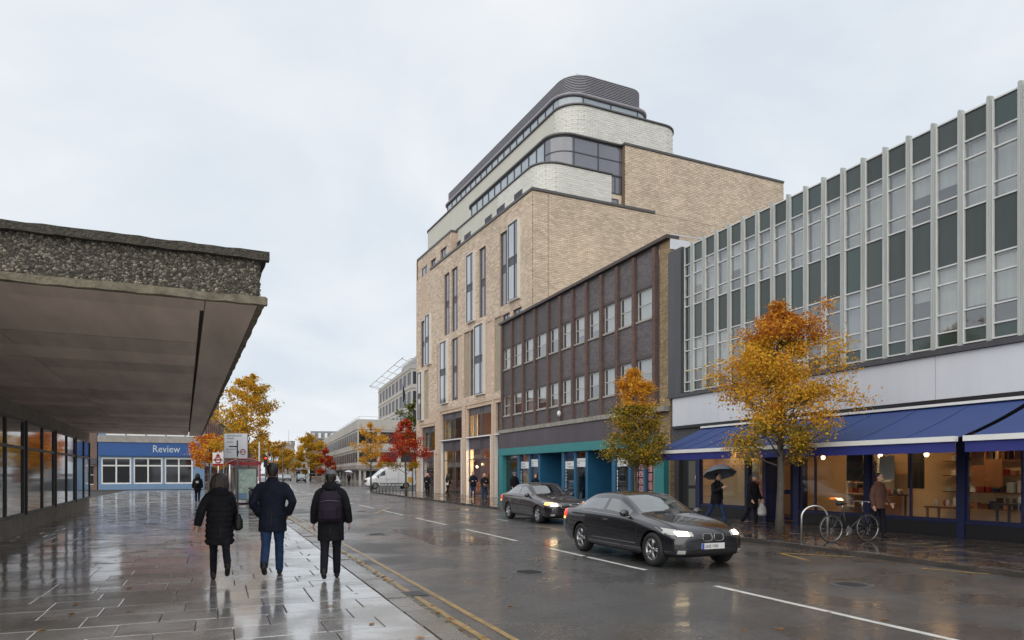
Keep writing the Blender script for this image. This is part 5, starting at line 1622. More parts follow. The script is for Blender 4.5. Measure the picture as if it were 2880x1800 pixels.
def lumpy(z0, z1, d0, d1, n, mat, name, amp):
    b = MB()
    P = []
    for k in range(n + 1):
        P.append((d0 + r.uniform(-amp, amp), 5.6 - 5.6 * k / n))
    b2 = []
    for i in range(n + 1):
        s_, t_ = P[i]
        j1, j2 = r.uniform(-amp, amp), r.uniform(-amp, amp)
        for (a, z) in ((s_, z0 + j1), (s_, z1 + j2), (.08, z1 + j2 * .3), (.08, z0 + j1 * .3)): b2.append(K(a, t_ if i < n else d0, z))
    fs = [(4 * i + q, 4 * i + 4 + q, 4 * i + 4 + (q + 1) % 4, 4 * i + (q + 1) % 4) for i in range(n) for q in range(4)]
    b.add(b2, fs + [(0, 1, 2, 3), (4 * n, 4 * n + 1, 4 * n + 2, 4 * n + 3)])
    c2 = []
    m2 = 120
    for i in range(m2 + 1):
        s_ = d0 + (LN - d0) * i / m2
        j1, j2, j3 = r.uniform(-amp, amp), r.uniform(-amp, amp), r.uniform(-amp, amp)
        for (t_, z) in ((d1 + j3, z0 + j1), (d1 + j3, z1 + j2), (.085, z1 + j2), (.085, z0 + j1)): c2.append(K(s_, t_, z + .001))
    b.add(c2, [(4 * i + q, 4 * i + 4 + q, 4 * i + 4 + (q + 1) % 4, 4 * i + (q + 1) % 4) for i in range(m2) for q in range(4)] + [(0, 1, 2, 3), (4 * m2, 4 * m2 + 1, 4 * m2 + 2, 4 * m2 + 3)])
    b.build(name, mat, can)
lumpy(zt_ - .06, zt_ + .03, -.03, .0, 40, MT['canopy'], "coping", .008)
lumpy(zb - .01, zb + .075, -.01, .015, 40, MT['mossledge'], "fascia_lip", .008)
MB().box(.30, .30, zb + .20, LN, ww, zt_ - .05, K).build("roof_slab", MT['concrete'], can)
MB().box(.09, .09, zb - .006, LN, .62, zb + .06, K).box(.09, .63, zb - .005, .62, ww, zb + .06, K).build("edge_beam", MT['soffit'], can)
k = 0
s_ = .64
while s_ < LN - .3:
    e = min(s_ + 1.22, LN)
    t0 = .66
    while t0 < ww - .1:
        t1 = min(t0 + 2.44, ww)
        MB().box(s_ + .007, t0 + .007, zb + .03 + R.uniform(-.006, .006), e - .007, t1 - .007, zb + .075, K).build("soffit_panel", MT['soffit'], can)
        t0 = t1
    s_ = e
kiosk = thing("shop_unit", "dark single storey shop units under the concrete canopy on the left", "building", K(0, 5.0, 0))
b = MB()
b.box(.3, 5.0, -.05, LN, 14, zb + .02, K)
b.build("wall", MT['concrete'], kiosk)
for q in range(6):
    f = frame_grid(MB(), K, [.6 + 5.1 * q, 3.1 + 5.1 * q, 5.3 + 5.1 * q], [.5, 2.4, 3.2], 4.92, .08, .06).build("shop_window", MT['dsteel'], kiosk)
    MB().quad(K(.65 + 5.1 * q, 4.96, .55), K(5.25 + 5.1 * q, 4.96, .55), K(5.25 + 5.1 * q, 4.96, 3.15), K(.65 + 5.1 * q, 4.96, 3.15)).build("pane", MT['dark_pane'], f)

# ================================================================== TREES
def tree(name, label, x, y, h, prof, trunk_r, nleaf, pal, seed, ls=.055, lean=(0, 0), nb=30, clear=None, group=None, sub=3, fill=.5):
    """prof: (z fraction, radius) of the crown outline; pal(f, rnd, noise) -> material index into mats"""
    r = random.Random(seed)
    t = thing(name, label, "tree", (x, y, 0))
    if group: t['group'] = group
    mats, pick = pal
    z0 = prof[0][0] * h
    def rad_at(f):
        for i in range(len(prof) - 1):
            if f <= prof[i + 1][0]:
                u = (f - prof[i][0]) / max(prof[i + 1][0] - prof[i][0], 1e-6)
                return prof[i][1] + (prof[i + 1][1] - prof[i][1]) * max(0, u)
        return prof[-1][1]
    tb = MB()
    ns = 9
    ax = []
    wx, wy = 0, 0
    for k in range(ns + 1):
        f = k / ns
        if 0 < k: wx += r.uniform(-.05, .05) * h / 8; wy += r.uniform(-.05, .05) * h / 8
        ax.append(Vector((x + wx + lean[0] * f, y + wy + lean[1] * f, -.05 + f * h * .96)))
    tb.tube(ax, [trunk_r * (1.35 if k == 0 else 1.0) * (1 - .88 * (k / ns) ** 1.1) + .006 for k in range(ns + 1)], 9)
    def axis(f):
        q = min(max(f / .96, 0), .9999) * ns
        i = int(q)
        return ax[i].lerp(ax[i + 1], q - i)
    tips = []
    for k in range(nb):
        f = prof[0][0] * .92 + (1 - prof[0][0] * .92) * (k + r.random()) / nb * .93
        if r.random() < .12: continue
        az = k * 2.39996 + r.uniform(-.6, .6)
        fr = min(f + .10 * (1 - f) + .04, .99)
        ln = max(rad_at(fr), .12) * r.choice([r.uniform(.45, .8), r.uniform(.85, 1.12), r.uniform(.95, 1.28)])
        p = axis(f)
        rise = ln * r.uniform(.30, 1.15)
        d = Vector((cos(az), sin(az), 0))
        pts = [p]
        for q in (.35, .7, 1.0):
            pts.append(p + d * ln * q + Vector((r.uniform(-.08, .08) * ln, r.uniform(-.08, .08) * ln, rise * q ** 1.3)))
        r0 = trunk_r * .34 * (1 - .6 * f)
        tb.tube(pts, [r0, r0 * .7, r0 * .42, .005], 5)
        for q, c in ((.55, .5), (.8, .75), (1.0, 1.0)):
            tips.append((p.lerp(pts[-1], q) + Vector((0, 0, .04 * ln)), .13 + .13 * ln))
        for s_ in range(sub):
            q = r.uniform(.35, .9)
            b0 = p.lerp(pts[-1], q)
            a2 = az + r.choice([-1, 1]) * r.uniform(.5, 1.2)
            l2 = ln * r.uniform(.3, .55)
            b1 = b0 + Vector((cos(a2) * l2, sin(a2) * l2, l2 * r.uniform(.0, .7)))
            tb.tube([b0, b0.lerp(b1, .5) + Vector((0, 0, l2 * .05)), b1], [r0 * .4, r0 * .25, .004], 4)
            tips.append((b1, .12 + .14 * ln)); tips.append((b0.lerp(b1, .55), .10 + .12 * ln))
    tips.append((ax[-1], .12))
    tb.build("trunk", MT['bark'], t)
    lb = MB()
    wts = [tp[1] * r.choice([.06, .45, 1.0, 1.9]) for tp in tips]
    cl = r.choices(range(len(tips)), weights=wts, k=nleaf)
    ph = [r.uniform(0, 6.3) for _ in range(6)]
    for i in cl:
        c, s = tips[i]
        s *= .60
        p = c + Vector((r.gauss(0, s), r.gauss(0, s), r.gauss(-.02, s * .82)))
        f = (p.z) / h
        if f < prof[0][0] * .86: continue
        a = Vector((r.gauss(0, 1), r.gauss(0, 1), r.gauss(0, .7) - .2)).normalized()
        b_ = a.cross(Vector((r.gauss(0, 1), r.gauss(0, 1), r.gauss(0, 1)))).normalized()
        c_ = a.cross(b_)
        l = ls * r.choice([r.uniform(.45, .8), r.uniform(.8, 1.4)])
        noise = .5 + .25 * sin(2.1 * p.x / max(prof[1][1], .5) * 1.7 + ph[0]) + .25 * sin(2.4 * p.z + ph[1] + 1.3 * p.y)
        core = math.hypot(p.x - axis(f).x, p.y - axis(f).y) / max(rad_at(min(f, 1)), .1)
        mi = pick(f, r.random(), noise, core)
        e0, e1 = p - a * l, p + a * l
        lb.add([tuple(e0), tuple(p + b_ * l * .62 + c_ * l * .2), tuple(e1), tuple(p - b_ * l * .62 + c_ * l * .2)], [(0, 1, 2, 3)], mi)
    lb.build("crown", mats, t)
    return t


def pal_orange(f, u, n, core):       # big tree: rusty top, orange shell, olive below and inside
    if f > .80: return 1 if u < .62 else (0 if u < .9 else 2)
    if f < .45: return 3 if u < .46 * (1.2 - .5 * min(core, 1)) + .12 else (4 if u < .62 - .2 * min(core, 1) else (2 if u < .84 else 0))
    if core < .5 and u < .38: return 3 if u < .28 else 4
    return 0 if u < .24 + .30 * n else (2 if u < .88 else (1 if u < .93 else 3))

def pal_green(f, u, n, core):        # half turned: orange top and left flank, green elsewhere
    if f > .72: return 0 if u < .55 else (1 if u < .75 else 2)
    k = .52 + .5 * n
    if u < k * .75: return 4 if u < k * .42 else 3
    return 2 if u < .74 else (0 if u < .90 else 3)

A5 = [MT['leaf_or'], MT['leaf_rust'], MT['leaf_ye'], MT['leaf_ol'], MT['leaf_gr']]
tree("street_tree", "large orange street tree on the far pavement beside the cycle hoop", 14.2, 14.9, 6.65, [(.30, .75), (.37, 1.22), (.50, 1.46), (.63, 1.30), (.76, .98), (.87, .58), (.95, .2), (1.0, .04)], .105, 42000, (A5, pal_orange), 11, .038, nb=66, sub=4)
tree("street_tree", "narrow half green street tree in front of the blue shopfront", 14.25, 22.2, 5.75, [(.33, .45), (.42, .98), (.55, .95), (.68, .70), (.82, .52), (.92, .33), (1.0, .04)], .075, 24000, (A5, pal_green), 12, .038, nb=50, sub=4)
RED = [MT['leaf_red'], MT['leaf_crim'], MT['leaf_or'], MT['leaf_ol'], MT['leaf_gr']]
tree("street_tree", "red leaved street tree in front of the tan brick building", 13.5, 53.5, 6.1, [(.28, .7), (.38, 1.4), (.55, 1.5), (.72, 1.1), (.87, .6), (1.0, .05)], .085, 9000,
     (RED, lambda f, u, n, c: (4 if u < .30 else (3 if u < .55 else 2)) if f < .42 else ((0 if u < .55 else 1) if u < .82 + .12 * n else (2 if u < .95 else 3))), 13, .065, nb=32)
tree("street_tree", "thin orange street tree beside the row of cycle hoops", 13.4, 66.4, 6.75, [(.28, .9), (.40, 1.5), (.55, 1.6), (.72, 1.25), (.87, .65), (1.0, .05)], .085, 4600,
     (A5, lambda f, u, n, c: 2 if u < .4 else (0 if u < .82 else (1 if u < .94 else 3))), 14, .075, nb=32)
tree("street_tree", "tall green tree between the tan building and the concrete tower", 22.6, 84, 11.4, [(.22, 1.4), (.4, 2.4), (.6, 2.6), (.8, 2.0), (1.0, .1)], .16, 6000, ([MT['leaf_gr'], MT['leaf_ol']], lambda f, u, n, c: 0 if u < .85 else 1), 15, .13)
GOLD = [MT['leaf_gold'], MT['leaf_ye'], MT['leaf_ol'], MT['leaf_or'], MT['leaf_red']]
pg = (GOLD, lambda f, u, n, c: 0 if u < .5 else (1 if u < .68 else (2 if u < .88 - .15 * n else 3)))
tree("street_tree", "big golden tree rising behind the bus shelter and direction sign", 2.0, 53, 8.9, [(.27, 1.1), (.38, 2.2), (.55, 2.3), (.70, 1.8), (.85, 1.1), (1.0, .1)], .15, 11500, pg, 16, .09, nb=44)
tree("street_tree", "small red and orange tree beside the blue corner shop", -.7, 66, 5.2, [(.40, .9), (.55, 1.3), (.72, 1.2), (.88, .7), (1.0, .1)], .08, 6000, (GOLD, lambda f, u, n, c: (4 if u < .5 * f + .05 else (3 if u < .72 else 1))), 17, .085)
tree("street_tree", "yellow tree left of the church tower behind the far shelter", 10.5, 150, 8.2, [(.22, 2.2), (.4, 3.3), (.6, 3.2), (.8, 2.2), (1.0, .2)], .18, 6500, pg, 18, .20)
tree("street_tree", "taller yellow tree right of the church tower along the road", 18.6, 158, 10.3, [(.12, 2.0), (.3, 3.0), (.55, 2.9), (.8, 1.9), (1.0, .2)], .2, 8000, pg, 19, .20)
tree("street_tree", "red tree against the far end of the low concrete office", 19.6, 142, 6.9, [(.16, 1.0), (.4, 1.7), (.6, 1.6), (.8, 1.0), (1.0, .1)], .12, 4200, (RED, lambda f, u, n, c: 0 if u < .5 else (1 if u < .85 else 2)), 20, .15)
tree("street_tree", "last yellow tree in the distance below the church tower", 19.0, 215, 8.0, [(.15, 2.2), (.4, 3.4), (.7, 2.8), (1.0, .2)], .2, 4200, pg, 21, .26)

# ================================================================== STREET FURNITURE
def hoop(x, y, deg, w_=.70, h=.80, r_=.025, z=0.):
    F = rotframe(x, y, deg)
    pts = [F(-w_ / 2, 0, z), F(-w_ / 2, 0, z + h - w_ / 2 * .9)]
    for k in range(1, 12):
        a = PI - PI * k / 12
        pts.append(F(w_ / 2 * cos(a), 0, z + h - w_ / 2 * .9 + w_ / 2 * .9 * sin(a)))
    pts += [F(w_ / 2, 0, z + h - w_ / 2 * .9), F(w_ / 2, 0, z)]
    return MB().tube(pts, r_, 10)
o = hoop(14.05, 13.55, 20, .68, .86).build("cycle_hoop", MT['steel'], org=(14.05, 13.55, 0), label="single bright steel cycle hoop beside the large orange tree", category="cycle hoop")
first = None
for k in range(8):
    u = k / 7
    x, y = 12.95 + .45 * u, 54.2 + 11.2 * u
    if first is None:
        me = hoop(0, 0, 62, .75, .82).mesh("cycle_hoop", MT['dsteel'])
    o = put(me, "cycle_hoop", None, (x, y, 0)); first = o
    o['label'] = "%s dark cycle hoop counted from the red tree" % ('first', 'second', 'third', 'fourth', 'fifth', 'sixth', 'seventh', 'eighth')[k]; o['category'] = "cycle hoop"; o['group'] = "row of cycle hoops by the corner"

# direction sign on its post
sg = thing("direction_sign", "pale grey map style direction sign on a post above the bus shelter", "sign", (.86, 38.0, 0))
F = rotframe(.86, 38.0, 24)
MB().box(-.60, 0, 2.45, .56, .04, 3.68, F).build("sign_board", MT['signwhite'], sg)
MB().box(-.63, -.004, 2.42, -.60, .045, 3.71, F).box(.56, -.004, 2.42, .59, .045, 3.71, F).build("sign_edge", MT['concrete'], sg)
MB().box(.035, -.012, 2.52, .095, -.004, 3.34, F).box(-.36, -.012, 3.01, .033, -.004, 3.06, F).box(.11, -.012, 2.68, .15, -.004, 2.80, F).build("route_line", MT['ink'], sg)
MB().tube([F(.35 + .125 * cos(a), -.012, 2.76 + .125 * sin(a)) for a in [2 * PI * k / 20 for k in range(21)]], .018, 6).build("red_ring", MT['red'], sg)
MB().box(.20, -.014, 2.745, .50, -.006, 2.775, F).build("ring_bar", MT['red'], sg)
for tx, sz, px, z in (("SHEPHERDS BUSH", .115, -.48, 3.53), ("HARROW", .10, -.46, 3.41), ("(A 40)", .055, -.28, 3.35), ("ACTON", .10, -.46, 3.22), ("TURN GARDENS", .085, -.55, 2.86), ("Town Hall", .06, -.53, 2.78), ("Leisure Centre", .055, -.50, 2.71)):
    text(tx, sz, lambda x, y, e, px=px, z=z: F(px + x, -.003 - e, z + y), MT['ink'], sg, sx=.85)
MB().tube([F(.05, .07, -.05), F(.05, .07, 3.7)], .045, 8).build("post", MT['dsteel'], sg)

# bus shelter
bs = thing("bus_shelter", "red roofed bus shelter with a pale poster panel on the left pavement", "bus shelter", (1.25, 41.5, 0))
F = rotframe(1.35, 40.2, 3)
prof = [(-.85 + 1.7 * k / 12, 2.28 + .22 * sin(PI * k / 12)) for k in range(13)]
b = MB()
b.add([F(a, 0, z) for a, z in prof] + [F(a, 4.2, z) for a, z in prof] + [F(a, 0, z - .06) for a, z in prof] + [F(a, 4.2, z - .06) for a, z in prof],
      [(k, k + 1, 14 + k, 13 + k) for k in range(12)] + [(26 + k, 39 + k, 40 + k, 27 + k) for k in range(12)] + [(k, 26 + k, 27 + k, k + 1) for k in range(12)], 0, True)
b.build("roof", MT['pinkred'], bs)
MB().box(-.80, .05, 2.12, .80, .12, 2.28, F).box(-.82, .12, 2.14, -.76, 4.1, 2.26, F).box(.76, .12, 2.14, .82, 4.1, 2.26, F).build("fascia", MT['red'], bs)
for a, b_ in ((-.75, .05), (.75, .05), (-.75, 4.1), (.75, 4.1)): MB().tube([F(a, b_, -.02), F(a, b_, 2.15)], .05, 8).build("post", MT['red'] if a > 0 else MT['steel'], bs)
fr_ = frame_grid(MB(), F, [-.48, .62], [.25, 1.98], .0, .06, .08).build("advert_frame", MT['dsteel'], bs)
MB().box(-.43, .02, .30, .57, .06, 1.93, F).build("poster", MT['poster'], fr_)
MB().box(.20, .012, .32, .54, .018, .75, F).build("poster_block", MT['yellow'], fr_)
MB().box(-.42, .012, .32, .12, .018, .62, F).build("poster_block", MT['paleblue'], fr_)
for k in range(5):
    MB().tube([F(-.2 + .12 * (k % 2), .012, .8 + .2 * k), F(-.2 + .12 * (k % 2), .018, .8 + .2 * k)], .07, 10, 0, False).build("poster_motif", MT['mint'], fr_)
MB().box(-.7, .5, .45, -.35, 3.8, .5, F).build("bench", MT['red'], bs)
MB().box(-.78, .15, .3, -.74, 4.05, 2.0, F).build("rear_glass", MT['pane'], bs)
MB().box(-.6, .2, -.02, .75, .26, .1, F).build("kick_rail", MT['maroon'], bs)
# bus stop flag behind
bf = thing("bus_stop_flag", "red and white bus stop board with a roundel left of the direction sign", "sign", (.35, 43, 0))
F = rotframe(.02, 43, 22)
MB().box(-.30, 0, 2.12, .30, .03, 2.85, F).build("board", MT['white'], bf)
MB().box(-.30, -.008, 2.12, .30, -.002, 2.22, F).box(-.26, -.008, 2.40, .26, -.002, 2.47, F).build("red_bar", MT['red'], bf)
MB().tube([F(.16 * cos(a), -.012, 2.43 + .16 * sin(a)) for a in [2 * PI * k / 18 for k in range(19)]], .028, 6).build("roundel_ring", MT['red'], bf)
MB().add([F(-.14, -.008, 2.62), F(.14, -.008, 2.62), F(0, -.008, 2.82)], [(0, 1, 2)]).build("red_triangle", MT['red'], bf)
MB().tube([F(0, .06, 0), F(0, .06, 2.9)], .04, 8).build("post", MT['steel'], bf)
# litter bin
lb_ = thing("litter_bin", "dark litter bin beside the bus shelter poster", "bin", (1.62, 35.5, 0))
F = rotframe(1.62, 35.5, 0)
MB().rings([(0, 0, .02, .24, .24), (0, 0, .06, .27, .27), (0, 0, .85, .28, .28)], 20, 0, True, True, F, 4).build("body", MT['blackp'], lb_)
MB().rings([(0, 0, .92, .29, .29), (0, 0, 1.0, .29, .29), (0, 0, 1.05, .2, .2)], 20, 0, True, True, F, 4).build("lid", MT['dsteel'], lb_)
MB().box(-.2, -.25, .85, .2, .25, .92, F).build("opening", MT['black'], lb_)
# signals, lamp posts, poles
tl = thing("traffic_light", "traffic light showing red on a slim post behind the walking man", "traffic light", (4.0, 62.0, 0))
x, y = 3.55, 59.6
MB().tube([(x, y, -.1), (x, y, 2.9)], .06, 8).build("post", MT['dsteel'], tl)
hd = MB().box(x - .15, y - .13, 2.15, x + .15, y + .05, 3.05).build("signal_head", MT['blackp'], tl)
for z, mt in ((2.88, 'tail'), (2.6, 'black'), (2.32, 'black')):
    MB().tube([(x, y - .13, z), (x, y - .17, z)], .09, 14, 0, False).build("lens", MT[mt], hd)
for label, x, y, h, arm, mt in (("tall grey street lamp with a short arm near the church tower", 9.6, 118, 6.6, 1.05, 'dsteel'), ("grey pole standing right of the direction sign", 2.35, 45.5, 3.6, 0, 'steel'), ("slim grey pole above the walking man's head", 5.6, 84, 4.1, 0, 'dsteel')):
    lp = thing("street_lamp" if arm else "pole", label, "lamp" if arm else "pole", (x, y, 0))
    MB().tube([(x, y, -.1), (x, y, 1.2), (x, y, 1.21), (x, y, h)], [.10, .10, .065, .055], 8).build("post", MT[mt], lp)
    if arm:
        MB().tube([(x, y, h), (x + arm * .4, y, h + .12), (x + arm, y, h + .14)], .04, 6).build("arm", MT[mt], lp)
        MB().box(x + arm - .05, y - .1, h + .08, x + arm + .55, y + .1, h + .18).build("lantern", MT['dsteel'], lp)
pp = thing("signal_post", "dark post carrying a small yellow case beside the white van", "post", (18.0, 68.5, 0))
x, y = 17.35, 66.3
MB().tube([(x, y, 0), (x, y, 2.6)], .06, 8).build("post", MT['dsteel'], pp)
MB().box(x - .42, y - .12, .75, x - .1, y + .12, 1.3).build("case", MT['yellow'], pp)
gt = thing("gate", "dark blue gate closing the yard beside the tan building", "gate", (21.5, 70, 0))
for k in range(6): MB().box(19.2 + .62 * k, 66.9, .0, 19.8 + .62 * k, 66.98, 3.3).build("board", MT['navy'], gt)
MB().box(19.1, 66.98, 2.9, 23, 67.06, 3.05).box(19.1, 66.98, .3, 23, 67.06, .45).build("rail", MT['blackp'], gt)
# far shelter on the left verge
fs_ = thing("bus_shelter", "distant maroon shelter on the left pavement before the yellow trees", "bus shelter", (6.9, 125, 0))
F = rotframe(8.0, 118, 5)
MB().box(-.9, 0, 2.45, .9, 5, 2.65, F).build("roof", MT['maroon'], fs_)
for a, b_ in ((-.8, .1), (.8, .1), (-.8, 4.9), (.8, 4.9)): MB().box(a - .06, b_ - .06, 0, a + .06, b_ + .06, 2.45, F).build("post", MT['maroon'], fs_)
MB().box(-.75, .05, .3, .75, .1, 2.2, F).build("panel", MT['redwall'], fs_, uv=True)
MB().box(-.82, .2, .3, -.78, 4.8, 2.3, F).build("rear_panel", MT['maroon'], fs_)
# ================================================================== VEHICLES
def interp(tab, y):
    """Catmull-Rom through rows (y, values...) sorted by falling y"""
    n = len(tab)
    if y >= tab[0][0]: return tab[0][1:]
    if y <= tab[-1][0]: return tab[-1][1:]
    for i in range(n - 1):
        if tab[i][0] >= y >= tab[i + 1][0]:
            u = (tab[i][0] - y) / (tab[i][0] - tab[i + 1][0])
            return tuple(a + (b - a) * u for a, b in zip(tab[i][1:], tab[i + 1][1:]))


def car(name, label, loc, heading, spec, lod=2, group=None):
    """spec: tab rows (y, zb, w, zmid, wb, zbelt, wr, zr, ztop); glass stations; wheels; colours"""
    root = thing(name, label, spec.get('cat', 'car'), (loc[0], loc[1], loc[2]))
    if group: root['group'] = group
    tab = spec['tab']
    ysts = sorted(set([r[0] for r in tab] + spec['ys']), reverse=True)
    V = []
    for y in ysts:
        zb, w_, zm, wb, ze, wr, zr, zt = interp(tab, y)
        P = [(0, zb), (w_ * .55, zb), (w_ * .93, zb + .015), (w_, zb + .14), (w_ * 1.0, zm), (w_ * .5 + wb * .5 + .012, zm * .35 + ze * .65), (wb, ze)]
        l = lambda u: (wb + (wr - wb) * u, ze + (zr - ze) * u)
        P += [l(.09), l(.88), l(1.0)]
        P += [(wr * .90, zr + (zt - zr) * .35), (wr * .5, zr + (zt - zr) * .8), (0, zt)]
        V.append((y, P))
    NP = len(V[0][1])
    vs, fs, mi = [], [], []
    for y, P in V:
        ring = P + [(-x, z) for x, z in P[-2:0:-1]]
        vs += [(x, y, z) for x, z in ring]
    NR = 2 * NP - 2
    ns = len(V)
    sg0, sg1 = spec['side']           # side glass from/to
    pil = spec['pillars']
    ws, rw = spec['screen'], spec['rear']
    for i in range(ns - 1):
        ym = (V[i][0] + V[i + 1][0]) / 2
        for k in range(NR):
            k2 = (k + 1) % NR
            fs.append((i * NR + k, (i + 1) * NR + k, (i + 1) * NR + k2, i * NR + k2))
            kk = k if k < NP - 1 else NR - 1 - k       # mirrored strip index
            mt = 0
            if kk == 7 and sg1 < ym < sg0 and not any(a < ym < b for a, b in pil): mt = 2
            if kk >= 10 and ws[1] < ym < ws[0]: mt = 1
            if kk >= 10 and rw[1] < ym < rw[0]: mt = 3
            if kk in (0, 1): mt = 4
            mi.append(mt)
    fs.append(tuple(range(NR))); mi.append(0)
    fs.append(tuple(range((ns - 1) * NR, ns * NR))[::-1]); mi.append(0)
    mb = MB()
    mb.v, mb.f, mb.mi, mb.sm = vs, fs, mi, [True] * len(fs)
    mats = [spec['paint'], spec['screenm'], MT['carglass'], MT['carglass'], MT['black']]
    me = mb.mesh("tmp", mats)
    # wheel wells
    cut = MB()
    for wy in spec['axles']:
        for sx in (-1, 1):
            cut.tube([(sx * (spec['hw'] - .26), wy, spec['wr'] + .005), (sx * (spec['hw'] + .3), wy, spec['wr'] + .005)], spec['wr'] * 1.13, 28, 0, False)
    co = bpy.data.objects.new("cut", cut.mesh("cut", MT['black']))
    COL.objects.link(co)
    mods = [('SUBSURF', dict(levels=lod, render_levels=lod))] if lod else []
    me = evalmesh(me, mods + [('BOOLEAN', dict(object=co, operation='DIFFERENCE', solver='EXACT', material_mode='TRANSFER'))])
    bpy.data.objects.remove(co)
    F = rotframe(loc[0], loc[1], heading)
    wpt = lambda x, y, z: (lambda p: (p[0], p[1], p[2] + loc[2]))(F(x, y, z))
    V3 = [tuple(v.co) for v in me.vertices]
    bvh = BVHTree.FromPolygons(V3, [tuple(p.vertices) for p in me.polygons])
    groups = {}
    for p in me.polygons:
        x = sum(V3[i][0] for i in p.vertices)
        y = sum(V3[i][1] for i in p.vertices) / len(p.vertices)
        key = {0: 'body', 1: 'windscreen', 2: 'side_window', 3: 'rear_window', 4: 'underside'}.get(p.material_index, 'underside') if p.material_index < 5 else 'underside'
        if key == 'side_window': key += ("L" if x < 0 else "R") + str(sum(y < (a + b) / 2 for a, b in pil))
        groups.setdefault(key, []).append(p)
    for key, ps in groups.items():
        b = MB()
        ids = {}
        for p in ps:
            f = []
            for i in p.vertices:
                if i not in ids:
                    ids[i] = len(b.v); b.v.append(wpt(*V3[i]))
                f.append(ids[i])
            b.f.append(tuple(f)); b.mi.append(0); b.sm.append(key not in ('underside',))
        nm = key.rstrip("LR0123456789")
        b.build(nm, {'body': spec['paint'], 'windscreen': spec['screenm'], 'rear_window': spec.get('glassm', MT['carglass']), 'side_window': spec.get('glassm', MT['carglass']), 'underside': MT['black']}[nm], root)
    def hit(o, d):
        h = bvh.ray_cast(Vector(o), Vector(d).normalized())
        return h[0]
    def decal(name, polyxz, d, mat, off=.006, parent=None, base=None, n=10, edge=None):
        """a thin shell lying on the body: polyxz(u, v) gives the ray's start for u, v in 0..1"""
        b = MB()
        dn = Vector(d).normalized()
        g = {}
        for i in range(n + 1):
            for j in range(n + 1):
                h = hit(polyxz(i / n, j / n), dn)
                if h is not None:
                    h = h - dn * off
                    g[(i, j)] = len(b.v); b.v.append(wpt(*h))
        for i in range(n):
            for j in range(n):
                q = [(i, j), (i + 1, j), (i + 1, j + 1), (i, j + 1)]
                if all(k in g for k in q): b.f.append(tuple(g[k] for k in q)); b.mi.append(0); b.sm.append(True)
        if b.f: return b.build(name, mat, parent or root)
    def blob(name, c, r_, mat, parent=None, n=12):
        b = MB(); b.rings([(c[0], c[1], c[2] + r_[2] * -cos(PI * i / 8), max(r_[0] * sin(PI * i / 8), .001), max(r_[1] * sin(PI * i / 8), .001)) for i in range(9)], n, 0, True, True, wpt)
        return b.build(name, mat, parent or root)
    # wheels
    for wy in spec['axles']:
        for sx in (-1, 1):
            tw, rr = .21, spec['wr']
            b = MB()
            xo = sx * (spec['hw'] - .015)
            xi = sx * (spec['hw'] - .015 - tw)
            nseg = 26
            pr = [(xi, rr * .66), (xi, rr * .93), (xi + sx * .03, rr), (xo - sx * .03, rr), (xo, rr * .93), (xo, rr * .68), (xo - sx * .02, rr * .66)]
            vs_ = [wpt(px, wy + pr_ * sin(2 * PI * q / nseg), rr + pr_ * cos(2 * PI * q / nseg)) for px, pr_ in pr for q in range(nseg)]
            b.add(vs_, [(i * nseg + q, i * nseg + (q + 1) % nseg, (i + 1) * nseg + (q + 1) % nseg, (i + 1) * nseg + q) for i in range(len(pr) - 1) for q in range(nseg)], 0, True)
            wh = b.build("wheel", MT['tyre'], root)
            b = MB()
            ring = [(xo - sx * .018, rr * .67), (xo - sx * .004, rr * .64), (xo - sx * .02, rr * .58), (xo - sx * .10, rr * .56)]
            vs_ = [wpt(px, wy + pr_ * sin(2 * PI * q / nseg), rr + pr_ * cos(2 * PI * q / nseg)) for px, pr_ in ring for q in range(nseg)]
            b.add(vs_, [(i * nseg + q, i * nseg + (q + 1) % nseg, (i + 1) * nseg + (q + 1) % nseg, (i + 1) * nseg + q) for i in range(3) for q in range(nseg)], 0, True)
            nsp = 5
            for q in range(nsp):
                for dq in (-.13, .13):
                    a = 2 * PI * q / nsp + .3
                    y0, z0 = .05 * sin(a), .05 * cos(a)
                    a2 = a + dq * 1.0
                    y1, z1 = rr * .60 * sin(a2), rr * .60 * cos(a2)
                    b.tube([wpt(xo - sx * .035, wy + y0, rr + z0), wpt(xo - sx * .02, wy + y1, rr + z1)], [.028, .017], 6)
            b.tube([wpt(xo - sx * .06, wy, rr), wpt(xo - sx * .018, wy, rr)], [.07, .05], 12)
            b.build("rim", MT['rim'], wh)
            MB().tube([wpt(xo - sx * .11, wy, rr), wpt(xo - sx * .10, wy, rr)], rr * .6, 18, 0, False).build("brake_disc", MT['dsteel'], wh)
    spec['detail'](root, decal, blob, wpt, hit)
    return root


def lineside(root, wpt, hit, pts, rr, mat, name, lift=.001, n=24):
    """a thin seam or trim following the body side through (y, z) points, on both sides"""
    for sx in (-1, 1):
        P = []
        for a, b in zip(pts[:-1], pts[1:]):
            for k in range(n):
                u = k / n
                y, z = a[0] + (b[0] - a[0]) * u, a[1] + (b[1] - a[1]) * u
                h = hit((sx * 2.5, y, z), (-sx, 0, 0))
                if h is not None: P.append(wpt(h.x + sx * lift, h.y, h.z))
        if len(P) > 2: MB().tube(P, rr, 4).build(name, mat, root)


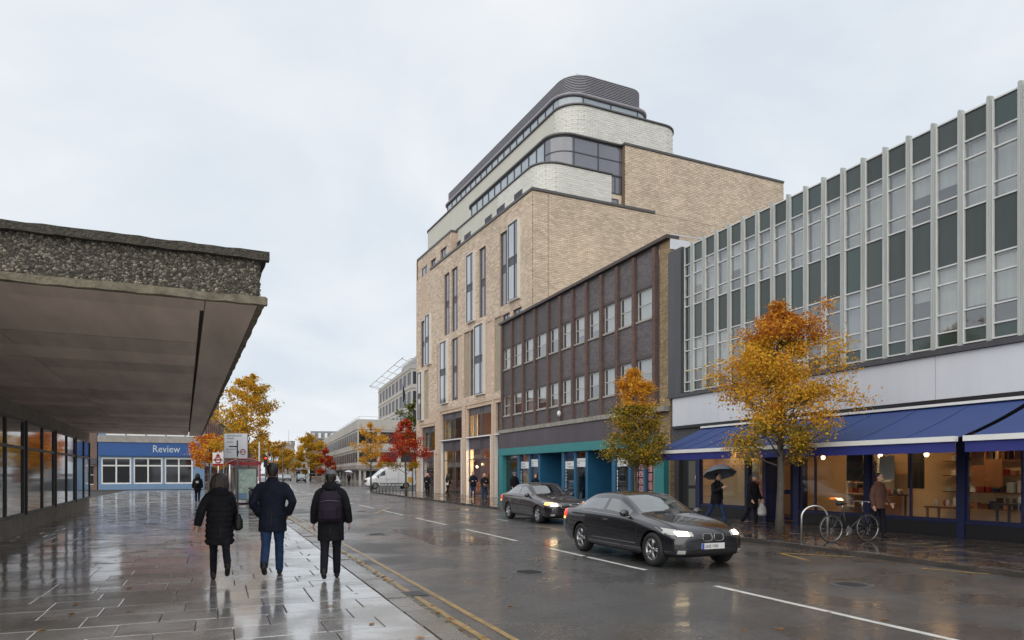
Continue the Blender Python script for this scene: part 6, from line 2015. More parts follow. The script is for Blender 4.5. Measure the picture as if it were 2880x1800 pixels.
def sedan_detail(p):
    def f(root, decal, blob, wpt, hit):
        fy = p['front']; ry = p['rear']
        for sx in (-1, 1):
            # headlights wrap from the grille round to the wing
            hl = decal("headlight", lambda u, v: (sx * (p['hx0'] + (p['hx1'] - p['hx0']) * u), fy + .6, p['hz'] + p['hh'] * (v - .5) * (1 - .35 * (1 - u)) + .05 * u), (0, -1, 0), MT['headrim'], .006, n=12)
            if hl:
                x0 = p['hx0'] + (p['hx1'] - p['hx0']) * .22; x1 = p['hx0'] + (p['hx1'] - p['hx0']) * .70
                decal("lamp", lambda u, v: (sx * (x0 + (x1 - x0) * u), fy + .6, p['hz'] + .012 + p['hh'] * .62 * (v - .5)), (0, -1, 0), MT['head'], .012, hl, n=8)
            decal("indicator", lambda u, v: (sx * 2.5, fy - p['iy'] - .20 * u, p['hz'] + .045 + p['hh'] * .6 * (v - .5)), (-sx, 0, 0), MT['amber'] if p.get('amber') else MT['headrim'], .006, n=6)
            decal("tail_light", lambda u, v: (sx * (p['hx0'] * .95 + .30 * u), ry - .6, p['tz'] + .16 * (v - .5)), (0, 1, 0), MT['tail'], .006, n=8)
            decal("tail_light", lambda u, v: (sx * 2.5, ry + .06 + .26 * u, p['tz'] + .17 * (v - .5)), (-sx, 0, 0), MT['tail'], .006, n=8)
            decal("tail_lens", lambda u, v: (sx * 2.5, ry + .06 + .20 * u, p['tz'] - .12 + .055 * (v - .5)), (-sx, 0, 0), MT['tailamber'], .006, n=6)
            # door mirrors
            y, z = p['mirror']
            h = hit((sx * 2.5, y, z), (-sx, 0, 0))
            if h is not None:
                m_ = blob("door_mirror", (h.x + sx * .12, y, z + .03), (.11, .07, .075), p['paint'])
                MB().tube([wpt(h.x - sx * .02, y, z - .03), wpt(h.x + sx * .08, y, z)], .025, 6).build("mirror_arm", p['paint'], m_)
        gb = p['grille']
        if p['kidney']:
            for sx in (-1, 1):
                g = decal("grille", lambda u, v: (sx * (.03 + .20 * u * (1 - .18 * (1 - v))), fy + .6, p['gz'] + .13 * (v - .5)), (0, -1, 0), MT['black'], .008, n=8)
                pts = []
                for a in range(25):
                    t = 2 * PI * a / 24
                    cxg, czg = .13 + .105 * math.copysign(abs(cos(t)) ** .6, cos(t)), p['gz'] + .068 * math.copysign(abs(sin(t)) ** .6, sin(t))
                    h = hit((sx * cxg, fy + .6, czg), (0, -1, 0))
                    if h is not None: pts.append(wpt(h.x, h.y + .01, h.z))
                if len(pts) > 3: MB().tube(pts, .007, 5).build("grille_rim", MT['rim'], root)
        else:
            g = decal("grille", lambda u, v: ((u - .5) * .74, fy + .6, p['gz'] + .17 * (v - .5)), (0, -1, 0), MT['black'], .008, n=10)
            pts = []
            for a in range(29):
                t = 2 * PI * a / 28
                h = hit((.38 * math.copysign(abs(cos(t)) ** .5, cos(t)), fy + .6, p['gz'] + .09 * math.copysign(abs(sin(t)) ** .5, sin(t))), (0, -1, 0))
                if h is not None: pts.append(wpt(h.x, h.y + .01, h.z))
            MB().tube(pts, .013, 5).build("grille_rim", MT['chrome'], root)
            decal("badge", lambda u, v: ((u - .5) * .10, fy + .6, p['gz'] + .10 * (v - .5)), (0, -1, 0), MT['chrome'], .02, n=4)
            for k in range(4):
                decal("grille_bar", lambda u, v, k=k: ((u - .5) * .70, fy + .6, p['gz'] - .06 + .04 * k + .008 * v), (0, -1, 0), MT['chrome'], .014, n=6)
        decal("lower_intake", lambda u, v: ((u - .5) * 1.05, fy + .6, .27 + .10 * v), (0, -1, 0), MT['black'], .006, n=8)
        for sx in (-1, 1):
            decal("fog_lamp", lambda u, v: (sx * (.60 + .13 * u), fy + .6, .29 + .07 * v), (0, -1, 0), MT['headrim'], .008, n=5)
        # number plates
        h = hit((0, fy + 1, p['pz']), (0, -1, 0))
        b = MB()
        yy = h.y + .012
        for (a, z0, c, z1, m0) in ((-.26, p['pz'] - .055, .26, p['pz'] + .055, 0),):
            b.add([wpt(x_, y_, z_) for z_ in (z0, z1) for y_ in (yy - .02, yy) for x_ in (a, c)], [(0, 2, 3, 1), (4, 5, 7, 6), (0, 1, 5, 4), (2, 6, 7, 3), (0, 4, 6, 2), (1, 3, 7, 5)])
        pl = b.build("number_plate", MT['plate'], root)
        MB().quad(*[wpt(x_, yy + .003, z_) for x_, z_ in ((.26, p['pz'] - .055), (.21, p['pz'] - .055), (.21, p['pz'] + .055), (.26, p['pz'] + .055))]).build("plate_band", MT['plateblue'], pl)
        text(p['reg'], .085, lambda x_, y_, e: wpt(.19 - x_, yy + .003 + e, p['pz'] - .03 + y_), MT['ink'], pl, sx=.78)
        # seams, sill trim, handles, chrome waistline
        for pts in p['seams']: lineside(root, wpt, hit, pts, .0045, MT['black'], "door_seam", -.001, 10)
        lineside(root, wpt, hit, p['trim'], .008, MT['chrome'] if p.get('chrome') else MT['dsteel'], "waist_trim", .002, 20)
        lineside(root, wpt, hit, p['rub'], .011, MT['dsteel'], "side_moulding", .001, 10)
        for y, z in p['handles']:
            lineside(root, wpt, hit, [(y, z), (y - .2, z + .006)], .015, p['paint'], "door_handle", .012, 6)
        # bonnet shut line and wipers
        for sx in (-1, 1):
            P = []
            for k in range(15):
                y = p['hood'][0] + (p['hood'][1] - p['hood'][0]) * k / 14
                h = hit((sx * (p['hoodw'] + .05 * k / 14), y, 3), (0, 0, -1))
                P.append(wpt(h.x, h.y, h.z + .001))
            MB().tube(P, .005, 4).build("bonnet_seam", MT['black'], root)
            P = []
            for k in range(8):
                h = hit((-.05 + sx * .3 - .5 * k / 8 + .1, p['hood'][1] - .10 - .05 * k / 8, 3), (0, 0, -1))
                P.append(wpt(h.x, h.y, h.z + .012))
            MB().tube(P, .008, 4).build("wiper", MT['black'], root)
        for x_ in (-.36, .36):
            for y_ in (-.42, -1.15):
                b = MB(); b.rings([(x_, y_ + .05, .35, .22, .10), (x_, y_, .60, .24, .09), (x_, y_ - .06, .88, .20, .06), (x_, y_ - .08, .97, .10, .04), (x_, y_ - .09, 1.06, .10, .04)], 14, 0, True, True, wpt, 3)
                b.build("seat", MT['charcoal'], root)
        MB().tube([wpt(.36 + .18 * cos(a), .28 - .07 * sin(a), .80 + .16 * sin(a)) for a in [2 * PI * q / 18 for q in range(19)]], .014, 6).build("steering_wheel", MT['black'], root)
        MB().add([wpt(-.78, .80, .80), wpt(.78, .80, .80), wpt(.78, .42, .86), wpt(-.78, .42, .86), wpt(.78, .42, .45), wpt(-.78, .42, .45)], [(0, 1, 2, 3), (3, 2, 4, 5)]).build("dashboard", MT['charcoal'], root)
        MB().box(-.06, .12, 1.18, .06, .15, 1.23, type("F", (), {'__call__': lambda s, a, b_, c: wpt(a, b_, c), 'flip': False})()).build("rear_view_mirror", MT['black'], root)
    return f

bm = dict(paint=MT['carpaint'], screenm=MT['cab_glass'], glassm=MT['cab_glass'], hw=.925, wr=.325, axles=(1.50, -1.36),
          tab=[(2.43, .34, .50, .45, .48, .56, .40, .60, .615), (2.40, .27, .66, .45, .62, .58, .50, .63, .66), (2.30, .22, .80, .50, .72, .63, .56, .70, .735), (2.05, .19, .875, .55, .80, .70, .62, .785, .83), (1.6, .18, .915, .56, .855, .78, .66, .865, .905),
               (1.15, .17, .925, .56, .87, .845, .68, .93, .965), (.86, .17, .925, .56, .875, .88, .70, .965, 1.0), (.74, .17, .925, .56, .878, .895, .70, 1.0, 1.035), (.08, .17, .925, .56, .885, .915, .625, 1.365, 1.41), (-.12, .17, .925, .56, .885, .92, .60, 1.405, 1.455),
               (-.60, .17, .925, .56, .885, .93, .60, 1.415, 1.47), (-1.0, .17, .925, .56, .885, .935, .595, 1.395, 1.45), (-1.22, .17, .925, .56, .882, .94, .59, 1.36, 1.415), (-1.80, .18, .92, .56, .865, .965, .66, 1.09, 1.125), (-1.92, .19, .915, .56, .855, .968, .68, 1.045, 1.07), (-2.15, .21, .90, .58, .83, .965, .66, 1.025, 1.05), (-2.34, .26, .86, .58, .79, .95, .64, 1.01, 1.03), (-2.42, .34, .76, .58, .72, .88, .60, .93, .95)],
          ys=[.62, .30, -.36, -.44, -1.40, -1.50, -1.62], side=(.64, -1.52), pillars=[(-.45, -.35)], screen=(.75, .07), rear=(-1.21, -1.81))
def reshape(tab, zk, yk, ax, xk):
    out_ = []
    for y, zb, w_, zm, wb, ze, wr, zr, zt in tab:
        f = lambda z: z if z < .9 else .9 + (z - .9) * zk
        out_.append((ax + (y - ax) * yk if y > ax else y, zb, w_ * xk, zm, wb * xk, f(ze), wr * xk, f(zr), f(zt)))
    return out_
bm['tab'] = reshape(bm['tab'], .87, .80, 1.50, .965)
bm['hw'] = .893
bm['detail'] = sedan_detail(dict(front=2.24, rear=-2.42, hx0=.43, hx1=.83, hz=.655, hh=.12, iy=.25, amber=False, tz=.86, mirror=(.58, .95), paint=MT['carpaint'], kidney=True, grille=1, gz=.595, pz=.43, reg="LK05 VXN",
                                seams=[[(.98, .28), (.98, .85)], [(-.40, .24), (-.40, .91)], [(-1.22, .52), (-1.38, .92)], [(.98, .25), (-1.0, .25)]], trim=[(.66, .905), (-1.56, .955)], rub=[(.95, .40), (-.98, .40)], handles=((-.12, .80), (-1.10, .83)), chrome=True, hood=(2.05, .95), hoodw=.64))
car("saloon_car", "near black saloon with lit round-cornered headlights and twin grille nearest on the road", (8.58, 12.95, ROADZ), 180, bm, 2)
vo = dict(bm)
vo.update(paint=MT['carpaint2'], wr=.31, hw=.90, axles=(1.38, -1.34),
          tab=[(2.28, .33, .52, .46, .50, .60, .42, .64, .66), (2.24, .26, .68, .46, .64, .63, .52, .68, .705), (2.12, .21, .80, .50, .74, .68, .58, .745, .775), (1.9, .19, .86, .55, .80, .74, .62, .81, .845), (1.5, .18, .89, .56, .84, .80, .66, .875, .91),
               (1.12, .17, .90, .56, .855, .85, .68, .93, .96), (.88, .17, .90, .56, .86, .88, .69, .965, .99), (.76, .17, .90, .56, .862, .89, .69, .99, 1.02), (.10, .17, .90, .56, .865, .91, .62, 1.345, 1.385), (-.12, .17, .90, .56, .865, .915, .60, 1.385, 1.43),
               (-.55, .17, .90, .56, .865, .92, .60, 1.39, 1.44), (-.95, .17, .90, .56, .865, .93, .59, 1.355, 1.405), (-1.15, .17, .90, .56, .862, .935, .585, 1.315, 1.365), (-1.80, .18, .90, .56, .855, .965, .66, 1.06, 1.09), (-1.92, .19, .895, .56, .85, .968, .68, 1.03, 1.05), (-2.1, .21, .88, .58, .83, .965, .66, 1.015, 1.03), (-2.24, .26, .85, .58, .79, .95, .64, 1.0, 1.01), (-2.30, .34, .76, .58, .72, .88, .60, .92, .93)],
          rear=(-1.14, -1.81))
vo['detail'] = sedan_detail(dict(front=2.28, rear=-2.30, hx0=.42, hx1=.84, hz=.675, hh=.15, iy=.22, amber=True, tz=.84, mirror=(.60, .95), paint=MT['carpaint2'], kidney=False, grille=1, gz=.64, pz=.44, reg="RV03 KLD",
                                seams=[[(.95, .28), (.95, .85)], [(-.38, .24), (-.38, .91)], [(-1.2, .5), (-1.35, .92)], [(.95, .25), (-.98, .25)]], trim=[(.66, .90), (-1.5, .95)], rub=[(.93, .52), (-.96, .52)], handles=((-.10, .78), (-1.06, .81)), chrome=False, hood=(2.05, .97), hoodw=.66))
car("saloon_car", "dark plum saloon with amber corner lights close to the far kerb", (11.42, 24.2, ROADZ), 180, vo, 2)


def plain_detail(fy, ry, hx, hz, tz, van=False, mir=(.6, .95)):
    def f(root, decal, blob, wpt, hit):
        for sx in (-1, 1):
            h_ = decal("headlight", lambda u, v: (sx * (hx + .24 * u), fy + .6, hz + (.16 if not van else .30) * (v - .5)), (0, -1, 0), MT['headrim'], .01, n=5)
            decal("tail_light", lambda u, v: (sx * (hx + .2 * u), ry - .6, tz + .16 * (v - .5)), (0, 1, 0), MT['tail'], .01, n=4)
            h = hit((sx * 3, mir[0], mir[1]), (-sx, 0, 0))
            if h is not None: blob("door_mirror", (h.x + sx * .12, mir[0], mir[1] + .08), (.10, .06, .09 if not van else .16), MT['black'], None, 8)
        decal("grille", lambda u, v: ((u - .5) * .9, fy + .6, hz - .06 + (.15 if not van else .28) * (v - .5)), (0, -1, 0), MT['black'], .01, n=5)
        decal("number_plate", lambda u, v: ((u - .5) * .5, fy + .6, .42 + .1 * v), (0, -1, 0), MT['plate'], .012, n=3)
        if van:
            for pts in ([(1.75, .45), (1.75, 1.2)], [(.65, .45), (.65, 2.1)], [(-.75, .45), (-.75, 2.1)], [(.65, 1.1), (-.75, 1.1)], [(-2.5, .6), (-2.5, 2.2)]): lineside(root, wpt, hit, pts, .012, MT['dsteel'], "door_seam", 0, 8)
            lineside(root, wpt, hit, [(1.9, .62), (-2.5, .62)], .05, MT['black'], "side_moulding", .0, 14)
            lineside(root, wpt, hit, [(.58, 1.0), (.42, 1.0)], .03, MT['black'], "door_handle", .01, 3)
    return f

van = dict(paint=MT['carwhite'], screenm=MT['screen'], cat='van', hw=1.0, wr=.35, axles=(1.85, -1.65),
           tab=[(2.78, .40, .62, .60, .60, .92, .50, .97, 1.0), (2.70, .32, .84, .62, .80, 1.02, .62, 1.10, 1.14), (2.45, .28, .95, .62, .92, 1.12, .74, 1.24, 1.29), (2.0, .26, .99, .62, .97, 1.22, .80, 1.38, 1.43), (1.85, .26, 1.0, .62, .975, 1.25, .81, 1.44, 1.49), (1.1, .26, 1.0, .62, .98, 1.30, .80, 2.10, 2.17), (.85, .26, 1.0, .62, .98, 1.30, .82, 2.26, 2.34), (.3, .26, 1.0, .62, .985, 1.30, .86, 2.42, 2.50), (-1.5, .26, 1.0, .62, .985, 1.30, .87, 2.45, 2.54), (-2.6, .28, 1.0, .62, .985, 1.30, .87, 2.43, 2.51), (-2.76, .34, .97, .62, .96, 1.30, .85, 2.36, 2.42)],
           ys=[1.75, 1.6, .72, .62, -2.7], side=(1.76, .71), pillars=[], screen=(1.86, 1.05), rear=(-9, -9.1))
van['detail'] = plain_detail(2.78, -2.76, .52, .95, 1.2, True, (1.55, 1.28))
car("delivery_van", "white panel van coming out of the side street behind the cycle hoops", (18.1, 79.2, ROADZ), -90, van, 1)

def far(name, label, x, y, paint, scale_hw=.9, h=180, tall=0):
    s = dict(vo)
    s.update(paint=paint, screenm=MT['screen'], glassm=MT['carglass'])
    if tall: s['tab'] = [tuple([r[0]] + [v + (tall * (r[8] - .6) if i >= 6 else 0) for i, v in enumerate(r[1:], 1)]) for r in vo['tab']]
    s['detail'] = plain_detail(2.28, -2.30, .46, .70, .84)
    return car(name, label, (x, y, ROADZ), h, s, 1, None)
far("approaching_car", "dark blue car approaching far off in the middle of the road", 14.9, 141, MT['carblue'], tall=.18, h=184)
far("approaching_car", "silver car behind the dark blue car far off", 14.2, 163, MT['cargrey'], h=184)
far("approaching_car", "last pale car at the tail of the distant queue", 14.1, 184, MT['carwhite'], h=184)
far("waiting_car", "silver car half hidden beyond the backpack man's head", 14.6, 98, MT['cargrey'], h=184)
dv_ = far("waiting_car", "dark car by the left kerb past the bus shelter", 3.6, 66, MT['carblue'], h=0)

# ================================================================== PEOPLE
def remesh(mb, vox, sm=4):
    return evalmesh(mb, [('REMESH', dict(mode='VOXEL', voxel_size=vox, use_smooth_shade=True)), ('SMOOTH', dict(iterations=sm, factor=.5))])


def person(label, x, y, heading, H=1.75, legs=((18, 4), (-20, 22)), arms=((8, 8, 15), (-8, 8, 15)), coat='blackcloth', hem=.62, puff=1.0, legm='dkjean', shoe='leather', hair='darkhair', hairlen=0, hood=False, cuff=0.0, vox=.015, z=0., flare=.0, shoulder=1.0, scarf=None, cap=None, skinm='skin', lean=2, hip=1.0, thin=1.0, slim=1.0):
    k = H / 1.75
    F = rotframe(x, y, heading)
    J = {}
    hipz = .93
    fl = []
    for sd, (p, kn) in zip((-1, 1), legs):
        h0 = Vector((sd * .088, 0, hipz))
        a = rad(p); b_ = rad(p - kn)
        k0 = h0 + .43 * Vector((0, sin(a), -cos(a)))
        a0 = k0 + .42 * Vector((0, sin(b_), -cos(b_)))
        toe = rad(min(p * .5, 8) - kn * .9)
        fl.append((h0, k0, a0, toe))
    # drop the pelvis until the lower sole meets the ground
    def solez(f):
        a0, toe = f[2], f[3]
        return min(a0.z - .075 * cos(toe) - .0, a0.z - .075 + .17 * sin(toe) * 1.0 if toe < 0 else a0.z - .075, a0.z - .075 - .05 * sin(toe))
    dz = -min(solez(f) for f in fl)
    def W(p, *a):
        if a: p = (p, *a)
        px, py, pz = p
        pz += dz
        py += (pz - .9) * math.tan(rad(lean)) if pz > .9 else 0
        q = F(px * k, py * k, 0)
        return (q[0], q[1], z + pz * k)
    root = thing("person", label, "person", (x, y, z))
    # --- body: one continuous mesh
    b = MB()
    hz = 1.625
    b.rings([(0, .0, .86, .13, .10), (0, .0, .95, .155, .105), (0, .0, 1.1, .135, .095), (0, .01, 1.28, .165, .11), (0, 0, 1.40, .165, .085), (0, -.005, 1.45, .08, .06), (0, .0, 1.50, .056, .056), (0, .01, 1.56, .055, .06)], 18, 0, True, True, W)
    b.rings([(0, .02 + (.012 if 3 < i < 6 else 0), hz + .125 * -cos(PI * i / 12), max(.074 * sin(PI * i / 12) ** .8, .003), max(.095 * sin(PI * i / 12) ** .8, .003)) for i in range(13)], 18, 0, True, True, W)
    b.tube([W(0, .105, hz + .02), W(0, .128, hz - .018), W(0, .11, hz - .035)], [.010 * k, .017 * k, .012 * k], 6)       # nose
    b.tube([W(-.024, .104, hz - .062), W(.024, .104, hz - .062)], .010 * k, 6)                                              # mouth
    b.tube([W(-.042, .098, hz + .034), W(.042, .098, hz + .034)], .010 * k, 6)                                              # brow
    for sd in (-1, 1):
        b.rings([(sd * .078, .015, hz - .03 + .012 * i, .010 + .006 * sin(PI * i / 5), .014 + .012 * sin(PI * i / 5)) for i in range(6)], 8, 0, True, True, W)
    for h0, k0, a0, toe in fl:
        b.tube([W(h0), W(h0.lerp(k0, .5)), W(k0), W(k0.lerp(a0, .35)), W(a0)], [.082 * k, .070 * k, .050 * k, .052 * k, .036 * k], 12)
        fwd = Vector((0, cos(toe), sin(toe)))
        b.tube([W(a0 - Vector((0, .02, .035))), W(a0 + fwd * .05 - Vector((0, 0, .045))), W(a0 + fwd * .12 - Vector((0, 0, .05)))], [.018 * k, .022 * k, .014 * k], 8)
    hands = []
    arm_pts = []
    for sd, (p, ab, el) in zip((-1, 1), arms):
        s0 = Vector((sd * .178 * shoulder, -.005, 1.405))
        a = rad(p); c = rad(ab)
        u = Vector((sd * sin(c), sin(a) * cos(c), -cos(a) * cos(c)))
        e0 = s0 + .285 * u
        a2 = a + rad(el)
        inn = rad(ab - 10 if el < 40 else ab - 42)
        u2 = Vector((sd * sin(inn), sin(a2) * cos(inn), -cos(a2) * cos(inn)))
        w0 = e0 + .25 * u2
        arm_pts.append((s0, e0, w0))
        b.tube([W(s0), W(s0.lerp(e0, .5)), W(e0), W(w0)], [.052 * k, .044 * k, .038 * k, .026 * k], 10)
        # hand: palm, four unequal curled fingers and a thumb off the side
        side = u2.cross(Vector((sd, 0, 0))).normalized()          # across the palm
        if side.length < .1: side = Vector((0, 1, 0))
        inw = Vector((-sd, 0, 0))
        palm = w0 + u2 * .085
        for q in (-1, 0, 1): b.tube([W(w0 + u2 * .005 + side * q * .012), W(palm + side * q * .024)], [.017 * k, .017 * k], 6)
        for q, ln in zip((-1.5, -.5, .5, 1.5), (.060, .074, .080, .072)):
            f0 = palm + side * q * .018
            f1 = f0 + u2 * ln * .55 + inw * .008
            f2 = f1 + (u2 * .75 + inw * .6).normalized() * ln * .55
            b.tube([W(f0), W(f1), W(f2)], [.0105 * k, .0098 * k, .008 * k], 6)
        t0 = w0 + u2 * .03 + side * .030
        b.tube([W(t0), W(t0 + (u2 * .7 + side * .8).normalized() * .035), W(t0 + (u2 * .9 + side * .5 + inw * .3).normalized() * .068)], [.013 * k, .011 * k, .009 * k], 6)
        hands.append(w0)
    o = put_world(remesh(b, min(vox, .012) * k, 2), "body", MT[skinm], root)
    for sd in (-1, 1): MB().ball(W(sd * .031, .101, hz + .008), .011 * k, 8, 6).build("eye", MT['ink'], root)
    # --- trousers
    b = MB()
    b.rings([(0, 0, .80, .165 * hip, .125), (0, 0, .92, .172 * hip, .128), (0, 0, 1.02, .155, .115)], 18, 0, True, True, W)
    for h0, k0, a0, toe in fl:
        b.tube([W(h0 + Vector((0, 0, .02))), W(h0.lerp(k0, .5)), W(k0), W(k0.lerp(a0, .4)), W(a0 + Vector((0, -.01, -.01 + cuff)))], [q * k * thin for q in (.103, .092, .068, .066, .058)], 14)
    put_world(remesh(b, vox * k, 3), "trousers", MT[legm], root)
    # --- shoes
    for h0, k0, a0, toe in fl:
        b = MB()
        fwd = Vector((0, cos(toe), sin(toe))); dn = Vector((0, sin(toe), -cos(toe)))
        b.tube([W(a0 + Vector((0, 0, .07))), W(a0)], [.050 * k, .053 * k], 12)
        base = a0 + dn * .038
        b.tube([W(base - fwd * .075), W(base - fwd * .05), W(base + fwd * .05), W(base + fwd * .13), W(base + fwd * .185)], [.020 * k, .040 * k, .043 * k, .040 * k, .018 * k], 12)
        put_world(remesh(b, min(vox, .012) * k, 3), "shoe", MT[shoe], root)
    # --- coat with sleeves
    b = MB()
    quilt = puff > 1.5
    pf = .018 * puff
    hz0 = hem
    if quilt:
        zq = hz0 + .03
        while zq < 1.40:
            u_ = (zq - hz0) / (1.45 - hz0)
            rx_ = slim * (.178 + .030 * (1 - u_) * (1 if flare else .5) + flare * (1 - u_)) * (1 if zq < 1.2 else shoulder) + pf
            b.rings([(0, 0, zq, rx_ - .004, .128 + .016 * (1 - u_) + pf), (0, 0, zq + .03, rx_ + .007, .142 + .016 * (1 - u_) + pf), (0, 0, zq + .06, rx_ - .004, .128 + .016 * (1 - u_) + pf)], 22, 0, True, True, W)
            zq += .085
    b.rings([(0, 0, hz0, slim * (.185 + flare + pf), .145 + flare * .7 + pf), (0, 0, hz0 + .12, slim * (.182 + flare * .6 + pf), .143 + flare * .4 + pf), (0, 0, .98, slim * (.178 + pf), .138 + pf), (0, 0, 1.10, slim * (.165 + pf), .128 + pf), (0, .0, 1.25, slim * (.190 * (.5 + .5 * shoulder) + pf), .138 + pf), (0, -.005, 1.36, .198 * shoulder + pf, .128 + pf), (0, -.008, 1.425, .165 * shoulder + pf, .108), (0, -.008, 1.465, .10, .085), (0, 0, 1.52, .074, .074)], 22, 0, True, True, W)
    for s0, e0, w0 in arm_pts:
        sd_ = 1 if s0.x > 0 else -1
        b.tube([W(s0 + Vector((-sd_ * .085, 0, .018))), W(s0 + Vector((-sd_ * .045, 0, .004))), W(s0 + Vector((-sd_ * .005, 0, -.03))), W(s0.lerp(e0, .45)), W(e0), W(e0.lerp(w0, .5)), W(w0)], [(q + pf * .5) * k for q in (.040, .058, .066, .064, .055, .052, .045)], 14)
    if hood:
        b.rings([(0, -.055, 1.42, .135, .09), (0, -.080, 1.465, .135, .092), (0, -.07, 1.52, .112, .085), (0, -.035, 1.565, .085, .07)], 16, 0, True, True, W)
    else:
        b.rings([(0, -.008, 1.46, .092, .085), (0, -.012, 1.54, .078, .076)], 16, 0, True, True, W)
    co_ = put_world(remesh(b, vox * k, 2), "coat", MT[coat], root)
    if vox < .02:
        MB().tube([W(.0, -.152 - pf - flare * .7, hz0 + .01), W(0, -.148 - pf - flare * .5, hz0 + .16), W(0, -.142 - pf, hz0 + .30)], .006, 5).build("back_vent", MT['ink'], co_)
    # --- hair / hat
    if hair:
        b = MB()
        b.rings([(0, -.004 - .012 * sin(PI * i / 10), hz + .028 + .112 * -cos(PI * i / 10), max(.086 * sin(PI * i / 10) ** .75, .003), max(.096 * sin(PI * i / 10) ** .75, .003)) for i in range(3, 11)], 18, 0, True, True, W)
        if hairlen:
            hr = random.Random(int(x * 100) + 5)
            for q in range(46):
                a = hr.uniform(-1.75, 1.75)
                o_ = hr.uniform(.9, 1.22)
                b.tube([W(.05 * sin(a), -.05 * cos(a) - .01, hz + .13), W(.088 * o_ * sin(a), -.088 * o_ * cos(a) - .01, hz + .06), W(.108 * o_ * sin(a), -.10 * o_ * cos(a) - .01, hz - .04), W((.112 * o_ + hr.uniform(-.02, .02)) * sin(a), -(.10 * o_ + hr.uniform(-.02, .02)) * cos(a), hz - .07 - hairlen * hr.uniform(.6, 1.15))], [.016 * k, .021 * k, .022 * k, .012 * k], 6)
            for q in range(-5, 6):
                a = q * .28
                b.tube([W(.078 * sin(a), -.078 * cos(a), hz + .05), W(.098 * sin(a), -.095 * cos(a), hz - .05), W(.10 * sin(a), -.09 * cos(a), hz - .06 - hairlen * .6), W(.07 * sin(a), -.07 * cos(a), hz - .06 - hairlen)], [.036 * k, .050 * k, .046 * k, .018 * k], 8)
        else:
            b.rings([(0, -.045, hz - .075, .055, .05), (0, -.04, hz - .02, .07, .065), (0, -.03, hz + .04, .08, .08)], 14, 0, True, True, W)
        put_world(remesh(b, .009 * k, 0 if hairlen else 2), "hair", MT[hair], root)
    if cap:
        b = MB()
        b.rings([(0, .0, hz + .03, .090, .108), (0, -.002, hz + .08, .088, .104), (0, -.004, hz + .125, .06, .07), (0, -.004, hz + .14, .012, .012)], 18, 0, True, True, W)
        put_world(remesh(b, .010 * k, 2), "hat", MT[cap], root)
    if scarf:
        b = MB()
        b.tube([W(.085 * cos(a), .085 * sin(a) - .005, 1.50 + .012 * sin(3 * a)) for a in [2 * PI * q / 14 for q in range(15)]], .034 * k, 10)
        put_world(remesh(b, .012 * k, 2), "scarf", MT[scarf], root)
    return root, W, [Vector(W(h)) for h in hands]


def put_world(me, name, mat, parent):
    """me already holds world coordinates"""
    ox, oy, oz = ORG[parent.name]
    me.transform(Matrix.Translation((-ox, -oy, -oz)))
    me.materials.clear(); me.materials.append(mat)
    for p in me.polygons: p.use_smooth = True
    me.name = name
    return put(me, name, parent, ORG[parent.name])


def umbrella(label, grip, top, rad_, mat, tilt=0):
    """canopy over a point: grip = where it is held, top = its tip"""
    g, t = Vector(grip), Vector(top)
    o = thing("umbrella", label, "umbrella", tuple(g))
    ax = (t - g).normalized()
    u = ax.cross(Vector((0, 1, 0))).normalized(); v = ax.cross(u)
    n, m = 8, 6
    vs, fs = [], []
    for i in range(m + 1):
        th = rad(62) * i / m
        rr, hh = rad_ * sin(th) / sin(rad(62)), rad_ * .55 * (1 - (1 - cos(th)) / (1 - cos(rad(62))))
        for k in range(n * 3):
            a = 2 * PI * k / (n * 3)
            dip = 1 - (.07 * (i / m) if k % 3 else 0)
            p = t - ax * (rad_ * .55) + ax * hh + (u * cos(a) + v * sin(a)) * rr * dip
            vs.append(tuple(p))
    nn = n * 3
    fs = [(i * nn + k, i * nn + (k + 1) % nn, (i + 1) * nn + (k + 1) % nn, (i + 1) * nn + k) for i in range(m) for k in range(nn)]
    MB().add(vs, fs, 0, True).build("canopy", mat, o)
    MB().tube([tuple(g - ax * .12), tuple(t + ax * .05)], .007, 6).build("shaft", MT['dsteel'], o)
    for k in range(n):
        a = 2 * PI * k / n
        MB().tube([tuple(t - ax * rad_ * .06), tuple(t - ax * rad_ * .55 + (u * cos(a) + v * sin(a)) * rad_ * .97)], .004, 4).build("rib", MT['dsteel'], o)
    MB().tube([tuple(g - ax * .12), tuple(g + ax * .02)], .016, 8).build("handle", MT['black'], o)
    return o


person("driver in a dark jacket at the wheel of the near black saloon", 8.21, 13.24, 180, 1.56, ((80, 45), (78, 45)), ((52, 6, 28), (48, 6, 30)), 'blackcloth', .92, .8, 'dkjean', 'leather', 'darkhair', 0, False, vox=.024, z=ROADZ + .10, lean=-13)
person("driver in a dark top at the wheel of the plum saloon", 11.06, 24.5, 180, 1.54, ((80, 45), (78, 45)), ((52, 6, 28), (48, 6, 30)), 'navycloth', .92, .8, 'dkjean', 'leather', 'brownhair', 0, False, vox=.026, z=ROADZ + .10, lean=-13)
